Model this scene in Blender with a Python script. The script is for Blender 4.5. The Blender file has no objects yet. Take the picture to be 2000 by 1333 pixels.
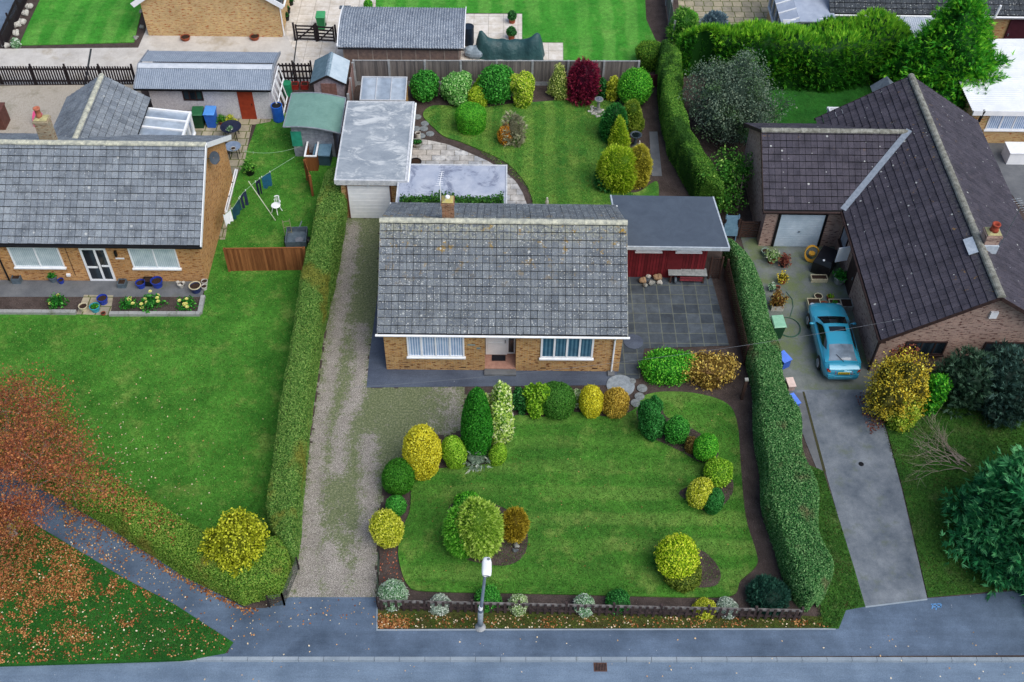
import bpy, math, random
import numpy as np
from mathutils import Vector, Matrix
random.seed(7); rng = np.random.default_rng(11)
PI = math.pi
scene = bpy.context.scene
col = scene.collection
R = math.radians

# ------------------------------------------------------------------ camera (calibrated from the photograph)
CAM_H = 37.65; FPX = 2160.0
def _basis():
    th, ro, yaw = R(48.292), R(1.235), -0.016
    r = Vector((1, 0, 0)); u = Vector((0, math.sin(th), math.cos(th))); w = Vector((0, math.cos(th), -math.sin(th)))
    c, s = math.cos(ro), math.sin(ro)
    r, u = c*r + s*u, -s*r + c*u
    M = Matrix.Rotation(yaw, 3, 'Z')
    return M @ r, M @ u, M @ w
BR, BU, BW = _basis()
EYE = Vector((0, 0, CAM_H))
def ray(px, py):
    return (px-1000)/FPX*BR - (py-666.5)/FPX*BU + BW
def G(px, py, z=0.0):                      # a point of the photograph on the level z
    d = ray(px, py); return EYE + d*((z-CAM_H)/d.z)
def onY(px, py, Y):                        # ... on a facade facing south
    d = ray(px, py); return EYE + d*(Y/d.y)
def onX(px, py, X):
    d = ray(px, py); return EYE + d*(X/d.x)

cd = bpy.data.cameras.new("Camera"); cam = bpy.data.objects.new("Camera", cd); col.objects.link(cam)
cd.sensor_width = 36; cd.lens = 36*FPX/2000; cd.clip_end = 3000; cd.clip_start = .5
cam.matrix_world = Matrix(((BR.x, BU.x, -BW.x, EYE.x), (BR.y, BU.y, -BW.y, EYE.y), (BR.z, BU.z, -BW.z, EYE.z), (0, 0, 0, 1)))
scene.camera = cam

# ------------------------------------------------------------------ light: bright overcast
SUN_EL, SUN_AZ = R(54), R(132)              # azimuth from north, clockwise
wd = bpy.data.worlds.new("World"); scene.world = wd; wd.use_nodes = True
nt = wd.node_tree
bg = nt.nodes['Background']
sky = nt.nodes.new('ShaderNodeTexSky'); sky.sky_type = 'NISHITA'; sky.sun_disc = False
sky.sun_elevation = SUN_EL; sky.sun_rotation = SUN_AZ; sky.air_density = 1.0; sky.dust_density = 2.5; sky.ozone_density = 1.0
nt.links.new(sky.outputs[0], bg.inputs[0]); bg.inputs[1].default_value = 0.15
sl = bpy.data.lights.new("Sun", 'SUN'); sl.energy = 2.5; sl.angle = R(55); sl.color = (1, .97, .92)
so = bpy.data.objects.new("Sun", sl); col.objects.link(so)
sd = Vector((math.sin(SUN_AZ)*math.cos(SUN_EL), math.cos(SUN_AZ)*math.cos(SUN_EL), math.sin(SUN_EL)))
so.rotation_euler = sd.to_track_quat('Z', 'Y').to_euler(); so.location = (0, 40, 60)
scene.view_settings.view_transform = 'Standard'; scene.view_settings.look = 'None'
scene.view_settings.exposure = 0; scene.view_settings.gamma = 1
scene.cycles.max_bounces = 5; scene.cycles.diffuse_bounces = 3; scene.cycles.glossy_bounces = 2; scene.cycles.transmission_bounces = 4

# ------------------------------------------------------------------ materials
def C(h, k=1.0):
    h = h.lstrip('#'); o = []
    for i in (0, 2, 4):
        v = int(h[i:i+2], 16)/255
        o.append((v/12.92 if v <= .04045 else ((v+.055)/1.055)**2.4)*k)
    return (*o, 1)
class NT:
    def __init__(s, name):
        s.m = bpy.data.materials.new(name); s.m.use_nodes = True
        s.t = s.m.node_tree; s.b = s.t.nodes['Principled BSDF']; s._tc = None
    def n(s, typ, **k):
        x = s.t.nodes.new('ShaderNode'+typ)
        for a, v in k.items():
            if a.startswith('i_'): x.inputs[a[2:].replace('_', ' ')].default_value = v
            else: setattr(x, a, v)
        return x
    def l(s, a, b): s.t.links.new(a, b)
    @property
    def obj(s):
        if s._tc is None: s._tc = s.n('TexCoord')
        return s._tc.outputs['Object']
    @property
    def uv(s):
        if s._tc is None: s._tc = s.n('TexCoord')
        return s._tc.outputs['UV']
    def noise(s, scale, detail=5, rough=.6, vec=None, dist=0, off=None):
        v = vec or s.obj
        if off:
            mp = s.n('Mapping'); mp.inputs['Location'].default_value = off; s.l(v, mp.inputs[0]); v = mp.outputs[0]
        x = s.n('TexNoise', i_Scale=scale, i_Detail=detail, i_Roughness=rough, i_Distortion=dist)
        s.l(v, x.inputs['Vector']); return x.outputs['Fac']
    def ramp(s, fac, stops):
        x = s.n('ValToRGB'); e = x.color_ramp.elements
        while len(e) < len(stops): e.new(.5)
        for i, (p, c) in enumerate(stops):
            e[i].position = p; e[i].color = c if len(c) == 4 else (*c, 1)
        s.l(fac, x.inputs[0]); return x.outputs[0]
    def step(s, fac, a, b):
        x = s.n('MapRange'); x.interpolation_type = 'SMOOTHSTEP'
        x.inputs[1].default_value = a; x.inputs[2].default_value = b; s.l(fac, x.inputs[0]); return x.outputs[0]
    def mix(s, fac, a, b, mode='MIX'):
        x = s.n('Mix', data_type='RGBA', blend_type=mode)
        for sock, v in ((x.inputs[0], fac), (x.inputs[6], a), (x.inputs[7], b)):
            if isinstance(v, (int, float)): sock.default_value = v
            elif isinstance(v, tuple): sock.default_value = v
            else: s.l(v, sock)
        return x.outputs[2]
    def math(s, op, a, b=0.0):
        x = s.n('Math', operation=op)
        for i, v in enumerate((a, b)):
            if isinstance(v, (int, float)): x.inputs[i].default_value = v
            else: s.l(v, x.inputs[i])
        return x.outputs[0]
    def attr(s, name):
        return s.n('Attribute', attribute_name=name).outputs['Fac']
    def bump(s, h, strength=.4, dist=.02):
        x = s.n('Bump'); x.inputs['Strength'].default_value = strength; x.inputs['Distance'].default_value = dist
        s.l(h, x.inputs['Height']); s.l(x.outputs[0], s.b.inputs['Normal'])
    def done(s, colr, rough=.85, spec=.25, metal=0):
        if isinstance(colr, tuple): s.b.inputs['Base Color'].default_value = colr
        else: s.l(colr, s.b.inputs['Base Color'])
        s.b.inputs['Roughness'].default_value = rough; s.b.inputs['Specular IOR Level'].default_value = spec
        s.b.inputs['Metallic'].default_value = metal
        return s.m
MC = {}
def flat(name, c, c2=None, scale=3.0, rough=.7, spec=.3, metal=0, bump=0, fine=.12):
    """painted / plain surface: two tones of slow noise and a fine grain"""
    if name in MC: return MC[name]
    n = NT(name)
    c2 = c2 or tuple(x*.72 for x in c[:3])+(1,)
    o = n.ramp(n.noise(scale, 6), [(.35, c2), (.65, c)])
    if fine: o = n.mix(fine*2, o, n.ramp(n.noise(60, 3), [(.3, (.25, .25, .25)), (.7, (.95, .95, .95))]), 'OVERLAY')
    if bump: n.bump(n.noise(40, 4), bump, .01)
    MC[name] = n.done(o, rough, spec, metal); return MC[name]
def leafmat(name, dark, mid, light, alt=None, altscale=1.2, altcut=.5, trans=.25, rough=.6):
    if name in MC: return MC[name]
    n = NT(name)
    r = n.attr('rnd')
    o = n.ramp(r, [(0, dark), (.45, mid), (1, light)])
    if alt:
        o = n.mix(n.step(n.noise(altscale, 4), altcut, altcut+.12), o, alt)
        o = n.mix(n.step(r, .2, .05), o, dark)
    n.done(o, rough, .2)
    tr = n.n('BsdfTranslucent'); n.l(o, tr.inputs[0])
    ms = n.n('MixShader'); ms.inputs[0].default_value = trans
    out = [x for x in n.t.nodes if x.type == 'OUTPUT_MATERIAL'][0]
    n.l(n.b.outputs[0], ms.inputs[1]); n.l(tr.outputs[0], ms.inputs[2]); n.l(ms.outputs[0], out.inputs[0])
    MC[name] = n.m; return n.m

def brickmat(name, a, b, mortar, bw=.225, bh=.075, dark=None):
    n = NT(name)
    x = n.n('TexBrick'); x.offset = .5
    n.l(n.uv, x.inputs['Vector'])
    x.inputs['Color1'].default_value = a; x.inputs['Color2'].default_value = b; x.inputs['Mortar'].default_value = mortar
    x.inputs['Scale'].default_value = 1; x.inputs['Mortar Size'].default_value = .007; x.inputs['Mortar Smooth'].default_value = .2
    x.inputs['Bias'].default_value = -.1; x.inputs['Brick Width'].default_value = bw; x.inputs['Row Height'].default_value = bh
    o = x.outputs[0]
    # streaky dark and pale bricks, stretched along the courses
    mp = n.n('Mapping'); mp.inputs['Scale'].default_value = (4, 13, 1); n.l(n.uv, mp.inputs[0])
    ns = n.noise(1, 3, .6, mp.outputs[0])
    o = n.mix(n.step(ns, .55, .62), o, dark or tuple(v*.3 for v in a[:3])+(1,))
    o = n.mix(n.step(ns, .43, .34), o, tuple(min(1, v*1.35) for v in a[:3])+(1,))
    o = n.mix(.35, o, n.ramp(n.noise(.9, 5), [(.3, (.35, .35, .35)), (.7, (.8, .8, .8))]), 'OVERLAY')
    n.bump(x.outputs['Fac'], -.3, .01)
    return n.done(o, .9, .15)
def tilemat(name, a, b, moss, yellow=None, zlo=3.6, zhi=5.4, white=.5, patch=None, mossamt=.5, ribs=.055, wsets=((2.6, .17, .74), (5.5, .24, .7), (12.0, .33, .6)), ycut=.58):
    n = NT(name)
    rnd_ = n.attr('rnd')
    o = n.ramp(rnd_, [(.1, a), (.9, b)])
    blot = n.noise(1.4, 6, .65)
    o = n.mix(n.step(blot, .42, .75), o, tuple(v*.62 for v in a[:3])+(1,))
    fine = n.noise(22, 4, .7)
    o = n.mix(n.math('MULTIPLY', n.step(fine, .5, .7), mossamt), o, moss)
    vs_ = n.n('Mapping'); vs_.inputs['Scale'].default_value = (3.2, .35, 1); n.l(n.uv, vs_.inputs[0])
    o = n.mix(.4, o, n.ramp(n.noise(1, 5, .7, vs_.outputs[0]), [(.3, (.25, .25, .27)), (.7, (.8, .8, .78))]), 'OVERLAY')
    o = n.mix(n.math('MULTIPLY', n.step(n.noise(30, 3, .7), .53, .62), .75), o, tuple(v*.35 for v in a[:3])+(1,))
    sx = n.n('SeparateXYZ'); n.l(n.obj, sx.inputs[0])
    if yellow:
        hi = n.step(sx.outputs[2], zlo, zhi)
        o = n.mix(n.math('MULTIPLY', n.math('MULTIPLY', hi, n.step(n.noise(9, 4, .7), .42, .6)), .75), o, moss)
        o = n.mix(n.math('MULTIPLY', n.step(sx.outputs[2], zlo-1.2, zhi), n.step(n.noise(2.2, 6, .78), ycut, ycut+.06)), o, yellow)
    if white:                                          # round lichens
        for sc, cut, gate in wsets:
            v = n.n('TexVoronoi'); v.inputs['Scale'].default_value = sc; n.l(n.obj, v.inputs['Vector'])
            cs = n.n('SeparateColor'); n.l(v.outputs['Color'], cs.inputs[0])
            f = n.math('MULTIPLY', n.step(v.outputs['Distance'], cut, cut*.55), n.step(cs.outputs[0], gate, gate+.02))
            o = n.mix(n.math('MULTIPLY', f, white), o, C('#dfe3e0', .8))
    # ribs down the slope
    mp = n.n('Mapping'); mp.inputs['Scale'].default_value = (1, 0, 0); n.l(n.uv, mp.inputs[0])
    w = n.n('TexWave', wave_type='BANDS', bands_direction='X'); w.inputs['Scale'].default_value = .314/ribs
    n.l(mp.outputs[0], w.inputs[0])
    o = n.mix(n.math('MULTIPLY', n.step(w.outputs['Fac'], .45, .05), .6), o, tuple(v*.3 for v in a[:3])+(1,))
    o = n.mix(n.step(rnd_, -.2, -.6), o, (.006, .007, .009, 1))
    n.bump(w.outputs['Fac'], .6, .012)
    return n.done(o, .85, .3)
def corrmat(name, a, b, spot, pitch=.146, axis='X', spotamt=.5, rough=.7):
    n = NT(name)
    o = n.ramp(n.noise(2.0, 6, .7), [(.3, a), (.7, b)])
    o = n.mix(n.math('MULTIPLY', n.step(n.noise(16, 4, .75), .52, .62), spotamt), o, spot)
    o = n.mix(n.math('MULTIPLY', n.step(n.noise(24, 3, .7, off=(3, 5, 0)), .55, .66), .5), o, tuple(v*.3 for v in a[:3])+(1,))
    return n.done(o, rough, .3)

# ------------------------------------------------------------------ mesh building
class MB:
    def __init__(s): s.v = []; s.f = []; s.r = []
    def add(s, vs, fs, r=.5):
        o = len(s.v); s.v += [tuple(p) for p in vs]; s.f += [tuple(i+o for i in f) for f in fs]; s.r += [r]*len(fs); return s
    def quad(s, a, b, c, d, r=.5): return s.add([a, b, c, d], [(0, 1, 2, 3)], r)
    def poly(s, pts, r=.5): return s.add(pts, [tuple(range(len(pts)))], r)
    def box(s, x0, x1, y0, y1, z0, z1, r=.5):
        return s.add([(x0, y0, z0), (x1, y0, z0), (x1, y1, z0), (x0, y1, z0), (x0, y0, z1), (x1, y0, z1), (x1, y1, z1), (x0, y1, z1)],
                     [(3, 2, 1, 0), (4, 5, 6, 7), (0, 1, 5, 4), (1, 2, 6, 5), (2, 3, 7, 6), (3, 0, 4, 7)], r)
    def cbox(s, c, sz, rot=0, taper=1.0, r=.5):        # box standing on c, turned about z
        x, y, z = sz; cs, sn = math.cos(rot), math.sin(rot); vs = []
        for k, t in ((0, 1.0), (z, taper)):
            for a, b in ((-1, -1), (1, -1), (1, 1), (-1, 1)):
                px, py = a*x/2*t, b*y/2*t
                vs.append((c[0]+px*cs-py*sn, c[1]+px*sn+py*cs, c[2]+k))
        return s.add(vs, [(3, 2, 1, 0), (4, 5, 6, 7), (0, 1, 5, 4), (1, 2, 6, 5), (2, 3, 7, 6), (3, 0, 4, 7)], r)
    def beam(s, p0, p1, w, h, up=(0, 0, 1), r=.5):
        p0, p1 = Vector(p0), Vector(p1); d = (p1-p0).normalized(); upv = Vector(up)
        sdv = d.cross(upv)
        if sdv.length < 1e-4: sdv = Vector((1, 0, 0))
        sdv.normalize(); u = sdv.cross(d).normalized(); vs = []
        for p in (p0, p1):
            for a, b in ((-1, -1), (1, -1), (1, 1), (-1, 1)): vs.append(p + sdv*(a*w/2) + u*(b*h/2))
        return s.add(vs, [(3, 2, 1, 0), (4, 5, 6, 7), (0, 1, 5, 4), (1, 2, 6, 5), (2, 3, 7, 6), (3, 0, 4, 7)], r)
    def tube(s, pts, rad, n=8, cap=True, r=.5):
        pts = [Vector(p) for p in pts]
        if not isinstance(rad, (list, tuple)): rad = [rad]*len(pts)
        vs = []; fs = []; prev = None
        for i, p in enumerate(pts):
            d = (pts[min(i+1, len(pts)-1)] - pts[max(i-1, 0)]).normalized()
            a = prev if prev else (Vector((1, 0, 0)) if abs(d.z) > .8 else Vector((0, 0, 1)))
            a = (a - d*a.dot(d)).normalized(); prev = a; b = d.cross(a)
            for k in range(n):
                t = 2*PI*k/n; vs.append(p + (a*math.cos(t)+b*math.sin(t))*rad[i])
        for i in range(len(pts)-1):
            for k in range(n): fs.append((i*n+k, i*n+(k+1) % n, (i+1)*n+(k+1) % n, (i+1)*n+k))
        if cap: fs += [tuple(reversed(range(n))), tuple(range((len(pts)-1)*n, len(pts)*n))]
        return s.add(vs, fs, r)
    def lathe(s, c, prof, n=16, sx=1, sy=1, rot=0, cap=True, r=.5):   # prof: (radius, height)
        vs = []; fs = []; cs, sn = math.cos(rot), math.sin(rot)
        for (ra, h) in prof:
            for k in range(n):
                t = 2*PI*k/n; x, y = ra*math.cos(t)*sx, ra*math.sin(t)*sy
                vs.append((c[0]+x*cs-y*sn, c[1]+x*sn+y*cs, c[2]+h))
        m = len(prof)
        for i in range(m-1):
            for k in range(n): fs.append((i*n+k, i*n+(k+1) % n, (i+1)*n+(k+1) % n, (i+1)*n+k))
        if cap: fs += [tuple(reversed(range(n))), tuple(range((m-1)*n, m*n))]
        return s.add(vs, fs, r)
    def wall(s, pts, z0, z1, r=.5, closed=True):
        n = len(pts)
        for i in range(n if closed else n-1):
            a, b = pts[i], pts[(i+1) % n]
            s.quad((a[0], a[1], z0), (b[0], b[1], z0), (b[0], b[1], z1), (a[0], a[1], z1), r)
        return s
    def prism(s, pts, z0, z1, r=.5):
        n = len(pts); vs = [(p[0], p[1], z0) for p in pts]+[(p[0], p[1], z1) for p in pts]
        return s.add(vs, [tuple(reversed(range(n))), tuple(range(n, 2*n))]+[(i, (i+1) % n, n+(i+1) % n, n+i) for i in range(n)], r)
    def blob(s, c, sz, n=10, m=6, lump=.12, seed=0, r=.5):
        rr = random.Random(seed); ph = [rr.uniform(0, 6) for _ in range(4)]; vs = []; fs = []
        for i in range(m+1):
            th = PI*(.03+.94*i/m)
            for k in range(n):
                f = 2*PI*k/n; q = 1+lump*(math.sin(2*f+ph[0])*math.sin(th*2+ph[1])+math.sin(3*f+ph[2]+th))
                vs.append((c[0]+sz[0]*q*math.sin(th)*math.cos(f), c[1]+sz[1]*q*math.sin(th)*math.sin(f), c[2]-sz[2]*q*math.cos(th)))
        for i in range(m):
            for k in range(n): fs.append((i*n+k, i*n+(k+1) % n, (i+1)*n+(k+1) % n, (i+1)*n+k))
        fs += [tuple(reversed(range(n))), tuple(range(m*n, m*n+n))]
        return s.add(vs, fs, r)
OFF = {}
def _mesh(name, mb, off):
    me = bpy.data.meshes.new(name)
    v = np.array(mb.v, dtype=float).reshape(-1, 3) - np.array(off)
    me.from_pydata(v.tolist(), [], mb.f); me.update()
    at = me.attributes.new('rnd', 'FLOAT', 'FACE'); at.data.foreach_set('value', np.array(mb.r, dtype=np.float32))
    # box-projected UVs in metres
    npoly = len(me.polygons); nl = len(me.loops)
    nrm = np.zeros(npoly*3); me.polygons.foreach_get('normal', nrm); nrm = nrm.reshape(-1, 3)
    tot = np.zeros(npoly, dtype=np.int32); me.polygons.foreach_get('loop_total', tot)
    vi = np.zeros(nl, dtype=np.int32); me.loops.foreach_get('vertex_index', vi)
    n = np.repeat(nrm, tot, axis=0); p = np.array(mb.v, dtype=float).reshape(-1, 3)[vi]
    t = np.stack([-n[:, 1], n[:, 0], np.zeros(nl)], 1); ln = np.linalg.norm(t, axis=1)
    fl = ln < .03; t[fl] = (1, 0, 0); ln[fl] = 1; t /= ln[:, None]
    b = np.cross(n, t); b[fl] = (0, 1, 0)
    uv = np.stack([(p*t).sum(1), (p*b).sum(1)], 1)
    me.uv_layers.new(name='UVMap').data.foreach_set('uv', uv.astype(np.float32).ravel())
    return me
def part(name, mb, m, parent=None, label=None, smooth=False, off=None):
    root = parent
    while root is not None and root.parent: root = root.parent
    o = off if off is not None else OFF.get(root.name if root else '', (0, 0, 0))
    me = _mesh(name, mb, o); me.materials.append(m)
    if smooth: me.shade_smooth()
    ob = bpy.data.objects.new(name, me); col.objects.link(ob)
    if parent: ob.parent = parent
    if label: ob['label'] = label
    return ob
def thing(name, label, cat, loc=(0, 0, 0), rot=0, group=None, world=False):
    """an Empty at the thing's base; world=True when its parts are given in world coordinates"""
    o = bpy.data.objects.new(name, None); col.objects.link(o); o.empty_display_size = .3
    o.location = loc; o.rotation_euler = (0, 0, rot); o['label'] = label; o['category'] = cat
    if group: o['group'] = group
    OFF[o.name] = tuple(loc) if world else (0, 0, 0)
    return o
def tag(o, label, cat, group=None, kind=None):
    o['label'] = label; o['category'] = cat
    if group: o['group'] = group
    if kind: o['kind'] = kind
    return o
def solo(name, mb, m, label, cat, loc=None, group=None, smooth=False, kind=None, rot=0):
    """a thing that is one mesh; vertices local to loc"""
    o = part(name, mb, m, None, None, smooth)
    if loc is not None: o.location = loc
    o.rotation_euler = (0, 0, rot)
    return tag(o, label, cat, group, kind)
def dup(root, loc, rot, label, group=None):
    r = root.copy(); col.objects.link(r); r.location = loc; r.rotation_euler = (0, 0, rot); r['label'] = label
    if group: r['group'] = group
    for ch in list(root.children):
        c = ch.copy(); col.objects.link(c); c.parent = r
        for g in ch.children:
            d = g.copy(); col.objects.link(d); d.parent = c
    return r
def npmesh(name, V, Q, rv, m, parent=None, smooth=False):
    """fast path for many quads (foliage)"""
    me = bpy.data.meshes.new(name); V = np.asarray(V, dtype=np.float32); Q = np.asarray(Q, dtype=np.int32)
    me.vertices.add(len(V)); me.vertices.foreach_set('co', V.ravel())
    me.loops.add(Q.size); me.loops.foreach_set('vertex_index', Q.ravel())
    me.polygons.add(len(Q)); me.polygons.foreach_set('loop_start', np.arange(0, Q.size, 4, dtype=np.int32))
    me.polygons.foreach_set('loop_total', np.full(len(Q), 4, dtype=np.int32))
    me.update(calc_edges=True); me.validate()
    at = me.attributes.new('rnd', 'FLOAT', 'FACE'); at.data.foreach_set('value', np.asarray(rv, dtype=np.float32))
    me.materials.append(m)
    ob = bpy.data.objects.new(name, me); col.objects.link(ob)
    if parent: ob.parent = parent
    return ob

# ------------------------------------------------------------------ foliage
def norm(a): return a/np.maximum(np.linalg.norm(a, axis=1, keepdims=True), 1e-9)
def leaves(P, N, size, jit=.7, asp=1.7, var=.35):
    n = len(P); nn = norm(N + jit*rng.normal(size=(n, 3)))
    t = norm(np.cross(nn, rng.normal(size=(n, 3)))); b = np.cross(nn, t)
    L = (size*(1+var*rng.uniform(-1, 1, n)))[:, None]; Wd = L/asp
    V = np.stack([P-t*L/2, P-b*Wd/2-t*L*.08, P+t*L/2, P+b*Wd/2-t*L*.08], 1).reshape(-1, 3)
    return V, np.arange(n*4).reshape(-1, 4)
def sprays(P, N, length, k=6, up=.35, width=.16, spread=.6):
    """feathery conifer sprays: fans of thin blades"""
    n = len(P); d = norm(N + np.array([0, 0, up]) + .35*rng.normal(size=(n, 3)))
    sdv = norm(np.cross(d, rng.normal(size=(n, 3)))); nv = np.cross(d, sdv)
    Vs = []
    for i in range(k):
        a = (i/(k-1)-.5)*2*spread
        L = (length*rng.uniform(.6, 1.2, n)*(1-.45*abs(a)/max(spread, .01)))[:, None]
        st = P + d*(length*.25*rng.uniform(0, 1, n))[:, None]
        q = norm(d*math.cos(a)+sdv*math.sin(a)+.12*rng.normal(size=(n, 3))); w = norm(np.cross(q, nv))*L*width/2
        Vs.append(np.stack([st, st+q*L*.45-w, st+q*L, st+q*L*.45+w], 1))
    V = np.stack(Vs, 1).reshape(-1, 3)
    return V, np.arange(len(V)).reshape(-1, 4)
PROF = {
    'ball': lambda t: np.sqrt(np.clip(1-(2*t-1)**2, 0, 1))*.98+.02,
    'dome': lambda t: np.clip(1-np.clip((t-.28)/.72, 0, 1)**2.3, 0, 1)**.55*np.clip(.78+t*.8, 0, 1),
    'egg':  lambda t: np.clip(1-np.clip((t-.35)/.65, 0, 1)**2.2, 0, 1)**.6*np.clip(.72+t*.85, 0, 1),
    'drum': lambda t: np.clip(1-np.clip((t-.7)/.3, 0, 1)**2.5, 0, 1)**.5*np.clip(.9+.2*t, 0, 1),
    'cone': lambda t: np.clip(1-t, 0, 1)**.75*np.clip(.6+3*t, 0, 1)+.02,
    'column': lambda t: np.clip(1-t**3.2, 0, 1)**.62*np.clip(.86+.4*t, 0, 1),
    'tree': lambda t: np.clip(1-t, 0, 1)**.6*np.clip(.55+1.6*t, 0, 1)*1.05+.02,
}
def crown(a, h, prof='ball', size=.07, cover=1.5, jit=.7, lump=.06, lk=4, b=None, spray=0, seed=0, core=.9, deep=.12, asp=1.7, up=.35, twigs=0, k=6, width=.16, stray=.05):
    """core surface + leaf quads, base at z = 0; returns V, Q, rnd"""
    b = b or a; g = np.random.default_rng(seed); pf = PROF[prof]
    K = g.normal(size=(6, 3))*lk; ph = g.uniform(0, 6.28, 6); lean_ = g.normal(size=2)*.05*h; el_ = g.uniform(.94, 1.06)
    def lm(d):
        s = np.zeros(len(d))
        for kk, p in zip(K, ph): s += np.sin(d@kk+p)
        return 1+lump*s/1.6
    def surf(t, f):
        q = pf(t); d = np.stack([q*np.cos(f), q*np.sin(f), 2*t-1], 1); m = lm(d)
        return np.stack([a*el_*q*np.cos(f)*m+lean_[0]*t, b/el_*q*np.sin(f)*m+lean_[1]*t, h*(.5+(t-.5)*(1+(m-1)*.6))], 1)
    def nrml(t, f):
        e = 1e-3
        A = surf(np.clip(t+e, 0, 1), f)-surf(np.clip(t-e, 0, 1), f); B = surf(t, f+e)-surf(t, f-e)
        return norm(np.cross(B, A))
    nt_, nf = 14, 22
    T, F = np.meshgrid(np.linspace(.0, 1.0, nt_), np.linspace(0, 2*PI, nf, endpoint=False), indexing='ij')
    Vc = surf(T.ravel(), F.ravel()); ctr = np.array([0, 0, h*.5]); Vc = ctr+(Vc-ctr)*core
    i, j = np.meshgrid(np.arange(nt_-1), np.arange(nf), indexing='ij'); j2 = (j+1) % nf
    Qc = np.stack([i*nf+j, i*nf+j2, (i+1)*nf+j2, (i+1)*nf+j], -1).reshape(-1, 4)
    tt = np.linspace(0, 1, 3000); w = pf(tt)*np.sqrt(h*h+(a*np.gradient(pf(tt), tt))**2)+.02; cdf = np.cumsum(w); area = 2*PI*(a+b)/2*cdf[-1]/3000; cdf /= cdf[-1]
    n = int(cover*area/((size**2/asp*.55) if not spray else (spray**2*.16)))
    t = np.interp(g.uniform(0, 1, n), cdf, tt); f = g.uniform(0, 2*PI, n)
    P = surf(t, f); N = nrml(t, f)
    bad = (N*(P-ctr)).sum(1) < 0; N[bad] *= -1
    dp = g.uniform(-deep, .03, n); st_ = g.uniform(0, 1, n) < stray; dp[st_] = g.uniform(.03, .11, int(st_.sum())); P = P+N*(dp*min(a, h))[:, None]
    if spray:
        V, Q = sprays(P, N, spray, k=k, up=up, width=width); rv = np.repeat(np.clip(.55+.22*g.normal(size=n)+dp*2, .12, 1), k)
        rv = np.clip(rv+.12*g.normal(size=len(rv)), .1, 1)
    else:
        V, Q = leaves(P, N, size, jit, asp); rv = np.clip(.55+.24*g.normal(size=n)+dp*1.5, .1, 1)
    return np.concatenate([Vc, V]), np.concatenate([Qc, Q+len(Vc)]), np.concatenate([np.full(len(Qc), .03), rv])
def fitbox(x0, y0, x1, y1, lift=0.0, cmin=.55, cmax=1.8):
    """radius, height and place of a round shrub filling a box of the photograph"""
    cx, cy = (x0+x1)/2, (y0+y1)/2; z = .5
    for _ in range(6):
        p = G(cx, cy, z); d = p-EYE; k = d.dot(BW)/FPX
        a = (x1-x0)/2*k; bh = (y1-y0)/2*k
        sn = -d.normalized().z; cs = math.sqrt(1-sn*sn)
        c = math.sqrt(max((bh/1.0)**2-(a*sn)**2, (cmin*a*cs)**2))/cs; c = min(c, cmax*a); z = c+lift
    return Vector((p.x, p.y, 0)), a, 2*c
def bush_at(name, px, a, b, h, label, m, prof='drum', cat='shrub', group=None, rot=0, **kw):
    p = G(px[0], px[1], h*.5); p.z = 0
    V, Q, rv = crown(a, h, prof, b=b, seed=int(px[0]*7+px[1]), **kw); o = npmesh(name, V, Q, rv, m); o.location = p; o.rotation_euler = (0, 0, rot)
    return tag(o, label, cat, group)
def bush(name, box, label, m, prof='ball', cat='shrub', group=None, lift=0.0, cmax=1.8, multi=0, **kw):
    p, a, h = fitbox(*box, lift=lift, cmax=cmax); p.z = lift; sd_ = int(box[0]*7+box[1])
    if multi:                                   # several leafy masses grown together
        g = random.Random(sd_); Vs, Qs, Rs, o_ = [], [], [], 0
        for i in range(multi+1):
            f = 2*PI*i/multi+g.uniform(-.4, .4); q = 0 if i == multi else g.uniform(.42, .55); s = .72 if i == multi else g.uniform(.45, .6); z0 = 0 if i == multi else g.choice((0, 0, .18, .36))*h
            V, Q, rv = crown(a*s, h*(1 if i == multi else g.uniform(.5, .64)), prof if i == multi else 'ball', seed=sd_+i, **kw); V = V+np.array([a*q*math.cos(f), a*q*math.sin(f), z0]); Vs.append(V); Qs.append(Q+o_); Rs.append(rv); o_ += len(V)
        V, Q, rv = np.concatenate(Vs), np.concatenate(Qs), np.concatenate(Rs)
    else: V, Q, rv = crown(a, h, prof, seed=sd_, **kw)
    o = npmesh(name, V, Q, rv, m); o.location = p
    return tag(o, label, cat, group)
def resamp(pts, n):
    pts = [Vector(p) for p in pts]; L = [0]
    for a, b in zip(pts, pts[1:]): L.append(L[-1]+(b-a).length)
    o = []
    for i in range(n):
        s = L[-1]*i/(n-1); k = 0
        while k < len(L)-2 and L[k+1] < s: k += 1
        f = (s-L[k])/max(L[k+1]-L[k], 1e-6); o.append(pts[k].lerp(pts[k+1], min(max(f, 0), 1)))
    return o
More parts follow.
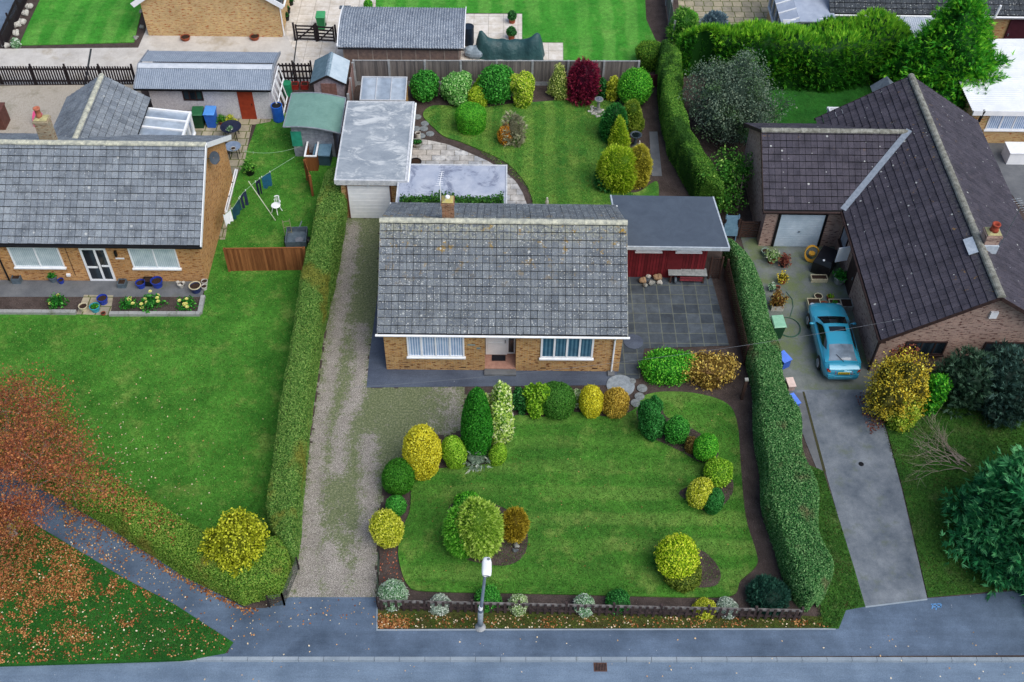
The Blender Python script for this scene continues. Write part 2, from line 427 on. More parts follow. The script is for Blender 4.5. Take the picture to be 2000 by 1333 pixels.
def hedge(name, near_px, far_px, h, label, m, size=.075, cover=1.5, jit=.75, lump=.05, spray=0, seed=1, cap=(True, True), far_z=None, bulge=.06, round_=.25, nearpts=None, farpts=None, up=.35, lumpl=1.3, k=6, width=.16, hvar=.05, tips=0):
    """clipped hedge between its near foot (z = 0) and its far top edge (z = h)"""
    g = np.random.default_rng(seed)
    A = resamp(nearpts or [G(x, y) for x, y in near_px], 60); B = resamp(farpts or [G(x, y, far_z or h) for x, y in far_px], 60)
    A = np.array([tuple(p) for p in A]); B = np.array([tuple(p) for p in B]); A[:, 2] = 0; B[:, 2] = 0
    org = (A[0]+B[-1])/2*0 + A.mean(0)
    # section: u in 0..1 runs near foot -> top -> far foot
    sec = [(0, 0), (-.02, .35), (0-bulge*.3, .7), (.05, .93), (round_*.7, 1.0), (.5, 1.015), (1-round_*.7, 1.0), (.95, .93), (1.02, .6), (1.0, 0)]
    S = np.array(sec, dtype=float); sl_ = np.concatenate([[0], np.cumsum(np.linalg.norm(np.diff(S*np.array([1.3, 1.5]), axis=0), axis=1))]); sl_ /= sl_[-1]
    KK = g.normal(size=(8, 3))*np.array([1, 1, 1.4])*lumpl; ph = g.uniform(0, 6.28, 8)
    def surf(s, u):
        i = np.clip(s*59, 0, 58.999); k0 = i.astype(int); f = (i-k0)[:, None]
        a = A[k0]*(1-f)+A[k0+1]*f; b = B[k0]*(1-f)+B[k0+1]*f
        x = np.interp(u, sl_, S[:, 0])[:, None]; z = np.interp(u, sl_, S[:, 1])
        e = np.minimum(s, 1-s)*np.linalg.norm(A[-1]-A[0]); rd = np.clip(e/.5, 0, 1) ** .5    # rounded ends
        mid = (a+b)/2; p = a*(1-x)+b*x
        p = mid+(p-mid)*(.55+.45*rd)[:, None]
        z = z*h*(1-.12*(1-rd))*(1+hvar*np.sin(s*23+ph[0])*np.sin(s*9+ph[1]))
        p = p.copy(); p[:, 2] = z
        q = np.zeros(len(s))
        for kk, pp in zip(KK, ph): q += np.sin(p@kk+pp)
        nrm_ = norm(p-np.concatenate([mid[:, :2], np.full((len(s), 1), h*.5)], 1))
        return p+nrm_*(lump*q/1.6)[:, None]
    def nr(s, u):
        e = 2e-3
        a = surf(np.clip(s+e, 0, 1), u)-surf(np.clip(s-e, 0, 1), u); b = surf(s, np.clip(u+e, 0, 1))-surf(s, np.clip(u-e, 0, 1))
        return norm(np.cross(a, b))
    length = np.linalg.norm(np.diff(A, axis=0), axis=1).sum(); wid = np.linalg.norm(A-B, axis=1).mean(); per = 2*h+wid
    ns, nu = 70, 16
    T, U = np.meshgrid(np.linspace(0, 1, ns), np.linspace(0, 1, nu), indexing='ij')
    Vc = surf(T.ravel(), U.ravel()); mid = (A+B)/2; mi = np.clip((T.ravel()*59).astype(int), 0, 59)
    ctr = np.concatenate([mid[mi][:, :2], np.full((len(Vc), 1), h*.4)], 1); Vc = ctr+(Vc-ctr)*.94
    i, j = np.meshgrid(np.arange(ns-1), np.arange(nu-1), indexing='ij')
    Qc = np.stack([i*nu+j, (i+1)*nu+j, (i+1)*nu+j+1, i*nu+j+1], -1).reshape(-1, 4)
    n = int(cover*length*per/((size**2/1.7*.55) if not spray else spray**2*.16))
    s = g.uniform(0, 1, n); u = g.uniform(0, 1, n)
    ne = int(n*wid*h/(length*per)*1.6)          # extra on the ends
    P = surf(s, u); N = nr(s, u)
    c0 = np.concatenate([((A+B)/2)[np.clip((s*59).astype(int), 0, 59)][:, :2], np.full((n, 1), h*.45)], 1)
    bad = (N*(P-c0)).sum(1) < 0; N[bad] *= -1
    Pe = []; Ne = []
    for en, sg in ((0, -1), (1, 1)):
        if not cap[en]: continue
        uu = g.uniform(0, 1, ne); pe = surf(np.full(ne, float(en)), uu); cc = (A[-en]+B[-en])/2; cc = np.array([cc[0], cc[1], h*.45])
        pe = cc+(pe-cc)*np.sqrt(g.uniform(0, 1, ne))[:, None]; Pe.append(pe)
        ax = (A[-1]-A[-2]) if en else (A[0]-A[1]); Ne.append(np.tile(ax/np.linalg.norm(ax), (ne, 1)))
    if Pe: P = np.concatenate([P]+Pe); N = np.concatenate([N]+Ne)
    n = len(P); dp = g.uniform(-.06, .03, n); P = P+N*dp[:, None]
    if spray:
        V, Q = sprays(P, N, spray, k=k, up=up, width=width); rv = np.repeat(np.clip(.5+.22*g.normal(size=n)+dp*2, .1, 1), k)
    else:
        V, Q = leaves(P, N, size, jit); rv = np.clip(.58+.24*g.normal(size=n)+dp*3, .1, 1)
    if tips: bz = np.clip((V.reshape(-1, 4, 3)[:, 0, 2]/h-.72)/.25, 0, 1)*tips; rv = np.clip(rv*.85+bz, .08, 1)
    V = np.concatenate([Vc, V])-org
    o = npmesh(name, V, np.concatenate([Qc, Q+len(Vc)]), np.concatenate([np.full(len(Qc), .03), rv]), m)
    o.location = org
    return tag(o, label, 'hedge')
def branchy(mb, p, d, length, r, depth, tips, spread=.6, rr=random):
    p = Vector(p); d = Vector(d).normalized(); pts = [p]; rad = [r]
    for i in range(3):
        d = (d+Vector((rr.gauss(0, .13), rr.gauss(0, .13), rr.gauss(.02, .08)))).normalized()
        p = p+d*length/3; pts.append(p); rad.append(r*(1-.2*(i+1)))
    mb.tube(pts, rad, 5 if r < .03 else 7, cap=False)
    tips.append((p.copy(), d.copy(), depth))
    if depth > 0:
        for i in range(rr.choice((2, 3, 3))):
            nd = (d+Vector((rr.gauss(0, spread), rr.gauss(0, spread), rr.gauss(.1, spread*.6)))).normalized()
            branchy(mb, pts[rr.choice((2, 3, 3))], nd, length*rr.uniform(.6, .85), r*.55, depth-1, tips, spread, rr)
def smooth_px(pts, n=5):
    """Catmull-Rom through pixel points, closed"""
    o = []; m = len(pts)
    for i in range(m):
        p0, p1, p2, p3 = [Vector((*pts[(i+k) % m], 0)) for k in (-1, 0, 1, 2)]
        for j in range(n):
            t = j/n
            o.append(tuple((.5*((2*p1)+(p2-p0)*t+(2*p0-5*p1+4*p2-p3)*t*t+(3*p1-p0-3*p2+p3)*t**3))[:2]))
    return o
def sheet(name, pts, z, m, px=True, smooth=False, skirt=0, kind='structure', skirtmat=None):
    if smooth: pts = smooth_px(pts)
    w = [G(*p) for p in pts] if px else [Vector((*p, 0)) for p in pts]
    mb = MB(); q = [(p.x, p.y, z) for p in w]
    ar = sum(a[0]*b[1]-b[0]*a[1] for a, b in zip(q, q[1:]+q[:1]))
    if ar < 0: q.reverse()
    mb.poly(q)
    if skirt:
        n = len(q)
        for i in range(n):
            a, b = q[i], q[(i+1) % n]
            mb.quad((a[0], a[1], z-skirt), (b[0], b[1], z-skirt), b, a)
    o = part(name, mb, m)
    o['kind'] = kind
    return o
# ------------------------------------------------------------------ shared materials
def lawnmat(name, a, b, dry, stripe=None, stripe_dir='X', period=1.1, dryamt=.4):
    n = NT(name)
    o = n.ramp(n.noise(.45, 6, .65), [(.3, a), (.7, b)])
    o = n.mix(n.math('MULTIPLY', n.step(n.noise(.8, 5, .7, off=(7, 3, 0)), .5, .7), dryamt), o, dry)
    if stripe:
        sx = n.n('SeparateXYZ'); n.l(n.obj, sx.inputs[0])
        c = sx.outputs[0] if stripe_dir == 'X' else sx.outputs[1]
        wob = n.math('MULTIPLY', n.math('SUBTRACT', n.noise(.35, 2), .5), .7)
        ph = n.math('SINE', n.math('MULTIPLY', n.math('ADD', c, wob), 2*PI/period))
        msk = n.step(n.noise(.13, 2, .5, off=(2, 9, 0)), .35, .6)
        f = n.math('MULTIPLY', n.math('MULTIPLY', n.step(ph, -.5, .5), msk), stripe)
        o = n.mix(f, o, tuple(min(1, v*1.75+.012) for v in dry[:3])+(1,))
    o = n.mix(.5, o, n.ramp(n.noise(3.5, 6, .75), [(.3, (.25, .25, .25)), (.7, (.8, .8, .8))]), 'OVERLAY')
    gr = n.noise(20, 6, .8)
    o = n.mix(.75, o, n.ramp(gr, [(.3, (.12, .12, .12)), (.72, (.95, .95, .95))]), 'OVERLAY')
    o = n.mix(.3, o, n.ramp(n.noise(9, 4, .7), [(.3, (.2, .2, .2)), (.7, (.85, .85, .85))]), 'OVERLAY')
    n.bump(gr, .9, .05)
    return n.done(o, .9, .1)
m_lawn_f = lawnmat('front_lawn_grass', C('#325f22'), C('#4d842e'), C('#8a9850'), .12, 'Y', 1.25)
m_lawn_l = lawnmat('left_lawn_grass', C('#2f6520'), C('#508a32'), C('#86984e'), dryamt=.45)
m_lawn_r = lawnmat('rear_lawn_grass', C('#356a2a'), C('#538230'), C('#8a9c4a'), .16, 'X', 1.15)
m_lawn_n = lawnmat('neighbour_lawn_grass', C('#2f7a26'), C('#4a9434'), C('#74984c'), .18, 'X', 1.5)
m_lawn_w = lawnmat('rough_grass', C('#24481c'), C('#3f6a28'), C('#55663a'), dryamt=.7)
m_lawn_d = lawnmat('dark_grass', C('#1f4f1e'), C('#2f6a26'), C('#3f6a2e'), dryamt=.4)  # darker green for the verge and the lawn by the conifer hedge
def soilmat(name, a, b, chip=None):
    n = NT(name)
    o = n.ramp(n.noise(1.5, 7, .7), [(.3, a), (.7, b)])
    o = n.mix(.5, o, n.ramp(n.noise(28, 4, .8), [(.3, (.1, .1, .1)), (.7, (.9, .9, .9))]), 'OVERLAY')
    if chip: o = n.mix(n.step(n.noise(19, 3, .7, off=(4, 1, 0)), .62, .7), o, chip)
    n.bump(n.noise(16, 5, .7), 1, .06)
    return n.done(o, .95, .1)
m_soil = soilmat('bed_soil', C('#403835'), C('#5f5450'), C('#857870'))
m_ground = soilmat('open_ground', C('#38402a'), C('#55503c'))
def tarmac(name, a, b, speck=.5, crack=False):
    n = NT(name)
    o = n.ramp(n.noise(.5, 6, .65), [(.3, a), (.7, b)])
    ms_ = n.n('Mapping'); ms_.inputs['Scale'].default_value = (.25, 2.2, 1); n.l(n.obj, ms_.inputs[0])
    o = n.mix(.4, o, n.ramp(n.noise(1, 7, .75, ms_.outputs[0]), [(.3, (.3, .3, .3)), (.7, (.72, .72, .72))]), 'OVERLAY')
    o = n.mix(.35, o, n.ramp(n.noise(18, 5, .85), [(.3, (.2, .2, .2)), (.72, (.85, .85, .85))]), 'OVERLAY')
    o = n.mix(speck*.6, o, n.ramp(n.noise(70, 3, .8), [(.3, (.15, .15, .15)), (.72, (.9, .9, .9))]), 'OVERLAY')
    v = n.n('TexVoronoi'); v.inputs['Scale'].default_value = 6; n.l(n.obj, v.inputs['Vector'])
    cs = n.n('SeparateColor'); n.l(v.outputs['Color'], cs.inputs[0])
    f = n.math('MULTIPLY', n.step(v.outputs['Distance'], .12, .06), n.step(cs.outputs[0], .93, .95))
    o = n.mix(n.math('MULTIPLY', f, .6), o, C('#c9cdd2'))
    n.bump(n.noise(60, 3, .7), .25, .01)
    return n.done(o, .8, .3)
m_road = tarmac('road_tarmac', C('#586a7e'), C('#75889c'), .6)
m_pave = tarmac('pavement_tarmac', C('#3f4e60'), C('#62748a'), .7)
m_apron = tarmac('apron_tarmac', C('#40495a'), C('#566070'), .5)
def mossy(name, a, b, moss, cut=.5, sc=.7):
    n = NT(name)
    o = n.ramp(n.noise(.8, 6, .7), [(.3, a), (.7, b)])
    o = n.mix(n.math('MULTIPLY', n.step(n.noise(sc, 6, .7, off=(5, 2, 0)), cut, cut+.2), .8), o, moss)
    o = n.mix(.35, o, n.ramp(n.noise(45, 4, .8), [(.3, (.15, .15, .15)), (.72, (.9, .9, .9))]), 'OVERLAY')
    n.bump(n.noise(40, 4), .3, .01)
    return n.done(o, .9, .2)
m_drive = mossy('concrete_drive_surface', C('#4e5863'), C('#828990'), C('#626b62'), .52, 1.3)
m_mossdrive = mossy('mossy_concrete', C('#5c6462'), C('#7d8380'), C('#66744a'), .42)
m_pale = mossy('pale_concrete', C('#b0aca6'), C('#cfccc6'), C('#a49a88'), .5)
m_path = mossy('grey_path', C('#565a60'), C('#74777a'), C('#55583f'), .55)
def slabs(name, a, b, mortar, w=.6, h=.6, off=0.0, moss=None, msize=.02, cut=.5):
    n = NT(name)
    x = n.n('TexBrick'); x.offset = off; n.l(n.obj, x.inputs['Vector'])
    x.inputs['Color1'].default_value = a; x.inputs['Color2'].default_value = b; x.inputs['Mortar'].default_value = mortar
    x.inputs['Scale'].default_value = 1; x.inputs['Mortar Size'].default_value = msize; x.inputs['Brick Width'].default_value = w; x.inputs['Row Height'].default_value = h
    o = x.outputs[0]
    o = n.mix(.5, o, n.ramp(n.noise(2.2, 6, .7), [(.3, (.2, .2, .2)), (.7, (.85, .85, .85))]), 'OVERLAY')
    if moss: o = n.mix(n.math('MULTIPLY', n.step(n.noise(1.1, 6, .75), cut, cut+.2), .75), o, moss)
    o = n.mix(.3, o, n.ramp(n.noise(45, 4, .8), [(.3, (.15, .15, .15)), (.72, (.9, .9, .9))]), 'OVERLAY')
    n.bump(x.outputs['Fac'], -.4, .01)
    return n.done(o, .85, .25)
m_patio = slabs('dark_patio_slabs', C('#3a424a'), C('#4f5860'), C('#5f655e'), .62, .62, 0, C('#4f5646'), .022, .6)
m_crazy = slabs('stone_flags', C('#b0aca6'), C('#979ca2'), C('#77746c'), .75, .45, .4, C('#d9d8d4'), .02, .5)
m_cream = slabs('cream_slabs', C('#d6cfc4'), C('#c8c2b8'), C('#a39c90'), .9, .9, 0, None, .015)
m_weedy = slabs('weedy_slabs', C('#a59c86'), C('#8b8676'), C('#5a6038'), .6, .6, .2, C('#767852'), .03, .55)
def gravelmat():
    n = NT('gravel_and_moss')
    mo = n.attr('moss')
    g = n.ramp(n.noise(30, 4, .8), [(.34, C('#48433f')), (.5, C('#8c867f')), (.66, C('#d4d0c8'))])
    g = n.mix(.4, g, n.ramp(n.noise(1.2, 5, .7), [(.3, (.3, .3, .3)), (.7, (.75, .75, .75))]), 'OVERLAY')
    ms = n.ramp(n.noise(12, 5, .8), [(.32, C('#344226')), (.52, C('#647446')), (.72, C('#a8aa88'))])
    nz = n.math('ADD', n.math('MULTIPLY', n.noise(2.2, 7, .8), .55), n.math('MULTIPLY', n.noise(11, 5, .8, off=(3, 3, 0)), .45))
    f = n.step(n.math('ADD', n.math('MULTIPLY', mo, .28), n.math('MULTIPLY', nz, 1.5)), .82, .96)
    o = n.mix(n.math('MULTIPLY', f, .82), g, ms)
    n.bump(n.noise(30, 4, .8), 1, .03)
    return n.done(o, .95, .1)
m_gravel = gravelmat()
n = NT('pea_gravel')
o_ = n.ramp(n.noise(26, 5, .8), [(.25, C('#837c72')), (.5, C('#aea79b')), (.75, C('#d4cec2'))])
o_ = n.mix(n.math('MULTIPLY', n.step(n.noise(1.0, 6, .75), .5, .7), .5), o_, C('#77765f')); n.bump(n.noise(26, 4, .8), 1, .03)
m_pea = n.done(o_, .95, .1)
m_kerb = mossy('kerb_concrete', C('#7d8a96'), C('#9aa6b0'), C('#5f6a6a'), .6, 2.5)
m_white = flat('white_paint', C('#f4f6f8'), C('#e6eaee'), 3, .45, .4, fine=.05)
m_dkwood = flat('dark_stained_wood', C('#2e2626'), C('#1e1a1b'), 5, .8)
m_concpost = flat('concrete_post', C('#a3a6a8'), C('#83878a'), 6, .9)
m_black = flat('black_plastic', C('#17181c'), C('#101114'), 3, .4)
m_darkglass = flat('dark_glass', C('#16202a'), C('#0d141c'), 2, .08, .6, fine=0)
m_metal = flat('galvanised_metal', C('#8d969e'), C('#737c85'), 4, .45, .5, .6)
m_terracotta = flat('terracotta', C('#9a5238'), C('#7d402c'), 5, .85)
m_stone = flat('weathered_stone', C('#9b9c98'), C('#75776f'), 8, .9, bump=.4)
m_gry = flat('grey_plastic', C('#59646e'), C('#46505a'), 4, .5)

# ------------------------------------------------------------------ ground sheets
g_ = MB().quad((-700, -700, -.14), (700, -700, -.14), (700, 900, -.14), (-700, 900, -.14))
part('ground', g_, m_ground)['kind'] = 'structure'
YK = 17.96; KS = .0062
def kerb_y(x): return YK + 0.09 + KS*(x+5)
part('road', MB().quad((-120, 8, -.104), (120, 8, -.104), (120, kerb_y(120), -.104), (-120, kerb_y(-120), -.104)), m_road)['kind'] = 'structure'
land = MB(); pts = [(-120, kerb_y(-120)+.04), (120, kerb_y(120)+.04), (120, 160), (-120, 160)]
land.poly([(x, y, 0) for x, y in pts])
part('garden_soil', land, m_soil)['kind'] = 'structure'
kb = MB(); x = -13.6
while x < 45:                                             # kerb stones with open joints
    a, b = x+.008, x+.907
    ya, yb = kerb_y(a), kerb_y(b); rr_ = random.uniform(.2, .8); zt = .022+random.uniform(-.003, .003); dz = -.075*max(0, min(1, (-10.6-x)/2))
    kb.add([(a, ya-.07, -.11), (b, yb-.07, -.11), (b, yb+.08, -.11), (a, ya+.08, -.11), (a, ya-.055, zt+dz), (b, yb-.055, zt+dz), (b, yb+.08, zt+dz), (a, ya+.08, zt+dz)],
           [(4, 5, 6, 7), (0, 1, 5, 4), (1, 2, 6, 5), (3, 0, 4, 7), (2, 3, 7, 6)], rr_)
    x += .915
part('kerb', kb, m_kerb)['kind'] = 'structure'
sheet('pavement', [(300, 1288), (2300, 1279), (2300, 1140), (2000, 1153), (1900, 1162), (1810, 1169), (1690, 1184), (1650, 1192), (1640, 1212), (1634, 1229), (737, 1231), (734, 1167),
                   (565, 1167), (520, 1188), (480, 1189), (350, 1120), (245, 1050), (161, 1000), (60, 940), (-160, 820), (-160, 900), (0, 985), (130, 1064), (245, 1134), (340, 1183), (454, 1256), (445, 1276)], .008, m_pave)
sheet('drive', [(1540, 762), (1700, 762), (1730, 840), (1762, 960), (1811, 1171), (1690, 1186), (1668, 1110), (1640, 1020), (1600, 880), (1568, 800)], .016, m_drive)
sheet('drive_yard', [(1440, 440), (1720, 440), (1790, 700), (1700, 768), (1535, 768), (1490, 620)], .012, m_mossdrive)
sheet('side_path', [(1540, 768), (1567, 768), (1608, 921), (1594, 914), (1572, 860)], .02, m_path)
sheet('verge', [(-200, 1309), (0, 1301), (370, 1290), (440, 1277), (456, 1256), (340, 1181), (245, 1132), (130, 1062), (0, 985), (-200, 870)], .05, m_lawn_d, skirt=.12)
sheet('verge_strip', [(738, 1229), (738, 1190), (1570, 1204), (1606, 1206), (1606, 1228)], .036, soilmat('leafy_verge', C('#38501f'), C('#565030'), C('#6a8a3a')))
sheet('front_edging', [(735, 1233), (1632, 1231), (1632, 1228), (738, 1230), (738, 1180), (735, 1180)], .026, m_kerb)
sheet('lawn', [(-400, 628), (0, 616), (300, 616), (392, 618), (402, 556), (424, 470), (470, 330), (505, 235), (545, 222), (620, 222), (662, 320), (640, 600), (590, 960), (560, 1140), (430, 1130), (150, 950), (0, 840), (-400, 620)], .05, m_lawn_l)
# gravel drive with painted-in moss distribution
def gravel_drive():
    out = [(552, 1196), (737, 1196), (737, 1168), (738, 1060), (748, 950), (790, 925), (800, 860), (865, 850), (905, 845), (908, 752), (716, 758), (722, 690), (738, 600), (744, 425), (668, 425), (640, 620), (600, 900), (572, 1100)]
    w = [G(*p) for p in out]; mb = MB()
    import mathutils
    poly = [(p.x, p.y) for p in w]
    def inside(x, y):
        x += .05*math.sin(y*7)+.04*math.sin(y*17+x*5); y += .05*math.sin(x*8)+.04*math.sin(x*19); c = False; j = len(poly)-1
        for i in range(len(poly)):
            if (poly[i][1] > y) != (poly[j][1] > y) and x < (poly[j][0]-poly[i][0])*(y-poly[i][1])/(poly[j][1]-poly[i][1])+poly[i][0]: c = not c
            j = i
        return c
    tr = [[G(*p) for p in q] for q in ([(690, 445), (664, 620), (640, 760), (628, 800), (612, 960), (600, 1160)], [(702, 640), (704, 740), (664, 850), (660, 920)], [(720, 860), (725, 1000), (716, 1150)], [(640, 1080), (660, 1165)])]
    def dist(p):
        best = 9
        for q in tr:
            for a, b in zip(q, q[1:]):
                d = b-a; t = max(0, min(1, (p-a).dot(d)/d.dot(d))); best = min(best, (p-a-d*t).length)
        return best
    s = .1; x0 = min(p[0] for p in poly)-.4; x1 = max(p[0] for p in poly)+.4; y0 = min(p[1] for p in poly)-.4; y1 = max(p[1] for p in poly)+.4
    nx = int((x1-x0)/s); ny = int((y1-y0)/s); idx = {}; vs = []; ms = []; fs = []
    def vid(i, j):
        if (i, j) not in idx:
            p = Vector((x0+i*s, y0+j*s, 0)); idx[i, j] = len(vs); vs.append((p.x, p.y, .006))
            d = dist(p); far = min(1, max(0, (d+.05)/.8)); edge = min(1, max(0, (25.5-p.y)/4)); east = min(1, max(0, (p.x+3.6)/1.2))
            ms.append(far*(1-.55*edge)*(1-.45*east)*1.0)
        return idx[i, j]
    for i in range(nx):
        for j in range(ny):
            if inside(x0+(i+.5)*s, y0+(j+.5)*s): fs.append((vid(i, j), vid(i+1, j), vid(i+1, j+1), vid(i, j+1)))
    mb.add(vs, fs); o = part('gravel_drive', mb, m_gravel)
    o.data.attributes.new('moss', 'FLOAT', 'POINT').data.foreach_set('value', np.array(ms, dtype=np.float32)); o['kind'] = 'structure'
gravel_drive()
sheet('apron', [(716, 758), (1212, 753), (1232, 690), (1228, 640), (735, 640), (722, 690)], .02, m_apron)
sheet('apron', [(722, 692), (740, 560), (742, 440), (760, 440), (760, 692)], .024, m_apron)
sheet('patio', [(1215, 540), (1388, 538), (1405, 600), (1424, 676), (1258, 682), (1250, 740), (1205, 750), (1205, 640)], .028, m_patio)
sheet('patio', [(800, 270), (839, 275), (875, 283), (913, 298), (952, 315), (986, 336), (1008, 356), (1021, 378), (1030, 402), (1032, 420), (765, 420), (765, 270)], .02, m_crazy)
sheet('front_lawn', [(805, 935), (850, 918), (950, 908), (984, 892), (986, 850), (992, 825), (1012, 812), (1060, 816), (1110, 806), (1150, 810), (1200, 816), (1240, 800), (1252, 778), (1290, 767), (1360, 770), (1420, 790), (1440, 830),
                     (1446, 905), (1456, 1010), (1476, 1078), (1477, 1106), (1446, 1136), (1430, 1164), (1350, 1168), (1180, 1164), (1000, 1160), (830, 1156), (797, 1144), (782, 1108), (778, 1075), (786, 1035), (800, 1000), (803, 962)], .055, m_lawn_f, smooth=True, skirt=.055)
for q in ([(885, 985), (870, 1022), (871, 1060), (895, 1088), (945, 1103), (990, 1106), (1022, 1088), (1031, 1050), (1016, 1015), (960, 985)],
          [(1284, 1085), (1290, 1115), (1318, 1138), (1360, 1149), (1398, 1145), (1407, 1122), (1392, 1095), (1360, 1075)],
          [(1326, 963), (1352, 985), (1391, 1006), (1416, 985), (1431, 962), (1428, 935), (1400, 920), (1372, 940)],
          [(1244, 800), (1258, 848), (1292, 866), (1330, 884), (1368, 905), (1400, 902), (1396, 872), (1350, 838), (1300, 815), (1290, 790)]):
    sheet('flower_bed', q, .062, m_soil, smooth=True)
sheet('rear_lawn', [(826, 226), (846, 208), (900, 210), (948, 211), (1000, 204), (1046, 201), (1105, 197), (1158, 198), (1200, 200), (1196, 220), (1177, 240), (1179, 266), (1196, 291), (1190, 318), (1170, 350), (1186, 366), (1220, 376), (1248, 376),
                    (1283, 356), (1286, 402), (1284, 440), (1042, 440), (1041, 398), (1029, 364), (1000, 328), (965, 306), (930, 291), (896, 277), (868, 268), (846, 250)], .055, m_lawn_r, smooth=True, skirt=.055)
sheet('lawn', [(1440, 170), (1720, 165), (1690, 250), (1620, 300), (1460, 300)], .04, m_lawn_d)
sheet('lawn', [(736, -140), (1252, -140), (1262, 40), (1284, 88), (1240, 122), (1100, 122), (1100, 85), (1020, 84), (1020, 28), (734, 26)], .05, m_lawn_n)
sheet('lawn', [(38, 90), (60, 40), (84, -10), (130, -120), (300, -120), (282, 0), (262, 84)], .05, m_lawn_n, skirt=.05)
sheet('concrete_yard', [(-400, 101), (0, 96), (270, 94), (285, 60), (300, -140), (780, -140), (742, 26), (735, 40), (700, 160), (-400, 170)], .016, m_pale)
sheet('patio', [(560, -140), (736, -140), (734, 26), (700, 28), (690, 150), (600, 150), (560, 70)], .02, m_cream)
sheet('patio', [(860, 28), (1020, 28), (1020, 84), (1102, 84), (1102, 122), (860, 122)], .024, m_cream)
sheet('gravel_yard', [(-400, 172), (270, 166), (300, 240), (340, 300), (-400, 320)], .02, m_pea)
sheet('road', [(-300, 110), (-10, 92), (20, 40), (50, -10), (90, -140), (-300, -140)], .02, m_road)
sheet('patio', [(350, 215), (540, 215), (528, 240), (492, 246), (478, 320), (460, 350), (440, 470), (400, 470), (400, 300)], .056, m_weedy)
sheet('patio', [(1310, -140), (1540, -140), (1520, 62), (1330, 60)], .02, m_weedy)
sheet('rough_grass', [(1570, 905), (1608, 921), (1640, 1020), (1668, 1110), (1690, 1186), (1652, 1193), (1638, 1229), (1606, 1228), (1602, 1180), (1590, 1000)], .03, m_lawn_w)
sheet('rough_grass', [(1700, 770), (1840, 780), (2300, 740), (2300, 1136), (2000, 1150), (1900, 1160), (1812, 1168), (1764, 960), (1732, 840)], .03, m_lawn_w)
sheet('path', [(1268, 258), (1284, 258), (1293, 345), (1273, 345)], .02, m_path)
sheet('front_path', [(-400, 575), (0, 549), (400, 552), (396, 582), (0, 582), (-400, 600)], .06, m_path)
sheet('yard', [(1880, 250), (2300, 250), (2300, 420), (1990, 400)], .02, m_path)

for q in ([(1567, 766), (1571, 766), (1613, 922), (1608, 924)],): sheet('mossy_joint', q, .026, m_ground)
m_crack = flat('dark_joint', C('#3a3f42'), C('#2c3032'))
for q in () and ([(1652, 1056), (1690, 1050), (1742, 1049), (1742, 1051), (1690, 1053), (1652, 1059)], [(1600, 872), (1660, 866), (1741, 868), (1741, 870), (1660, 869), (1600, 875)]): sheet('drive_joint', q, .02, m_crack)
for q in ([(1811, 1170), (1690, 1185), (1690, 1188), (1811, 1173)],): sheet('drive_joint', q, .021, m_kerb)
for q in ([(176, 96), (180, 96), (168, 168), (164, 168)], [(581, 62), (583, 62), (572, 150), (569, 150)]): sheet('yard_joint', q, .021, m_crack)
# ------------------------------------------------------------------ building helpers
def FP(face, plane):
    return {'S': lambda u, z, d: (u, plane-d, z), 'N': lambda u, z, d: (u, plane+d, z),
            'E': lambda u, z, d: (plane+d, u, z), 'W': lambda u, z, d: (plane-d, u, z)}[face]
def wbox(mb, fp, u0, u1, z0, z1, d0, d1, r=.5):
    vs = [fp(u, z, d) for d in (d0, d1) for u, z in ((u0, z0), (u1, z0), (u1, z1), (u0, z1))]
    return mb.add(vs, [(3, 2, 1, 0), (4, 5, 6, 7), (0, 1, 5, 4), (1, 2, 6, 5), (2, 3, 7, 6), (3, 0, 4, 7)], r)
def window(root, fp, u0, u1, z0, z1, mull=(), trans=(), mf=None, mp=None, fw=.06, sill=.05, name='window', bar=None, label=None):
    mb = MB(); bar = bar or fw
    for a, b in ((u0, u0+fw), (u1-fw, u1)): wbox(mb, fp, a, b, z0, z1, -.02, .055)
    for a, b in ((z0, z0+fw), (z1-fw, z1)): wbox(mb, fp, u0+fw, u1-fw, a, b, -.02, .055)
    us = [u0]+[u0+(u1-u0)*f for f in mull]+[u1]
    for u in us[1:-1]: wbox(mb, fp, u-bar/2, u+bar/2, z0+fw, z1-fw, -.02, .052)
    for t, seg in trans:
        z = z0+(z1-z0)*t; a, b = us[seg[0]], us[seg[1]]
        wbox(mb, fp, a+fw, b-fw, z-bar/2, z+bar/2, -.02, .049)
    if sill: wbox(mb, fp, u0-.05, u1+.05, z0-.07, z0-.002, -.02, .12)
    w = part(name, mb, mf, root, label)
    pm = MB()
    a, b = (u0+fw*.5, u1-fw*.5)
    pm.quad(fp(a, z0+fw*.5, .022), fp(b, z0+fw*.5, .022), fp(b, z1-fw*.5, .022), fp(a, z1-fw*.5, .022))
    part('pane', pm, mp, w)
    return w
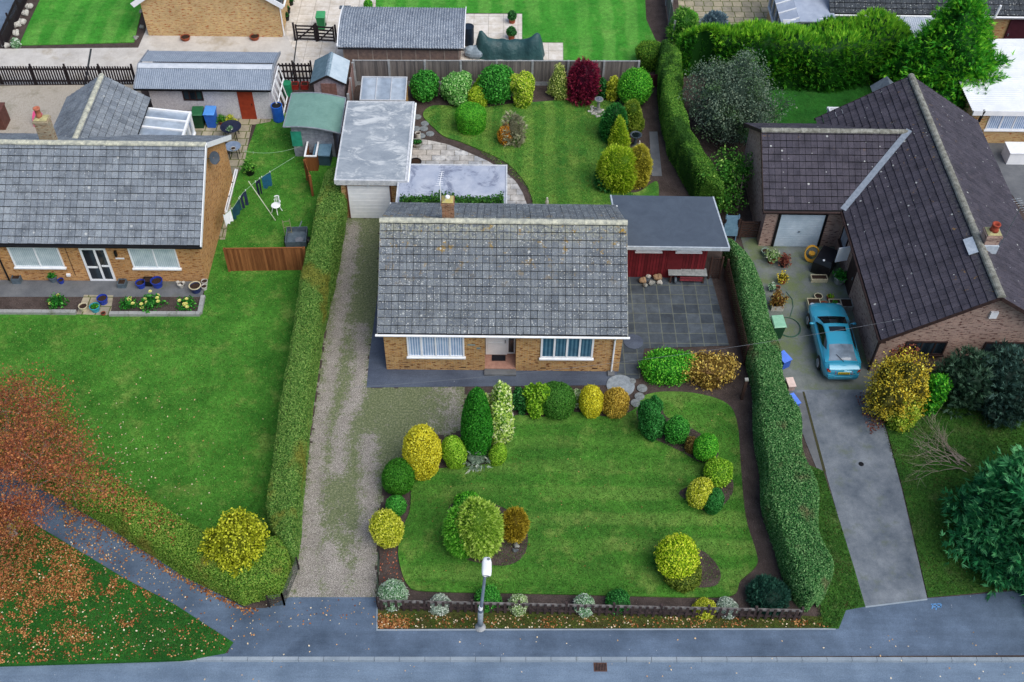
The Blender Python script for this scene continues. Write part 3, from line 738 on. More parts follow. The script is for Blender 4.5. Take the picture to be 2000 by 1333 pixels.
def tiles(mb, O, U, V, lu, lv, w=.3, g=.345, clip=None, under=True):
    O, U, V = Vector(O), Vector(U).normalized(), Vector(V).normalized(); N = U.cross(V).normalized()
    if N.z < 0: N = -N
    nu = max(1, round(lu/w)); nv = max(1, math.ceil(lv/g-.05)); w = lu/nu
    for j in range(nv):
        v0 = j*g; v1 = min(lv, v0+g+.03)
        jx = random.uniform(-.006, .006)
        for i in range(nu):
            c = O+U*((i+.5)*w)+V*((v0+v1)/2)
            if clip and not clip(c): continue
            u0 = i*w+.009+jx; u1 = (i+1)*w-.009+jx; h0 = .05+random.uniform(-.006, .006); h1 = .014
            s0 = v0+.05+random.uniform(-.006, .006)
            p = [O+U*u0+V*s0+N*h0, O+U*u1+V*s0+N*h0, O+U*u1+V*v1+N*h1, O+U*u0+V*v1+N*h1, O+U*u0+V*s0+N*.012, O+U*u1+V*s0+N*.012, O+U*u1+V*v1, O+U*u0+V*v1]
            r = min(1, max(0, random.gauss(.5, .2)))
            mb.add(p, [(0, 1, 2, 3), (0, 3, 7, 4), (1, 5, 6, 2)], r)
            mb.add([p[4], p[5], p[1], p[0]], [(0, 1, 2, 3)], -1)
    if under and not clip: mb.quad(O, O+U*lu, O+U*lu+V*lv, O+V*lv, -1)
    return mb
def ridge_tiles(mb, a, b, rad=.13, seg=.45):
    a, b = Vector(a), Vector(b); d = (b-a).normalized(); L = (b-a).length; s = Vector((-d.y, d.x, 0)).normalized(); n = int(L/seg)
    for i in range(n):
        p, q = a+d*(L*i/n+.004), a+d*(L*(i+1)/n-.004); ra = rad*(1.0+random.uniform(-.03, .05)); vs = []
        for e, rr_ in ((p, ra), (q, ra*.96)):
            for k in range(7):
                t = PI*(k/6); vs.append(e+s*(math.cos(t)*rr_*1.15)+Vector((0, 0, math.sin(t)*rr_-.05)))
        mb.add(vs, [(k, k+1, 8+k, 7+k) for k in range(6)]+[tuple(range(7)), tuple(range(7, 14))], random.random())
    return mb
def chimney(root, c, sx, sy, z0, z1, mb_, pots=(), cap=None, capmat=None, parent=None):
    x, y = c; m = MB(); m.box(x-sx/2, x+sx/2, y-sy/2, y+sy/2, z0, z1); m.box(x-sx/2-.04, x+sx/2+.04, y-sy/2-.04, y+sy/2+.04, z1-.16, z1-.06)
    ch = part('chimney', m, mb_, parent or root)
    t = MB(); t.add([(x-sx/2, y-sy/2, z1), (x+sx/2, y-sy/2, z1), (x+sx/2, y+sy/2, z1), (x-sx/2, y+sy/2, z1), (x-sx*.22, y-sy*.22, z1+.1), (x+sx*.22, y-sy*.22, z1+.1), (x+sx*.22, y+sy*.22, z1+.1), (x-sx*.22, y+sy*.22, z1+.1)],
                      [(4, 5, 6, 7), (0, 1, 5, 4), (1, 2, 6, 5), (2, 3, 7, 6), (3, 0, 4, 7)])
    return ch, t
def aerial(root, base, top, d, length, m, n=9, el=.28, mast=.018, vert=False):
    """mast with a rod aerial"""
    mb = MB(); base, top = Vector(base), Vector(top); d = Vector(d).normalized()
    mb.tube([base, top], mast, 6)
    a, b = top-d*length*.3, top+d*length*.7; mb.tube([a, b], .014, 5)
    s = Vector((0, 0, 1)) if vert else Vector((-d.y, d.x, 0))
    for i in range(n):
        p = a.lerp(b, i/(n-1)); l = el*(1.25 if i < 2 else 1-.25*i/n); mb.tube([p-s*l/2, p+s*l/2], .008, 4)
    return part('aerial', mb, m, root)
def panewave(name, a, b, per=.08, rough=.25, dark=None):
    n = NT(name); mp = n.n('Mapping'); mp.inputs['Scale'].default_value = (1, 0, 0); n.l(n.uv, mp.inputs[0])
    w = n.n('TexWave', wave_type='BANDS', bands_direction='X'); w.inputs['Scale'].default_value = .314/per; w.inputs['Distortion'].default_value = 1.5; n.l(mp.outputs[0], w.inputs[0])
    o = n.ramp(w.outputs['Fac'], [(.2, a), (.8, b)])
    o = n.mix(.4, o, n.ramp(n.noise(2.5, 4), [(.3, (.3, .3, .3)), (.7, (.8, .8, .8))]), 'OVERLAY')
    n.done(o, rough, .5); n.b.inputs['Coat Weight'].default_value = .6; n.b.inputs['Coat Roughness'].default_value = .03
    return n.m
m_net = panewave('glass_over_net_curtain', C('#7fa0c8'), C('#cfdcf0'), .11)
m_teal = panewave('glass_over_teal_curtain', C('#2f5870'), C('#547d92'), .16)
m_blind = panewave('glass_over_pale_blind', C('#a9bcc4'), C('#c4d3d8'), .09)
m_glass = panewave('dark_window_glass', C('#1b242c'), C('#2c3a44'), .6, .1)
m_grglass = panewave('grey_glazing', C('#8b98a6'), C('#a3afbb'), 1.3, .2)
m_brick_a = brickmat('buff_brick', C('#a87c4a'), C('#be9a62'), C('#b8aa90'), dark=C('#6a4028'))
m_brick_l = brickmat('orange_buff_brick', C('#ac7c4a'), C('#c0905a'), C('#b8a486'), dark=C('#7a4726'))
m_brick_r = brickmat('pink_grey_brick', C('#957a70'), C('#a98f82'), C('#a59c92'), dark=C('#5a3f3c'))
m_brick_t = brickmat('pale_yellow_brick', C('#b99a68'), C('#c9a97a'), C('#b8a98c'), dark=C('#a4623c'))
m_tile_a = tilemat('grey_roof_tiles', C('#69727d'), C('#868e95'), C('#aeb09a'), C('#a5852e'), 4.6, 5.35, .85, ycut=.57, mossamt=.6)
m_tile_l = tilemat('blue_grey_roof_tiles', C('#7d8792'), C('#98a1a9'), C('#aeb0a4'), C('#b8902e'), 5.2, 5.9, .8, wsets=((1.6, .13, .6), (4.0, .16, .82), (12.0, .3, .78)), ycut=.7, mossamt=.3)
m_tile_r = tilemat('brown_roof_tiles', C('#45434f'), C('#58545f'), C('#84827a'), C('#b0862e'), 5.0, 5.4, .9, mossamt=.15, wsets=((1.7, .11, .55), (4.5, .15, .86)), ycut=.62)
m_tile_d = tilemat('dark_roof_tiles', C('#3c424a'), C('#535a62'), C('#6f7468'), None, white=.7)
m_ridge = flat('lichened_ridge', C('#bdbdaa'), C('#8d9088'), 5, .95, .1, bump=.6, fine=.4)
m_ridge_r = flat('mossy_ridge', C('#8f9088'), C('#64645c'), 5, .95, .1, bump=.6, fine=.4)
m_lead = flat('lead_flashing', C('#8d97a3'), C('#76818d'), 6, .5, .4)
m_flaunch = flat('lichened_mortar', C('#b3ad7c'), C('#8f8a68'), 9, .95, bump=.5)
m_potlip = flat('red_clay_pot', C('#b0503a'), C('#8f3d2c'), 9, .8)
def feltmat(name, a, b, stain, cut=.5, sc=.8, str_=(1, 1, 1)):
    n = NT(name); mp = n.n('Mapping'); mp.inputs['Scale'].default_value = str_; n.l(n.obj, mp.inputs[0])
    o = n.ramp(n.noise(sc, 9, .75, mp.outputs[0], .5), [(.3, a), (.68, b)])
    o = n.mix(n.step(n.noise(sc*.8, 8, .75, mp.outputs[0], .6, (9, 4, 0)), cut, cut+.12), o, stain)
    o = n.mix(.25, o, n.ramp(n.noise(50, 3, .8), [(.3, (.2, .2, .2)), (.7, (.9, .9, .9))]), 'OVERLAY')
    return n.done(o, .6, .3)
m_trim = flat('weathered_white_trim', C('#cdd1d4'), C('#a9afb5'), 5, .6, fine=.25)
m_felt_g = feltmat('weathered_garage_felt', C('#76818c'), C('#a3abb2'), C('#c3c8ca'), .5, 1.3, (.7, 1.2, 1))
m_felt_e = feltmat('stained_flat_roof', C('#8e99ae'), C('#b9bfcb'), C('#747c90'), .5, .9, (1.0, .8, 1))
m_felt_d = feltmat('dark_felt', C('#434d5a'), C('#505b68'), C('#4a5462'), .6, 1.5)
def gutter(root, a, b, m, rad=.055):
    mb = MB(); mb.tube([a, b], rad, 8); return part('gutter', mb, m, root)

# ------------------------------------------------------------------ the bungalow in the middle
def main_bungalow():
    rt = thing('bungalow', 'buff brick bungalow with lichened grey tiled roof in the middle of the picture', 'house', (.1, 35.7, 0), world=True)
    x0, x1, y0, y1 = -5.03, 5.28, 31.78, 39.6
    E0, E1, RY, EZ, RZ = 31.5, 39.9, 35.7, 2.65, 5.34
    a = onY(947, 724, y0).x; b = onY(1007, 724, y0).x; yr = 32.62
    w = MB(); w.wall([(a, yr), (a, y0), (x0, y0), (x0, y1), (x1, y1), (x1, y0), (b, y0), (b, yr)], 0, 2.6, closed=False)
    w.wall([(a, yr), (b, yr)], 0, 2.6, closed=False)
    for x in (x0, x1): w.poly([(x, y0, 2.6), (x, y1, 2.6), (x, RY, 5.12)])
    part('wall', w, m_brick_a, rt)
    rf = MB(); L = math.hypot(RY-E0, RZ-EZ); cp, sp = (RY-E0)/L, (RZ-EZ)/L
    tiles(rf, (-5.25, E0, EZ), (1, 0, 0), (0, cp, sp), 10.7, L-.02, .297, .345)
    tiles(rf, (-5.25, E1, EZ), (1, 0, 0), (0, -cp, sp), 10.7, L-.02, .297, .345)
    roof = part('roof', rf, m_tile_a, rt)
    rd = MB(); ridge_tiles(rd, (-5.27, RY, RZ+.06), (5.47, RY, RZ+.06)); part('ridge_tiles', rd, m_ridge, roof)
    for x in (-5.235, 5.435):
        vb = MB()
        for yy in (E0, E1): vb.beam((x, yy, EZ-.05), (x, RY, RZ-.05), .03, .1)
        part('verge', vb, m_ridge, roof)
    fb = MB(); fb.box(-5.2, 5.4, E0+.06, E0+.085, 2.42, 2.62); fb.box(-5.2, 5.4, E1-.085, E1-.06, 2.42, 2.62); fb.box(-5.2, 5.4, E0+.09, y0, 2.43, 2.445); part('fascia', fb, m_white, rt)
    gutter(rt, (-5.32, E0-.02, 2.6), (5.53, E0-.02, 2.58), m_white)
    gutter(rt, (-5.32, E1+.02, 2.6), (5.53, E1+.02, 2.58), m_white)
    fp = FP('S', y0)
    p = onY(797, 697, y0); q = onY(907.5, 697, y0)
    window(rt, fp, p.x, q.x, p.z+.06, 2.32, (.25, .5, .75), (), m_white, m_net, .075)
    p = onY(1055, 700, y0); q = onY(1157, 700, y0)
    window(rt, fp, p.x, q.x, p.z+.06, 2.32, (.26, .5, .74), (), m_white, m_teal, .085)
    # porch: door panel, side light, tiled floor, step
    fr = FP('S', yr)
    d = MB(); wbox(d, fr, a+.03, a+.03+(b-a)*.7, .19, 2.3, .01, .06); wbox(d, fr, a+.12, a+(b-a)*.6, .35, 1.0, .06, .075); wbox(d, fr, a+.12, a+(b-a)*.6, 1.2, 2.1, .06, .075)
    dr = part('door', d, m_white, rt); h = MB(); wbox(h, fr, a+(b-a)*.64, a+(b-a)*.67, 1.0, 1.18, .06, .1); part('handle', h, m_metal, dr)
    window(rt, fr, a+(b-a)*.72, b-.03, .25, 2.3, (), (), m_white, m_glass, .06, 0)
    f = MB(); f.box(a, b, y0-.02, yr, .02, .17); part('porch_floor', f, flat('pink_porch_tiles', C('#b08878'), C('#9a7466'), 6, .7), rt)
    mt = MB(); mt.box(a+.3, b-.45, yr-.42, yr-.08, .172, .185); part('door_mat', mt, flat('dark_mat', C('#22242c'), C('#191b22'), 9, .95), rt)
    s = MB(); s.box(a-.02, b+.02, y0-.34, y0-.025, .02, .13); part('step', s, m_path, rt)
    dp = MB(); xd = onY(1193, 722, y0).x
    dp.tube([(xd+.02, E0-.02, 2.56), (xd+.02, E0+.05, 2.42), (xd+.02, y0-.07, 2.2), (xd+.02, y0-.07, .12)], .04, 8); part('downpipe', dp, m_white, rt)
    gl = MB(); gl.box(xd-.14, xd+.16, y0-.3, y0-.02, .024, .11); part('gully', gl, m_path, rt)
    av = MB()
    for px in (795, 905, 1061, 1162): 
        xx = onY(px, 718, y0).x; wbox(av, fp, xx-.12, xx+.12, .17, .24, 0, .006)
    part('air_brick', av, flat('dark_air_brick', C('#4a2a1e')), rt)
    sg = MB(); p = onY(913, 673, y0); wbox(sg, fp, p.x, p.x+.34, p.z-.06, p.z+.02, 0, .02); part('name_sign', sg, flat('weathered_sign', C('#8a9a98'), C('#6d7a76'), 12), rt)
    sg = MB(); p = onY(931, 679, y0); wbox(sg, fp, p.x, p.x+.17, p.z-.1, p.z, 0, .02); part('number_plaque', sg, flat('weathered_plaque', C('#7f9090'), C('#667472'), 12), rt)
    # chimney and aerial
    c = G(875, 424, 5.35); ch, fl = chimney(rt, (c.x, RY+.5), .5, .5, 4.7, 6.15, brickmat('stack_brick', C('#8a6048'), C('#9c7458'), C('#a69a84'), dark=C('#5a3a2c')), parent=roof)
    part('flaunching', fl, flat('yellow_lichen_mortar', C('#b8aa4e'), C('#9a9678'), 5, .95, bump=.4), rt)
    pt = MB(); pt.lathe((c.x, RY+.5, 6.22), [(.1, 0), (.1, .1), (.07, .13)], 10); part('chimney_cowl', pt, m_white, rt)
    lf = MB(); lf.box(c.x-.34, c.x+.42, RY+.14, RY+.24, 5.0, 5.3); part('flashing', lf, m_lead, rt)
    t = G(854, 366, 7.0); aerial(rt, (c.x-.3, RY+.5, 5.6), (c.x-.3, RY+.55, 7.1), (.1, 1, .02), .9, m_white, 8, .26)
    # flat-roofed rear extension
    ex = MB(); ex.wall([(-4.85, y1), (-4.85, 42.8), (.08, 42.8), (.08, y1)], 0, 2.35, closed=False); e = part('extension_wall', ex, m_brick_a, rt)
    r_ = MB(); r_.box(-5.0, .2, 39.95, 42.92, 2.36, 2.5); part('flat_roof', r_, m_felt_e, e)
    tr = MB(); tr.box(-5.07, -5.0, 39.9, 42.99, 2.3, 2.54); tr.box(.2, .27, 39.9, 42.99, 2.3, 2.54); tr.box(-5.0, .2, 42.92, 42.99, 2.3, 2.535)
    part('roof_trim', tr, m_trim, e)
    return rt
main_bungalow()

def ivy_strip():
    P = []; N = []
    for i in range(2300):
        x = random.uniform(-4.85, .1); hgt = .18+.22*max(0, math.sin(x*2.1+1))*random.random()+.12*random.random()
        y = random.uniform(39.98, 40.05+.75*hgt*2); P.append((x, y, 2.5+random.uniform(.02, hgt))); N.append((random.gauss(0, .5), random.gauss(0, .5), 1))
    V, Q = leaves(np.array(P), np.array(N), .11, .5, 1.2)
    rv = np.clip(.5+.25*rng.normal(size=len(Q)), 0, 1); base = np.array([-2.4, 40.2, 2.5])
    o = npmesh('creeper', V-base, Q, rv, leafmat('creeper_leaf', C('#16300f'), C('#2f6420'), C('#5f9440'))); o.location = base
    tag(o, 'green creeper growing along the flat roof behind the chimney', 'plant')
ivy_strip()

# ------------------------------------------------------------------ flat-roofed garage
def garage():
    rt = thing('garage', 'flat-roofed brick garage with white door at the top of the gravel drive', 'garage', (-6.4, 44.8, 0), world=True)
    w = MB(); w.wall([(-7.9, 41.8), (-7.9, 47.8), (-4.85, 47.8), (-4.85, 41.8)], 0, 2.4); part('wall', w, m_brick_a, rt)
    r_ = MB(); r_.box(-8.08, -4.72, 41.66, 47.9, 2.45, 2.6); part('roof', r_, m_felt_g, rt)
    f = MB(); f.box(-8.15, -8.08, 41.56, 47.97, 2.38, 2.63); f.box(-4.72, -4.62, 41.56, 47.97, 2.38, 2.63); f.box(-8.08, -4.72, 41.56, 41.66, 2.32, 2.62); f.box(-8.08, -4.72, 47.9, 47.97, 2.38, 2.625)
    part('fascia', f, m_trim, rt)
    gutter(rt, (-4.56, 41.6, 2.5), (-4.56, 47.95, 2.52), m_white, .05)
    a, b = G(686.5, 422).x, G(766.5, 422).x
    d = MB(); fp = FP('S', 41.8); wbox(d, fp, a, b, .02, 2.1, 0, .05)
    for k in range(1, 9): wbox(d, fp, a+.06, b-.06, 2.1*k/9-.006, 2.1*k/9+.006, .05, .056)
    dr = part('garage_door', d, m_white, rt)
    h = MB(); wbox(h, fp, (a+b)/2-.06, (a+b)/2+.06, 2.12, 2.2, .0, .12); part('lamp', h, m_white, rt)
    fr = MB(); wbox(fr, fp, a-.07, a, 0, 2.2, 0, .07); wbox(fr, fp, b, b+.07, 0, 2.2, 0, .07); part('door_frame', fr, flat('brown_frame', C('#6b4334')), rt)
garage()

# ------------------------------------------------------------------ dark red workshop with flat felt roof
m_redwood = None
def redshed():
    n = NT('dark_red_boards'); o = n.ramp(n.attr('rnd'), [(0, C('#54161c')), (1, C('#7a242b'))])
    o = n.mix(.4, o, n.ramp(n.noise(3, 6, .7), [(.3, (.25, .25, .25)), (.7, (.8, .8, .8))]), 'OVERLAY'); m = n.done(o, .75, .25)
    rt = thing('workshop', 'dark red boarded workshop with grey felt flat roof right of the bungalow', 'outbuilding', (7.8, 39, 0), world=True)
    x0, x1, y0, y1 = 5.55, 9.72, 37.75, 40.5
    w = MB(); w.wall([(x1, y0), (x1, y1), (x0, y1), (x0, y0)], 0, 2.45, closed=False); fp = FP('S', y0)
    w.quad((x0, y0, 0), (x1, y0, 0), (x1, y0, 2.45), (x0, y0, 2.45), 0)
    k = x0; 
    while k < x1-.08:                                 # vertical boards with dark gaps
        wbox(w, fp, k+.012, min(x1, k+.13), .02, 2.4, 0, .022, random.random()); k += .14
    part('wall', w, m, rt)
    r_ = MB(); z = 2.6
    pl = [(5.26, 40.72), (10.2, 40.68), (10.52, 37.14), (5.5, 37.16)]
    r_.prism(list(reversed(pl)), 2.5, 2.6); part('roof', r_, m_felt_d, rt)
    f = MB()
    for a, b in ((pl[0], pl[3]), (pl[1], pl[2])): f.beam((a[0], a[1], 2.535), (b[0], b[1], 2.535), .07, .16)
    f.beam((pl[3][0], pl[3][1]-.03, 2.52), (pl[2][0]+.03, pl[2][1]-.03, 2.52), .06, .2); part('fascia', f, flat('grey_white_board', C('#b9c3cb'), C('#98a4ae'), 5), rt)
    for px0, px1 in ((1242, 1291), (1321, 1369)):
        a, b = onY(px0, 492, y0).x, onY(px1, 492, y0).x
        window(rt, fp, a, b, 1.78, 2.28, (), (), m_white, m_grglass, .04, .04)
    dt = MB(); c = onY(1308, 510, y0).x; wbox(dt, fp, c-.12, c+.6, .02, 1.75, .022, .045, .3)
    part('door', dt, m, rt)
redshed()

# ------------------------------------------------------------------ bungalow on the left
def left_bungalow():
    rt = thing('bungalow', 'orange brick bungalow with blue-grey roof and cross wing at the left edge', 'house', (-20, 40.8, 0), world=True)
    x0, x1, y0, y1 = -32, -13.95, 37.1, 44.5; E0, E1, RY, EZ, RZ = 36.78, 44.82, 40.8, 2.65, 5.3
    XR = -13.72; XL = -32.4
    w = MB(); w.wall([(x0, y0), (x1, y0), (x1, y1), (x0, y1)], 0, 2.6); w.poly([(x1, y0, 2.6), (x1, y1, 2.6), (x1, RY, 5.08)])
    # wing
    c1 = G(292.6, 196, 2.65); c0 = G(93.5, 191, 2.65)
    wx1, wx0 = -18.35, -22.75; wrx = (wx0+wx1)/2; wz = EZ+(wx1-wrx)*.66; wy = 47.9
    w.wall([(wx1-.25, y1), (wx1-.25, wy-.2), (wx0+.25, wy-.2), (wx0+.25, y1)], 0, 2.55, closed=False); w.poly([(wx1-.25, wy-.2, 2.55), (wx0+.25, wy-.2, 2.55), (wrx, wy-.2, wz-.2)])
    part('wall', w, m_brick_l, rt)
    L = math.hypot(RY-E0, RZ-EZ); cp, sp = (RY-E0)/L, (RZ-EZ)/L
    zm = lambda p: EZ+(E1-p.y)*sp/cp
    zw = lambda p: wz-abs(p.x-wrx)*.66
    rf = MB(); tiles(rf, (XL, E0, EZ), (1, 0, 0), (0, cp, sp), XR-XL, L-.02, .3, .345)
    tiles(rf, (XL, E1, EZ), (1, 0, 0), (0, -cp, sp), XR-XL, L-.02, .3, .345, clip=lambda p: (not (wx0-.1 < p.x < wx1+.1)) or zm(p) > zw(p)-.12)
    Lw = math.hypot(wrx-wx0, wz-EZ); cq, sq = (wrx-wx0)/Lw, (wz-EZ)/Lw; ys = 41.5
    for xx, s in ((wx1, -1), (wx0, 1)):
        tiles(rf, (xx, ys, EZ), (0, 1, 0), (s*cq, 0, sq), wy-ys, Lw-.02, .3, .345, clip=lambda p: p.y > E1-.2 or zw(p) > zm(p)-.12)
    rf.quad((XL, E1, EZ-.01), (XR, E1, EZ-.01), (XR, RY, RZ-.01), (XL, RY, RZ-.01), -1)
    rf.quad((wx1, 42.5, EZ-.012), (wx1, wy, EZ-.012), (wrx, wy, wz-.012), (wrx, 42.5, wz-.012), -1); rf.quad((wx0, 42.5, EZ-.012), (wx0, wy, EZ-.012), (wrx, wy, wz-.012), (wrx, 42.5, wz-.012), -1)
    roof = part('roof', rf, m_tile_l, rt)
    rd = MB(); ridge_tiles(rd, (XL, RY, RZ+.06), (XR+.02, RY, RZ+.06)); part('ridge_tiles', rd, m_ridge, roof); rd = MB(); ridge_tiles(rd, (wrx, 42.3, wz+.05), (wrx, wy, wz+.05), .12); part('ridge_tiles', rd, m_ridge, roof)
    bb = MB(); bb.beam((XR+.03, E0-.02, EZ-.04), (XR+.03, RY, RZ-.04), .035, .24); bb.beam((XR+.03, E1+.02, EZ-.04), (XR+.03, RY, RZ-.04), .035, .24)
    part('bargeboard', bb, m_white, rt)
    fb = MB(); fb.box(XL, XR, E0+.05, E0+.08, 2.42, 2.62); fb.box(XL, XR, E0+.085, y0, 2.43, 2.445); part('fascia', fb, m_dkwood, rt)
    gutter(rt, (XL, E0-.02, 2.58), (XR+.05, E0-.02, 2.58), m_black)
    fp = FP('S', y0)
    for (xa, ya, xb) in ((31, 522, 128), (262, 524, 353)):
        p, q = onY(xa, ya, y0), onY(xb, ya, y0); window(rt, fp, p.x, q.x, p.z+.05, 2.25, (.52,), (), m_white, m_blind, .065)
        tb = MB(); wbox(tb, fp, p.x+.07, q.x-.07, 1.9, 1.95, .03, .057); 
    p, q = onY(177, 546, y0), onY(227, 546, y0)
    d = window(rt, fp, p.x, q.x, .08, 2.2, (.56,), ((.42, (0, 1)), (.46, (1, 2))), m_white, m_glass, .1, 0, 'door', bar=.1)
    h = MB(); hx = p.x+(q.x-p.x)*.52; wbox(h, fp, hx-.015, hx+.015, 1.0, 1.14, .055, .09); part('handle', h, m_metal, d)
    p, q = onY(232, 505, y0), onY(242, 505, y0)
    sg = MB(); wbox(sg, fp, p.x-.15, q.x+.02, p.z-.04, p.z+.04, 0, .02); part('name_sign', sg, m_white, rt)
    lm = MB(); p = onY(226, 492, y0); wbox(lm, fp, p.x-.05, p.x+.05, p.z-.2, p.z+.1, 0, .14); part('wall_lamp', lm, m_black, rt)
    vb = MB(); p = onY(134, 536, y0); wbox(vb, fp, p.x-.08, p.x+.1, p.z-.06, p.z+.06, 0, .1); part('meter_box', vb, m_white, rt)
    pc = MB(); p = onY(135, 505, y0); pc.tube([(p.x, y0-.02, 2.4), (p.x, y0-.02, .4)], .012, 5); part('cable', pc, m_dkwood, rt)
    dp = MB(); dp.tube([(-23.3, y0-.08, 2.5), (-23.3, y0-.08, .1)], .04, 8); part('downpipe', dp, m_black, rt)
    # side window on the gable
    fe = FP('E', x1); pa, pb = onX(438, 410, x1), onX(460, 332, x1); ya, yb = pa.y, pb.y; zt = (pa.z+pb.z)/2
    window(rt, fe, ya, yb, max(.15, zt-.95), zt, (.33, .66), (), m_white, m_grglass, .09, .06)
    sd_ = MB(); p = onX(405, 310, x1); sd_.tube([(x1, p.y, p.z), (x1+.25, p.y, p.z+.05)], .02, 6)
    dk = part('satellite_dish', sd_, m_gry, rt); dm = MB(); ax = Vector((.75, -.5, .3)).normalized(); s1 = ax.cross(Vector((0, 0, 1))).normalized(); s2 = s1.cross(ax); vs = []; cc = Vector((x1+.3, p.y, p.z+.05))
    for ra, dd in ((.02, 0), (.15, .02), (.3, .08)):
        for k in range(14): t = 2*PI*k/14; vs.append(cc+ax*dd+s1*(ra*math.cos(t))+s2*(ra*1.1*math.sin(t)))
    dm.add(vs, [(r_*14+k, r_*14+(k+1) % 14, (r_+1)*14+(k+1) % 14, (r_+1)*14+k) for r_ in range(2) for k in range(14)]); dm.tube([cc+s2*-.3+ax*.08, cc+ax*.4-s2*.1], .012, 5); part('dish', dm, flat('dish_grey', C('#4b5560')), dk, smooth=True)
    c = G(97, 262, 4.6); ch, fl = chimney(rt, (-21.35, 41.75), .62, .5, 4.3, 6.0, brickmat('lichened_stack_brick', C('#98917c'), C('#a08a6e'), C('#a69a84'), dark=C('#74533c')), parent=roof)
    part('flaunching', fl, m_flaunch, rt)
    pt = MB(); pt.lathe((-21.4, 41.75, 6.06), [(.16, 0), (.13, .1), (.125, .42), (.16, .44), (.16, .5), (.1, .5), (.1, .3)], 14); part('chimney_pot', pt, flat('orange_clay_pot', C('#b8735a'), C('#9d5c46'), 6), rt, smooth=True)
    fl = MB(); fl.box(-22.1, -21.1, 41.3, 41.48, 4.8, 4.95); part('flashing', fl, m_lead, rt)
    # glazed lean-to with white bars against the wing
    a = G(278, 262, 2.35); lx0, lx1, ly0, ly1 = wx1-.2, -16.35, 45.0, 47.35
    lw = MB(); lw.wall([(lx0, ly0), (lx1, ly0), (lx1, ly1), (lx0, ly1)], 0, .9); cw = part('conservatory_wall', lw, m_brick_l, rt)
    gl = MB(); gl.quad((lx0, ly0, 2.45), (lx1, ly0, 2.2), (lx1, ly1, 2.2), (lx0, ly1, 2.45)); gl.wall([(lx0, ly0), (lx1, ly0), (lx1, ly1), (lx0, ly1)], .9, 2.18); part('glazing', gl, m_grglass, cw)
    br = MB()
    for k in range(4): yy = ly0+.04+(ly1-ly0-.08)*k/3; br.beam((lx0, yy, 2.49), (lx1+.05, yy, 2.23), .1, .07)
    br.beam((lx1+.05, ly0-.02, 2.2), (lx1+.05, ly1+.02, 2.2), .12, .14)
    for k in range(4): yy = ly0+.04+(ly1-ly0-.08)*k/3; br.beam((lx1+.03, yy, .9), (lx1+.03, yy, 2.13), .08, .08, (1, 0, 0))
    br.beam((lx1+.03, ly0, .92), (lx1+.03, ly1, .92), .12, .08); part('glazing_bars', br, m_white, cw)
left_bungalow()

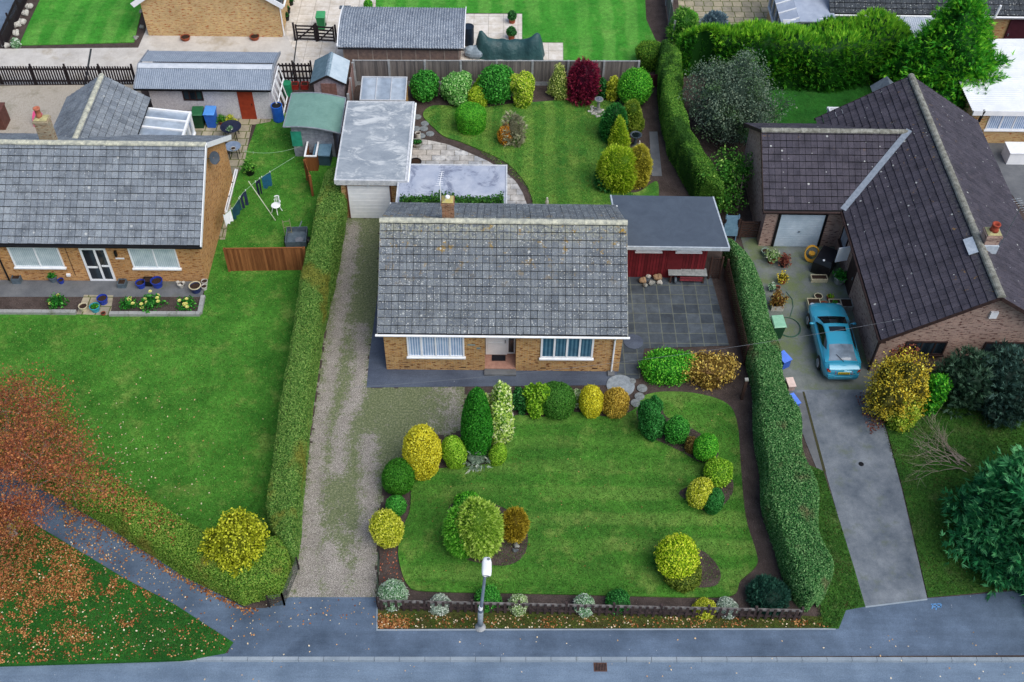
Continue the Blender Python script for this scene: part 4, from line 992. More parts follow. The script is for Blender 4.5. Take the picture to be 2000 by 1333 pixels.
# ------------------------------------------------------------------ bungalow on the right with a garage wing
def right_bungalow():
    rt = thing('bungalow', 'pink-grey brick bungalow with brown tiled roof and garage wing on the right', 'house', (20, 39, 0), world=True)
    EZ, K = 2.6, .64; XW, XE = 16.25, 24.75; RX = (XW+XE)/2; RZ = EZ+K*(RX-XW); Y0, Y1 = 31.45, 46.9
    x0, x1, y0, y1 = 16.55, 24.45, 31.95, 46.6
    gY0, gY1 = 39.7, 46.45; gR = (gY0+gY1)/2; gZ = EZ+K*(gR-gY0); gX0 = 12.5
    w = MB(); w.wall([(x0, y0), (x1, y0), (x1, y1), (x0, y1)], 0, 2.55)
    for y in (y0, y1): w.poly([(x0, y, 2.55), (x1, y, 2.55), (RX, y, 2.55+K*(RX-x0))])
    w.wall([(x0, 40.03), (12.75, 40.03), (12.75, 46.1), (x0, 46.1)], 0, 2.55, closed=False); w.poly([(12.75, 40.03, 2.55), (12.75, 46.1, 2.55), (12.75, gR, gZ-.2)])
    part('wall', w, m_brick_r, rt)
    zm = lambda p: EZ+K*(RX-abs(p.x-RX)-XW); zg = lambda p: EZ+K*(gR-abs(p.y-gR)-gY0)
    L = math.hypot(RX-XW, RZ-EZ); c, s = (RX-XW)/L, (RZ-EZ)/L; rf = MB()
    tiles(rf, (XW, Y0, EZ), (0, 1, 0), (c, 0, s), Y1-Y0, L-.02, .3, .345, clip=lambda p: not (gY0 < p.y < gY1) or zm(p) > zg(p)-.1)
    tiles(rf, (XE, Y0, EZ), (0, 1, 0), (-c, 0, s), Y1-Y0, L-.02, .3, .345)
    rf.quad((XW, Y0, EZ-.01), (XW, gY0+.2, EZ-.01), (RX, gY0+.2, RZ-.01), (RX, Y0, RZ-.01), -1); rf.quad((XW+1.2, gY0, EZ+1.2*K-.01), (XW+1.2, Y1, EZ+1.2*K-.01), (RX, Y1, RZ-.01), (RX, gY0, RZ-.01), -1)
    Lg = math.hypot(gR-gY0, gZ-EZ); cg, sg_ = (gR-gY0)/Lg, (gZ-EZ)/Lg; gl = 20.2-gX0
    for yy, sgn in ((gY0, 1), (gY1, -1)):
        tiles(rf, (gX0, yy, EZ), (1, 0, 0), (0, sgn*cg, sg_), gl, Lg-.02, .3, .345, clip=lambda p: p.x < XW+.1 or zg(p) > zm(p)-.1)
        rf.quad((gX0, yy, EZ-.012), (XW+.6, yy, EZ-.012), (XW+.6, gR, gZ-.012), (gX0, gR, gZ-.012), -1)
    roof = part('roof', rf, m_tile_r, rt)
    rd = MB(); ridge_tiles(rd, (RX, Y0-.02, RZ+.06), (RX, Y1+.02, RZ+.06), .15); part('ridge_tiles', rd, m_ridge_r, roof); rd = MB(); ridge_tiles(rd, (gX0-.02, gR, gZ+.05), (RX-(RZ-gZ)/K, gR, gZ+.05), .13); part('ridge_tiles', rd, m_ridge_r, roof)
    vx = RX-(RZ-gZ)/K; v = MB(); v.beam((XW+.02, gY0+.02, EZ+.1), (vx, gR, gZ+.12), .3, .05); part('valley', v, m_lead, roof)
    m_br = flat('dark_brown_board', C('#3a2a28'), C('#2a1f1e'), 5)
    for yy in (Y0-.015, Y1+.015):
        vg = MB()
        for xx in (XW, XE): vg.beam((xx, yy, EZ-.05), (RX, yy, RZ-.05), .03, .16)
        part('bargeboard', vg, m_br, rt)
    vg = MB()
    for yy in (gY0, gY1): vg.beam((gX0-.015, yy, EZ-.05), (gX0-.015, gR, gZ-.05), .03, .16)
    part('bargeboard', vg, m_br, rt)
    fb = MB(); fb.box(XW+.03, XW+.06, Y0, gY0, 2.38, 2.58); fb.box(XE-.06, XE-.03, Y0, Y1, 2.38, 2.58); fb.box(gX0, XW, gY0+.03, gY0+.06, 2.38, 2.58); fb.box(gX0, XW, gY1-.06, gY1-.03, 2.38, 2.58)
    fb.box(XW+.065, x0, Y0+.02, gY0, 2.4, 2.415); fb.box(gX0, XW, gY0+.065, 40.03, 2.4, 2.415); part('fascia', fb, m_br, rt)
    gutter(rt, (XW-.04, Y0-.02, 2.54), (XW-.04, gY0, 2.56), m_br); gutter(rt, (gX0-.02, gY0-.04, 2.55), (XW-.1, gY0-.04, 2.55), m_br)
    dp = MB(); dp.tube([(XW-.03, Y0+.15, 2.5), (x0-.06, y0+.06, 2.25), (x0-.06, y0+.06, .05)], .04, 8); part('downpipe', dp, m_br, rt)
    fs = FP('S', y0)
    p = onY(1840, 692, y0); p0 = onY(1765, 691, y0); window(rt, fs, p0.x-.1, p.x, p.z, 2.05, (.4, .72), (), m_br, m_glass, .06, .05)
    p = onY(1913, 692, y0); window(rt, fs, p.x, p.x+2.9, p.z, 2.05, (.3, .65), (), m_br, m_glass, .06, .05)
    bx = MB(); p = onY(1936, 618, y0); wbox(bx, fs, p.x-.12, p.x+.2, p.z-.05, p.z+.32, 0, .1); part('alarm_box', bx, m_white, rt)
    fg = FP('S', 40.03); a, b = G(1510, 481).x, G(1594, 481).x
    fr = MB(); wbox(fr, fg, a-.12, a, 0, 2.2, 0, .06); wbox(fr, fg, b, b+.12, 0, 2.2, 0, .06); wbox(fr, fg, a, b, 2.12, 2.22, 0, .06); part('door_frame', fr, m_black, rt)
    d = MB(); wbox(d, fg, a, b, .02, 2.12, 0, .035)
    for k in range(1, 14): wbox(d, fg, a+.02, b-.02, 2.1*k/14-.008, 2.1*k/14+.008, .035, .042)
    dr = part('garage_door', d, flat('pale_blue_door', C('#b9c9d6'), C('#a5b7c6'), 2), rt); h = MB(); wbox(h, fg, (a+b)/2-.04, (a+b)/2+.04, 1.0, 1.06, .04, .08); part('handle', h, m_metal, dr)
    fw_ = FP('W', x0)
    window(rt, fw_, 38.6, 39.6, .9, 2.1, (), (), m_br, m_grglass, .07, .05)
    pr = MB(); wbox(pr, fw_, 36.6, 37.6, .05, 2.1, 0, .03); dd = part('door', pr, m_br, rt); h = MB(); wbox(h, fw_, 36.68, 36.74, 1.0, 1.15, .03, .08); part('handle', h, m_metal, dd)
    ow = MB(); ow.beam((x0-.05, 38.0, 1.5), (x0-.65, 37.85, 1.5), .05, .9, (0, 0, 1)); part('open_casement', ow, m_white, rt)
    c = G(1922, 490, 5.1); cy = G(1925, 492, 5.0).y+.25
    ch, fl = chimney(rt, (RX+.42, cy), .6, .55, 4.3, 5.95, m_brick_r, parent=roof); part('flaunching', fl, m_flaunch, rt)
    pt = MB(); pt.lathe((RX+.42, cy, 6.02), [(.2, 0), (.16, .12), (.16, .3), (.18, .32), (.18, .36), (.12, .36), (.12, .1)], 14); part('chimney_pot', pt, m_potlip, rt, smooth=True)
    lf = MB(); lf.beam((RX-.35, cy-.6, RZ-.1), (RX-.35, cy+.35, RZ-.1), .4, .03, (-.5, 0, 1)); lf.box(RX+.1, RX+.75, cy-.36, cy-.28, RZ-.35, RZ+.1); part('flashing', lf, flat('pale_lead', C('#b9c4cf'), C('#a3afbb'), 6), rt)
    aerial(rt, (RX+.75, cy-.3, 4.9), (RX+.95, cy-.25, 7.6), (.22, -1, -.02), 1.5, m_metal, 12, .34)
    # glazed porch with white frame behind the ridge
    ap = MB()
    cn = MB(); cn.box(17.3, 23.3, 46.62, 48.3, 0, .7); cw = part('conservatory_wall', cn, m_brick_r, rt)
    gl = MB(); gl.box(17.35, 23.25, 46.65, 48.25, .702, 2.2); gl.add([(17.3, 46.62, 2.3), (23.3, 46.62, 2.3), (23.3, 48.3, 2.21), (17.3, 48.3, 2.21)], [(0, 1, 2, 3)]); part('glazing', gl, flat('white_polycarbonate', C('#d3d8dc'), C('#bfc6cc'), 2, .3), cw)
    for k in range(6): xx = 17.33+5.94*k/5; ap.beam((xx, 46.65, 2.36), (xx, 48.4, 2.27), .07, .06); ap.beam((xx, 48.3, .7), (xx, 48.3, 2.2), .07, .07, (1, 0, 0))
    ap.beam((17.25, 48.36, 2.22), (23.35, 48.36, 2.22), .1, .12); part('glazing_bars', ap, m_white, cw)
right_bungalow()
# ------------------------------------------------------------------ neighbours' houses, sheds and garages
def corrugated(mb, O, U, V, lu, lv, pitch=.15, amp=.028, prof=None, seg=10):
    """corrugated sheets: waves along U, running down V; prof(v) adds height"""
    O, U, V = Vector(O), Vector(U).normalized(), Vector(V).normalized(); N = U.cross(V).normalized(); N = N if N.z > 0 else -N
    n = int(lu/pitch*4); vs = []; fs = []; m = seg
    for i in range(n+1):
        for j in range(m+1):
            v = lv*j/m; h = amp*math.sin(2*PI*i/4)+(prof(v/lv) if prof else 0)
            vs.append(O+U*(lu*i/n)+V*v+N*h)
    for i in range(n):
        for j in range(m): fs.append((i*(m+1)+j, (i+1)*(m+1)+j, (i+1)*(m+1)+j+1, i*(m+1)+j+1))
    return mb.add(vs, fs)
m_asb = corrmat('lichened_corrugated_sheet', C('#5d6878'), C('#8a95a2'), C('#d3d9dd'), spotamt=.75)
m_asb2 = corrmat('grey_corrugated_sheet', C('#7d8a9a'), C('#939fae'), C('#b9c2ca'), spotamt=.3)
m_asb3 = corrmat('old_corrugated_sheet', C('#575c60'), C('#787c7c'), C('#a5a99c'), spotamt=.6)
m_whtsheet = flat('white_corrugated_sheet', C('#dde1e5'), C('#cdd3d9'), 1.2, .5, .4, fine=.04)
m_clear = corrmat('pale_plastic_sheet', C('#a9b4c2'), C('#c3ccd6'), C('#8b95a2'), spotamt=.3)
m_dash = flat('white_pebbledash', C('#c9c7cc'), C('#aaa8ae'), 14, .95, bump=.6, fine=.4)
m_greywood = flat('silvered_boards', C('#9097a0'), C('#737a84'), 6, .9)

def pebble_garage():
    rt = thing('garage', 'white pebbledashed garage with red door and ridged grey sheet roof', 'garage', (-16, 51, 0), world=True)
    x0, x1, y0, y1 = -19.1, -12.6, 49.75, 52.5; XL, XR = -19.7, -12.42; E0, E1, RY, EZ, RZ = 49.4, 52.95, 50.95, 2.2, 2.66
    w = MB(); w.wall([(x0, y0), (x1, y0), (x1, y1), (x0, y1)], 0, 2.2)
    for x in (x0, x1): w.poly([(x, y0, 2.2), (x, y1, 2.2), (x, RY, 2.56)])
    part('wall', w, m_dash, rt)
    r_ = MB(); L = math.hypot(RY-E0, RZ-EZ); corrugated(r_, (XL, E0, EZ), (1, 0, 0), (0, RY-E0, RZ-EZ), XR-XL, L, .11, .018, seg=4); corrugated(r_, (XL, E1, EZ), (1, 0, 0), (0, RY-E1, RZ-EZ), XR-XL, L, .11, .018, seg=4)
    roof = part('roof', r_, m_asb2, rt); c = MB(); c.add([(XL, RY-.25, RZ-.04), (XR-.05, RY-.25, RZ-.04), (XR-.05, RY, RZ+.06), (XL, RY, RZ+.06), (XL, RY+.22, RZ-.02), (XR-.05, RY+.22, RZ-.02)], [(0, 1, 2, 3), (3, 2, 5, 4)]); part('ridge_cap', c, flat('pale_ridge_cap', C('#c5ccd4'), C('#b1bac4'), 3), roof)
    for xx in (XR+.02, XL-.02):
        vg = MB()
        for yy in (E0, E1): vg.beam((xx, yy, EZ-.02), (xx, RY, RZ-.02), .05, .16)
        part('bargeboard', vg, m_greywood, rt); gutter(rt, (XL, E0-.04, 2.16), (XR, E0-.04, 2.16), m_black)
    fp = FP('S', y0)
    a, b = onY(473, 231, y0).x, onY(502, 231, y0).x
    d = MB(); wbox(d, fp, a, b, .05, 2.02, 0, .05)
    for k in range(1, 8): wbox(d, fp, a+.02, b-.02, 2*k/8-.006, 2*k/8+.006, .05, .054)
    dr = part('door', d, flat('orange_red_door', C('#9c3c24'), C('#84301c'), 3, .6), rt); h = MB(); wbox(h, fp, b-.14, b-.1, 1.0, 1.1, .05, .09); part('handle', h, m_black, dr)
    a, b = onY(360, 197, y0).x, onY(399, 197, y0).x; window(rt, fp, a, b, 1.25, 1.95, (.33, .66), (), flat('dark_brown_frame', C('#3a2422')), m_glass, .06, 0)
    a = onY(446, 178, y0); l = MB(); wbox(l, fp, a.x-.1, a.x+.1, 2.0, 2.1, 0, .2); part('lamp', l, m_white, rt)
    # old window frames leaning on the end wall
    lf = MB(); xx = x1+.12
    for k in range(2):
        ya, yb = 49.85+1.3*k, 51.0+1.3*k
        for (p, q) in (((xx+.35, ya, .05), (xx, ya, 1.75)), ((xx+.35, yb, .05), (xx, yb, 1.75)), ((xx+.35, (ya+yb)/2, .05), (xx, (ya+yb)/2, 1.75)), ((xx+.35, ya, .08), (xx+.35, yb, .08)), ((xx, ya, 1.75), (xx, yb, 1.75)), ((xx+.17, ya, .9), (xx+.17, yb, .9))): lf.beam(p, q, .06, .05)
    solo('window_frame', lf, m_white, 'old white window frames leaning against the end of the pebbledashed garage', 'window frame')
pebble_garage()

def asbestos_shed():
    rt = thing('garage', 'brown panelled garage under a lichened corrugated roof behind the fence', 'garage', (-5.8, 55.2, 0), world=True)
    w = MB(); x0, x1, y0, y1 = -9.0, -2.5, 53.75, 56.9; w.wall([(x0, y0), (x1, y0), (x1, y1), (x0, y1)], 0, 2.3); part('wall', w, flat('brown_concrete_panels', C('#8a7468'), C('#71605a'), 5, .9, bump=.4, fine=.4), rt)
    r_ = MB(); corrugated(r_, (-9.25, 53.45, 2.25), (1, 0, 0), (0, 1, .07), 7.05, 3.75, .15, .03, prof=lambda t: .95*(t*(1-t))*1.6, seg=12); part('roof', r_, m_asb, rt)
    pl = MB()
    for k in range(9): xx = x0+(x1-x0)*k/8; pl.box(xx-.03, xx+.03, y0-.03, y0, 0, 2.2)
    part('panel_joint', pl, flat('pale_joint', C('#a8988c')), rt)
    for x in (-9.28, -2.17):
        v = MB(); pts = [(x, 53.45+3.75*t, 2.27+.26*t+1.5*(t*(1-t))) for t in np.linspace(0, 1, 9)]
        for a, b in zip(pts, pts[1:]): v.beam(a, b, .05, .13)
        part('verge', v, m_white, rt)
    gutter(rt, (-9.25, 53.4, 2.2), (-2.2, 53.4, 2.2), m_black, .05)
asbestos_shed()

def topleft_house():
    rt = thing('house', 'pale yellow brick house seen end-on at the top edge', 'house', (-17.2, 62, 0), world=True)
    x0, x1, y0 = -21.25, -13.25, 57.8; RX = (x0+x1)/2
    w = MB(); w.wall([(x0, y0), (x1, y0), (x1, 68), (x0, 68)], 0, 2.35); w.poly([(x0, y0, 2.35), (x1, y0, 2.35), (RX, y0, 5.0)]); part('wall', w, m_brick_t, rt)
    r_ = MB(); L = math.hypot(4.35, 2.9)
    tiles(r_, (x0-.35, y0-.25, 2.3), (0, 1, 0), (4.35, 0, 2.9), 10.4, L); tiles(r_, (x1+.35, y0-.25, 2.3), (0, 1, 0), (-4.35, 0, 2.9), 10.4, L); part('roof', r_, m_tile_d, rt)
    b = MB(); b.beam((x0-.4, y0-.28, 2.2), (RX, y0-.28, 5.12), .04, .3); b.beam((x1+.4, y0-.28, 2.2), (RX, y0-.28, 5.12), .04, .3); part('bargeboard', b, m_white, rt)
    g = MB(); g.tube([(x1+.42, y0-.25, 2.25), (x1+.42, 68, 2.25)], .06, 8); part('gutter', g, m_white, rt)
    d = MB(); d.tube([(x1+.1, y0+.1, 2.2), (x1+.1, y0+.1, .05)], .04, 8); part('downpipe', d, m_white, rt)
topleft_house()

def small_shed():
    rt = thing('shed', 'small wooden shed with torn pale felt on its pitched roof', 'shed', (-9.5, 51.7, 0), world=True)
    x0, x1, y0, y1 = -10.35, -8.72, 50.75, 52.75; RX = (x0+x1)/2
    w = MB(); w.wall([(x0, y0), (x1, y0), (x1, y1), (x0, y1)], 0, 1.75)
    for y in (y0, y1): w.poly([(x0, y, 1.75), (x1, y, 1.75), (RX, y, 2.2)])
    part('wall', w, flat('pink_grey_boards', C('#a59aa0'), C('#857a80'), 9, .9), rt)
    for sx, m, lb in ((-1, flat('blue_felt', C('#5f7884'), C('#4c6470'), 3), None), (1, flat('pale_felt', C('#b9c8d2'), C('#a3b4c0'), 2), None)):
        r_ = MB(); xe = RX+sx*.98; r_.add([(RX, y0-.12, 2.33), (xe, y0-.12, 1.78), (xe, y1+.1, 1.78), (RX, y1+.1, 2.33), (RX, y0-.12, 2.27), (xe, y0-.12, 1.72), (xe, y1+.1, 1.72), (RX, y1+.1, 2.27)], [(0, 1, 2, 3), (0, 1, 5, 4), (1, 2, 6, 5), (2, 3, 7, 6)]); part('roof', r_, m, rt)
    t = MB(); t.quad((RX-.12, y0-.125, 2.285), (RX+.1, y0-.125, 2.29), (RX+.1, y1, 2.29), (RX-.12, y1, 2.285)); t.add([(RX-.1, y0-.13, 2.3), (RX, y0-.13, 2.35), (RX+.14, y0-.13, 2.28), (RX+.12, y1+.1, 2.29), (RX, y1+.1, 2.35), (RX-.12, y1+.1, 2.29)], [(0, 1, 4, 5), (1, 2, 3, 4)]); part('ridge_felt', t, flat('grey_felt_strip', C('#93a6b2'), C('#5d7684'), 6), rt)
    b = MB(); b.beam((RX-1.0, y0-.14, 1.72), (RX, y0-.14, 2.28), .03, .12); b.beam((RX+1.0, y0-.14, 1.72), (RX, y0-.14, 2.28), .03, .12); part('bargeboard', b, m_dkwood, rt)
    d = MB(); fp = FP('S', y0); wbox(d, fp, RX-.42, RX+.42, .05, 1.72, 0, .04)
    for k in range(6): wbox(d, fp, RX-.42+.14*k+.005, RX-.42+.14*(k+1)-.005, .06, 1.7, .04, .048)
    dr = part('door', d, flat('reddish_boards', C('#8d6a62'), C('#705048'), 6), rt); h = MB(); wbox(h, fp, RX+.3, RX+.34, .9, 1.0, .048, .08); part('handle', h, m_black, dr)
small_shed()

def green_shed():
    rt = thing('shed', 'grey boarded shed under a sagging green felt roof', 'shed', (-9.9, 47.6, 0), world=True)
    x0, x1, y0, y1 = -11.0, -8.85, 46.55, 48.9
    w = MB(); w.wall([(x0, y0), (x1, y0), (x1, y1), (x0, y1)], 0, 1.95)
    fp = FP('S', y0)
    for k in range(13): wbox(w, fp, x0, x1, .15*k+.008, .15*k+.148, 0, .016+.006*(k % 2))
    part('wall', w, m_greywood, rt)
    r_ = MB(); ga, gb, gc, gd = Vector((-11.32, 46.28, 2.17)), Vector((-8.38, 46.1, 1.92)), Vector((-11.26, 49.15, 2.2)), Vector((-8.36, 48.95, 2.08)); n = 10; vs = []
    for z_ in (0, -.05):
        for i in range(n+1):
            t = i/n; sag = .16*math.sin(PI*t)*1.0
            for a, b in ((ga, gb), (gc, gd)): p = a.lerp(b, t); vs.append((p.x, p.y, p.z+sag+z_))
    k = 2*(n+1); fs = []
    for i in range(n): fs += [(2*i, 2*i+2, 2*i+3, 2*i+1), (k+2*i, k+2*i+2, k+2*i+3, k+2*i+1), (2*i, 2*i+2, k+2*i+2, k+2*i), (2*i+1, 2*i+3, k+2*i+3, k+2*i+1)]
    fs += [(0, 1, k+1, k), (2*n, 2*n+1, k+2*n+1, k+2*n)]
    r_.add(vs, fs); part('roof', r_, feltmat('green_roof_felt', C('#62867c'), C('#75998e'), C('#6b8f84'), .6, 2), rt)
    e = MB()
    for i in range(n):
        t, u = i/n, (i+1)/n
        for a, b in ((ga, gb), (gc, gd)): e.beam(a.lerp(b, t)+Vector((0, 0, .16*math.sin(PI*t)+.005)), a.lerp(b, u)+Vector((0, 0, .16*math.sin(PI*u)+.005)), .05, .05)
    e.beam(ga, gc, .05, .05); e.beam(gb, gd, .05, .05); part('roof_trim', e, m_greywood, rt)
    a, b = onY(572, 285, y0).x, onY(592, 285, y0).x; d = MB(); wbox(d, fp, a, b, .75, 1.7, .0, .05); part('shutter', d, flat('sea_green_panel', C('#2f9a80'), C('#258068'), 3), rt)
green_shed()

def rear_lean():
    rt = thing('greenhouse', 'small lean-to greenhouse with three grey panes behind the flat-roofed garage', 'greenhouse', (-6.5, 50.6, 0), world=True)
    x0, x1, y0, y1 = -7.75, -5.3, 49.85, 51.55
    w = MB(); w.wall([(x0, y0), (x1, y0), (x1, y1), (x0, y1)], 0, 1.25); w.poly([(x1, y0, 1.25), (x1, y1, 1.25), (x1, y1, 1.55)]); w.poly([(x0, y0, 1.25), (x0, y1, 1.25), (x0, y1, 1.55)]); part('wall', w, m_brick_a, rt)
    g = MB(); g.quad((x0, y0, 1.3), (x1, y0, 1.3), (x1, y1, 1.6), (x0, y1, 1.6)); part('glazing', g, m_grglass, rt)
    b = MB()
    for k in range(4): xx = x0+(x1-x0)*k/3; b.beam((xx, y0, 1.32), (xx, y1, 1.62), .06 if k in (0, 3) else .04, .05)
    b.beam((x0-.03, y0, 1.315), (x1+.03, y0, 1.315), .07, .06); b.beam((x0-.03, y1, 1.615), (x1+.03, y1, 1.615), .07, .06); part('glazing_bars', b, flat('chalky_white', C('#c2c6ca'), C('#a9aeb4'), 6), rt)
rear_lean()

def white_roof():
    rt = thing('extension', 'cream brick extension under a bright white corrugated roof at the right edge', 'outbuilding', (29, 51, 0), world=True)
    x0, y0, y1 = 25.2, 48.4, 54.3
    w = MB(); w.wall([(x0, y0), (38, y0), (38, y1), (x0, y1)], 0, 2.3); part('wall', w, m_brick_t, rt)
    r_ = MB(); corrugated(r_, (24.85, 47.95, 2.45), (0, 1, 0), (1, 0, .02), 6.7, 14, .17, .022, seg=3); part('roof', r_, m_whtsheet, rt)
    f = MB(); f.box(24.9, 38, 47.9, 47.96, 2.2, 2.5); part('fascia', f, m_white, rt)
    fp = FP('S', y0); a = onY(1925, 247, y0).x; window(rt, fp, a, a+2.9, .95, 1.95, (.25, .5, .75), (), m_white, m_net, .07)
    a = onY(1908, 232, y0); d = MB(); d.tube([(a.x, y0-.45, 2.5), (a.x-.05, y0-.4, 1.75)], .08, 8); part('flue', d, m_black, rt)
white_roof()

def farright_house():
    rt = thing('house', 'low house with long dark tiled roof and pale brick end in the top right corner', 'house', (28, 60, 0), world=True)
    x0, x1, y0, y1, RY = 19.0, 44, 57.5, 65.5, 61.5; E0, EZ, RZ = 57.05, 2.5, 5.1; L = math.hypot(RY-E0, RZ-EZ)
    w = MB(); w.wall([(x0+.25, y0), (x1, y0), (x1, y1), (x0+.25, y1)], 0, 2.45); w.poly([(x0+.25, y0, 2.45), (x0+.25, y1, 2.45), (x0+.25, RY, 4.9)]); part('wall', w, m_brick_t, rt)
    r_ = MB(); tiles(r_, (x0, E0, EZ), (1, 0, 0), (0, RY-E0, RZ-EZ), x1-x0, L); r_.quad((x0, 66, EZ), (x1, 66, EZ), (x1, RY, RZ), (x0, RY, RZ)); part('roof', r_, m_tile_d, rt)
    f = MB(); f.box(x0, x1, E0+.04, E0+.08, 2.3, 2.5); part('fascia', f, m_white, rt); gutter(rt, (x0, E0-.02, 2.45), (x1, E0-.02, 2.45), m_white)
    # conservatory at its left end
    cw = MB(); cw.wall([(16.3, 56.5), (19.2, 56.5), (19.2, 60.5), (16.3, 60.5)], 0, .8); cwp = part('conservatory_wall', cw, m_brick_t, rt)
    g = MB(); g.wall([(16.32, 56.52), (19.18, 56.52), (19.18, 60.48), (16.32, 60.48)], .8, 2.2); part('glazing', g, m_glass, cwp)
    rf = MB(); rf.prism([(17.1, 56.15), (19.25, 56.15), (19.25, 60.6), (17.1, 60.6)], 2.5, 2.56); rf.add([(16.15, 56.3, 2.2), (17.1, 56.15, 2.55), (17.1, 60.6, 2.55), (16.15, 60.6, 2.2)], [(0, 1, 2, 3)]); part('roof', rf, flat('grey_polycarbonate', C('#aab4c4'), C('#97a2b4'), 2, .3), cwp)
    b = MB()
    for k in range(5): yy = 56.5+4*k/4; b.beam((16.28, yy, .8), (16.28, yy, 2.2), .08, .08, (1, 0, 0)); b.beam((16.13, yy, 2.24), (17.12, yy, 2.6), .06, .06)
    for xx in (16.3, 17.75, 19.2): b.beam((xx, 56.48, .8), (xx, 56.48, 2.4), .09, .08, (1, 0, 0))
    b.beam((16.2, 56.46, 2.3), (19.25, 56.46, 2.46), .06, .3); b.beam((16.28, 56.48, 1.75), (19.2, 56.48, 1.75), .07, .08); b.beam((16.28, 56.4, .82), (16.28, 60.5, .82), .1, .08); part('glazing_bars', b, m_white, cwp)
    lt = MB(); corrugated(lt, (21.2, 54.6, 2.05), (1, 0, 0), (0, 1, .15), 5.3, 2.5, .12, .015, seg=2); part('lean_to_roof', lt, m_clear, rt)
    lw = MB(); lw.box(21.3, 26.4, 54.75, 57.48, 0, 1.98); part('lean_to_wall', lw, m_brick_t, rt)
    s = MB(); s.tube([(28.6, 56.9, 2.45), (28.7, 56.9, 3.3)], .07, 8); part('vent_pipe', s, m_white, rt)
    s = MB(); s.beam((28.0, 57.42, 2.2), (27.6, 57.42, .3), .3, .06, (0, 1, 0)); s2 = MB(); s2.box(29.9, 31.6, 57.4, 57.48, .1, 2.1); dd = part('door', s2, flat('dark_red_door', C('#4e2430')), rt)
    h = MB(); h.box(30.0, 30.05, 57.34, 57.4, 1, 1.15); part('handle', h, m_metal, dd)
farright_house()

def hedge_shed():
    rt = thing('shed', 'low shed with mossy old corrugated roof behind the tall conifer hedge', 'shed', (15.4, 56, 0), world=True)
    w = MB(); w.box(11.8, 18.9, 55.1, 56.4, 0, 1.7); part('wall', w, m_greywood, rt)
    r_ = MB(); corrugated(r_, (11.5, 54.85, 1.75), (1, 0, 0), (0, 1, .12), 7.7, 1.7, .15, .03, seg=3); part('roof', r_, m_asb3, rt)
    f = MB(); f.beam((19.2, 54.8, 1.75), (19.2, 56.55, 1.95), .05, .14); part('bargeboard', f, m_white, rt)
hedge_shed()
def lean_shed():
    rt = thing('shed', 'narrow dark shed roof tucked below the big conifer', 'shed', (20.9, 49.5, 0), world=True)
    w = MB(); w.box(20.3, 21.5, 48.9, 50.6, 0, 1.9); part('wall', w, flat('dark_slate_boards', C('#4a525c'), C('#3a4048'), 5), rt)
    r_ = MB(); r_.add([(20.15, 48.7, 1.95), (20.9, 48.7, 2.6), (20.9, 50.8, 2.6), (20.15, 50.8, 1.95), (21.65, 48.7, 1.95), (21.65, 50.8, 1.95)], [(0, 1, 2, 3), (1, 4, 5, 2)]); part('roof', r_, flat('slate_felt', C('#68727c'), C('#545d67'), 4), rt)
lean_shed()
# ------------------------------------------------------------------ fences, gates, street furniture
def picket(name, label, a, b, h, m, bay=1.9, gap=.14, pw=.075, rails=(.22, .8), postw=.09, top='flat', skip=(), thick=.02, postm=None, posth=1.08, railm=None):
    a, b = Vector(a), Vector(b); d = (b-a); L = d.length; d.normalize(); nrm = Vector((d.y, -d.x, 0)); a.z = b.z = 0
    rt = thing(name, label, 'fence', a, math.atan2(d.y, d.x)); n = max(1, round(L/bay)); w = L/n
    for i in range(n+1):
        x = min(max(w*i, postw/2), L-postw/2); p = MB(); p.box(x-postw/2, x+postw/2, -postw/2, postw/2, 0, h*posth); part('post', p, postm or m, rt)
    for i in range(n):
        q = MB(); k = i*w+gap*.6
        while k < (i+1)*w-gap*.3:
            q.box(k-pw/2, k+pw/2, -postw/2-thick-.02, -postw/2-.02, .05, h*(1+random.uniform(-.01, .01)), random.random()); k += gap
        part('picket_panel', q, m, rt)
        for z in rails:
            r_ = MB(); r_.box(i*w+postw/2, (i+1)*w-postw/2, -postw/2-.02, postw/2-.03, h*z-.04, h*z+.04); part('rail', r_, railm if railm and z > .5 else m, rt)
    return rt
fa, fb_ = G(739, 1190), G(1562, 1209)
m_pick = flat('worn_brown_pickets', C('#4a3d3c'), C('#2c2424'), 6, .85)
picket('picket_fence', 'low dark brown picket fence along the front of the garden', fa, fb_, .78, m_pick, 1.75, .27, .1, (.3, .86), railm=flat('pale_top_rail', C('#7d7a78'), C('#4a4644'), 6, .9))  # upper rail gets a paler tone than the rest of the fence
m_dp = flat('black_brown_pickets', C('#2a2327'), C('#1d181b'), 5, .85)
a, b = G(-60, 165), G(268, 165); picket('picket_fence', 'black-brown picket fence below the pale concrete drive on the left', a, b, 1.25, m_dp, 1.9, .145, .085, (.2, .82))
a, b = G(540, 160), G(613, 160); picket('picket_fence', 'black-brown picket fence between the pebbledashed garage and the small shed', a, b, 1.3, m_dp, 1.2, .2, .09, (.2, .55, .85))
a, b = G(8, 96), G(70, -40); picket('picket_fence', 'dark picket fence beside the road in the top left corner', a, b, 1.1, m_dp, 2.2, .15, .09, (.2, .82))

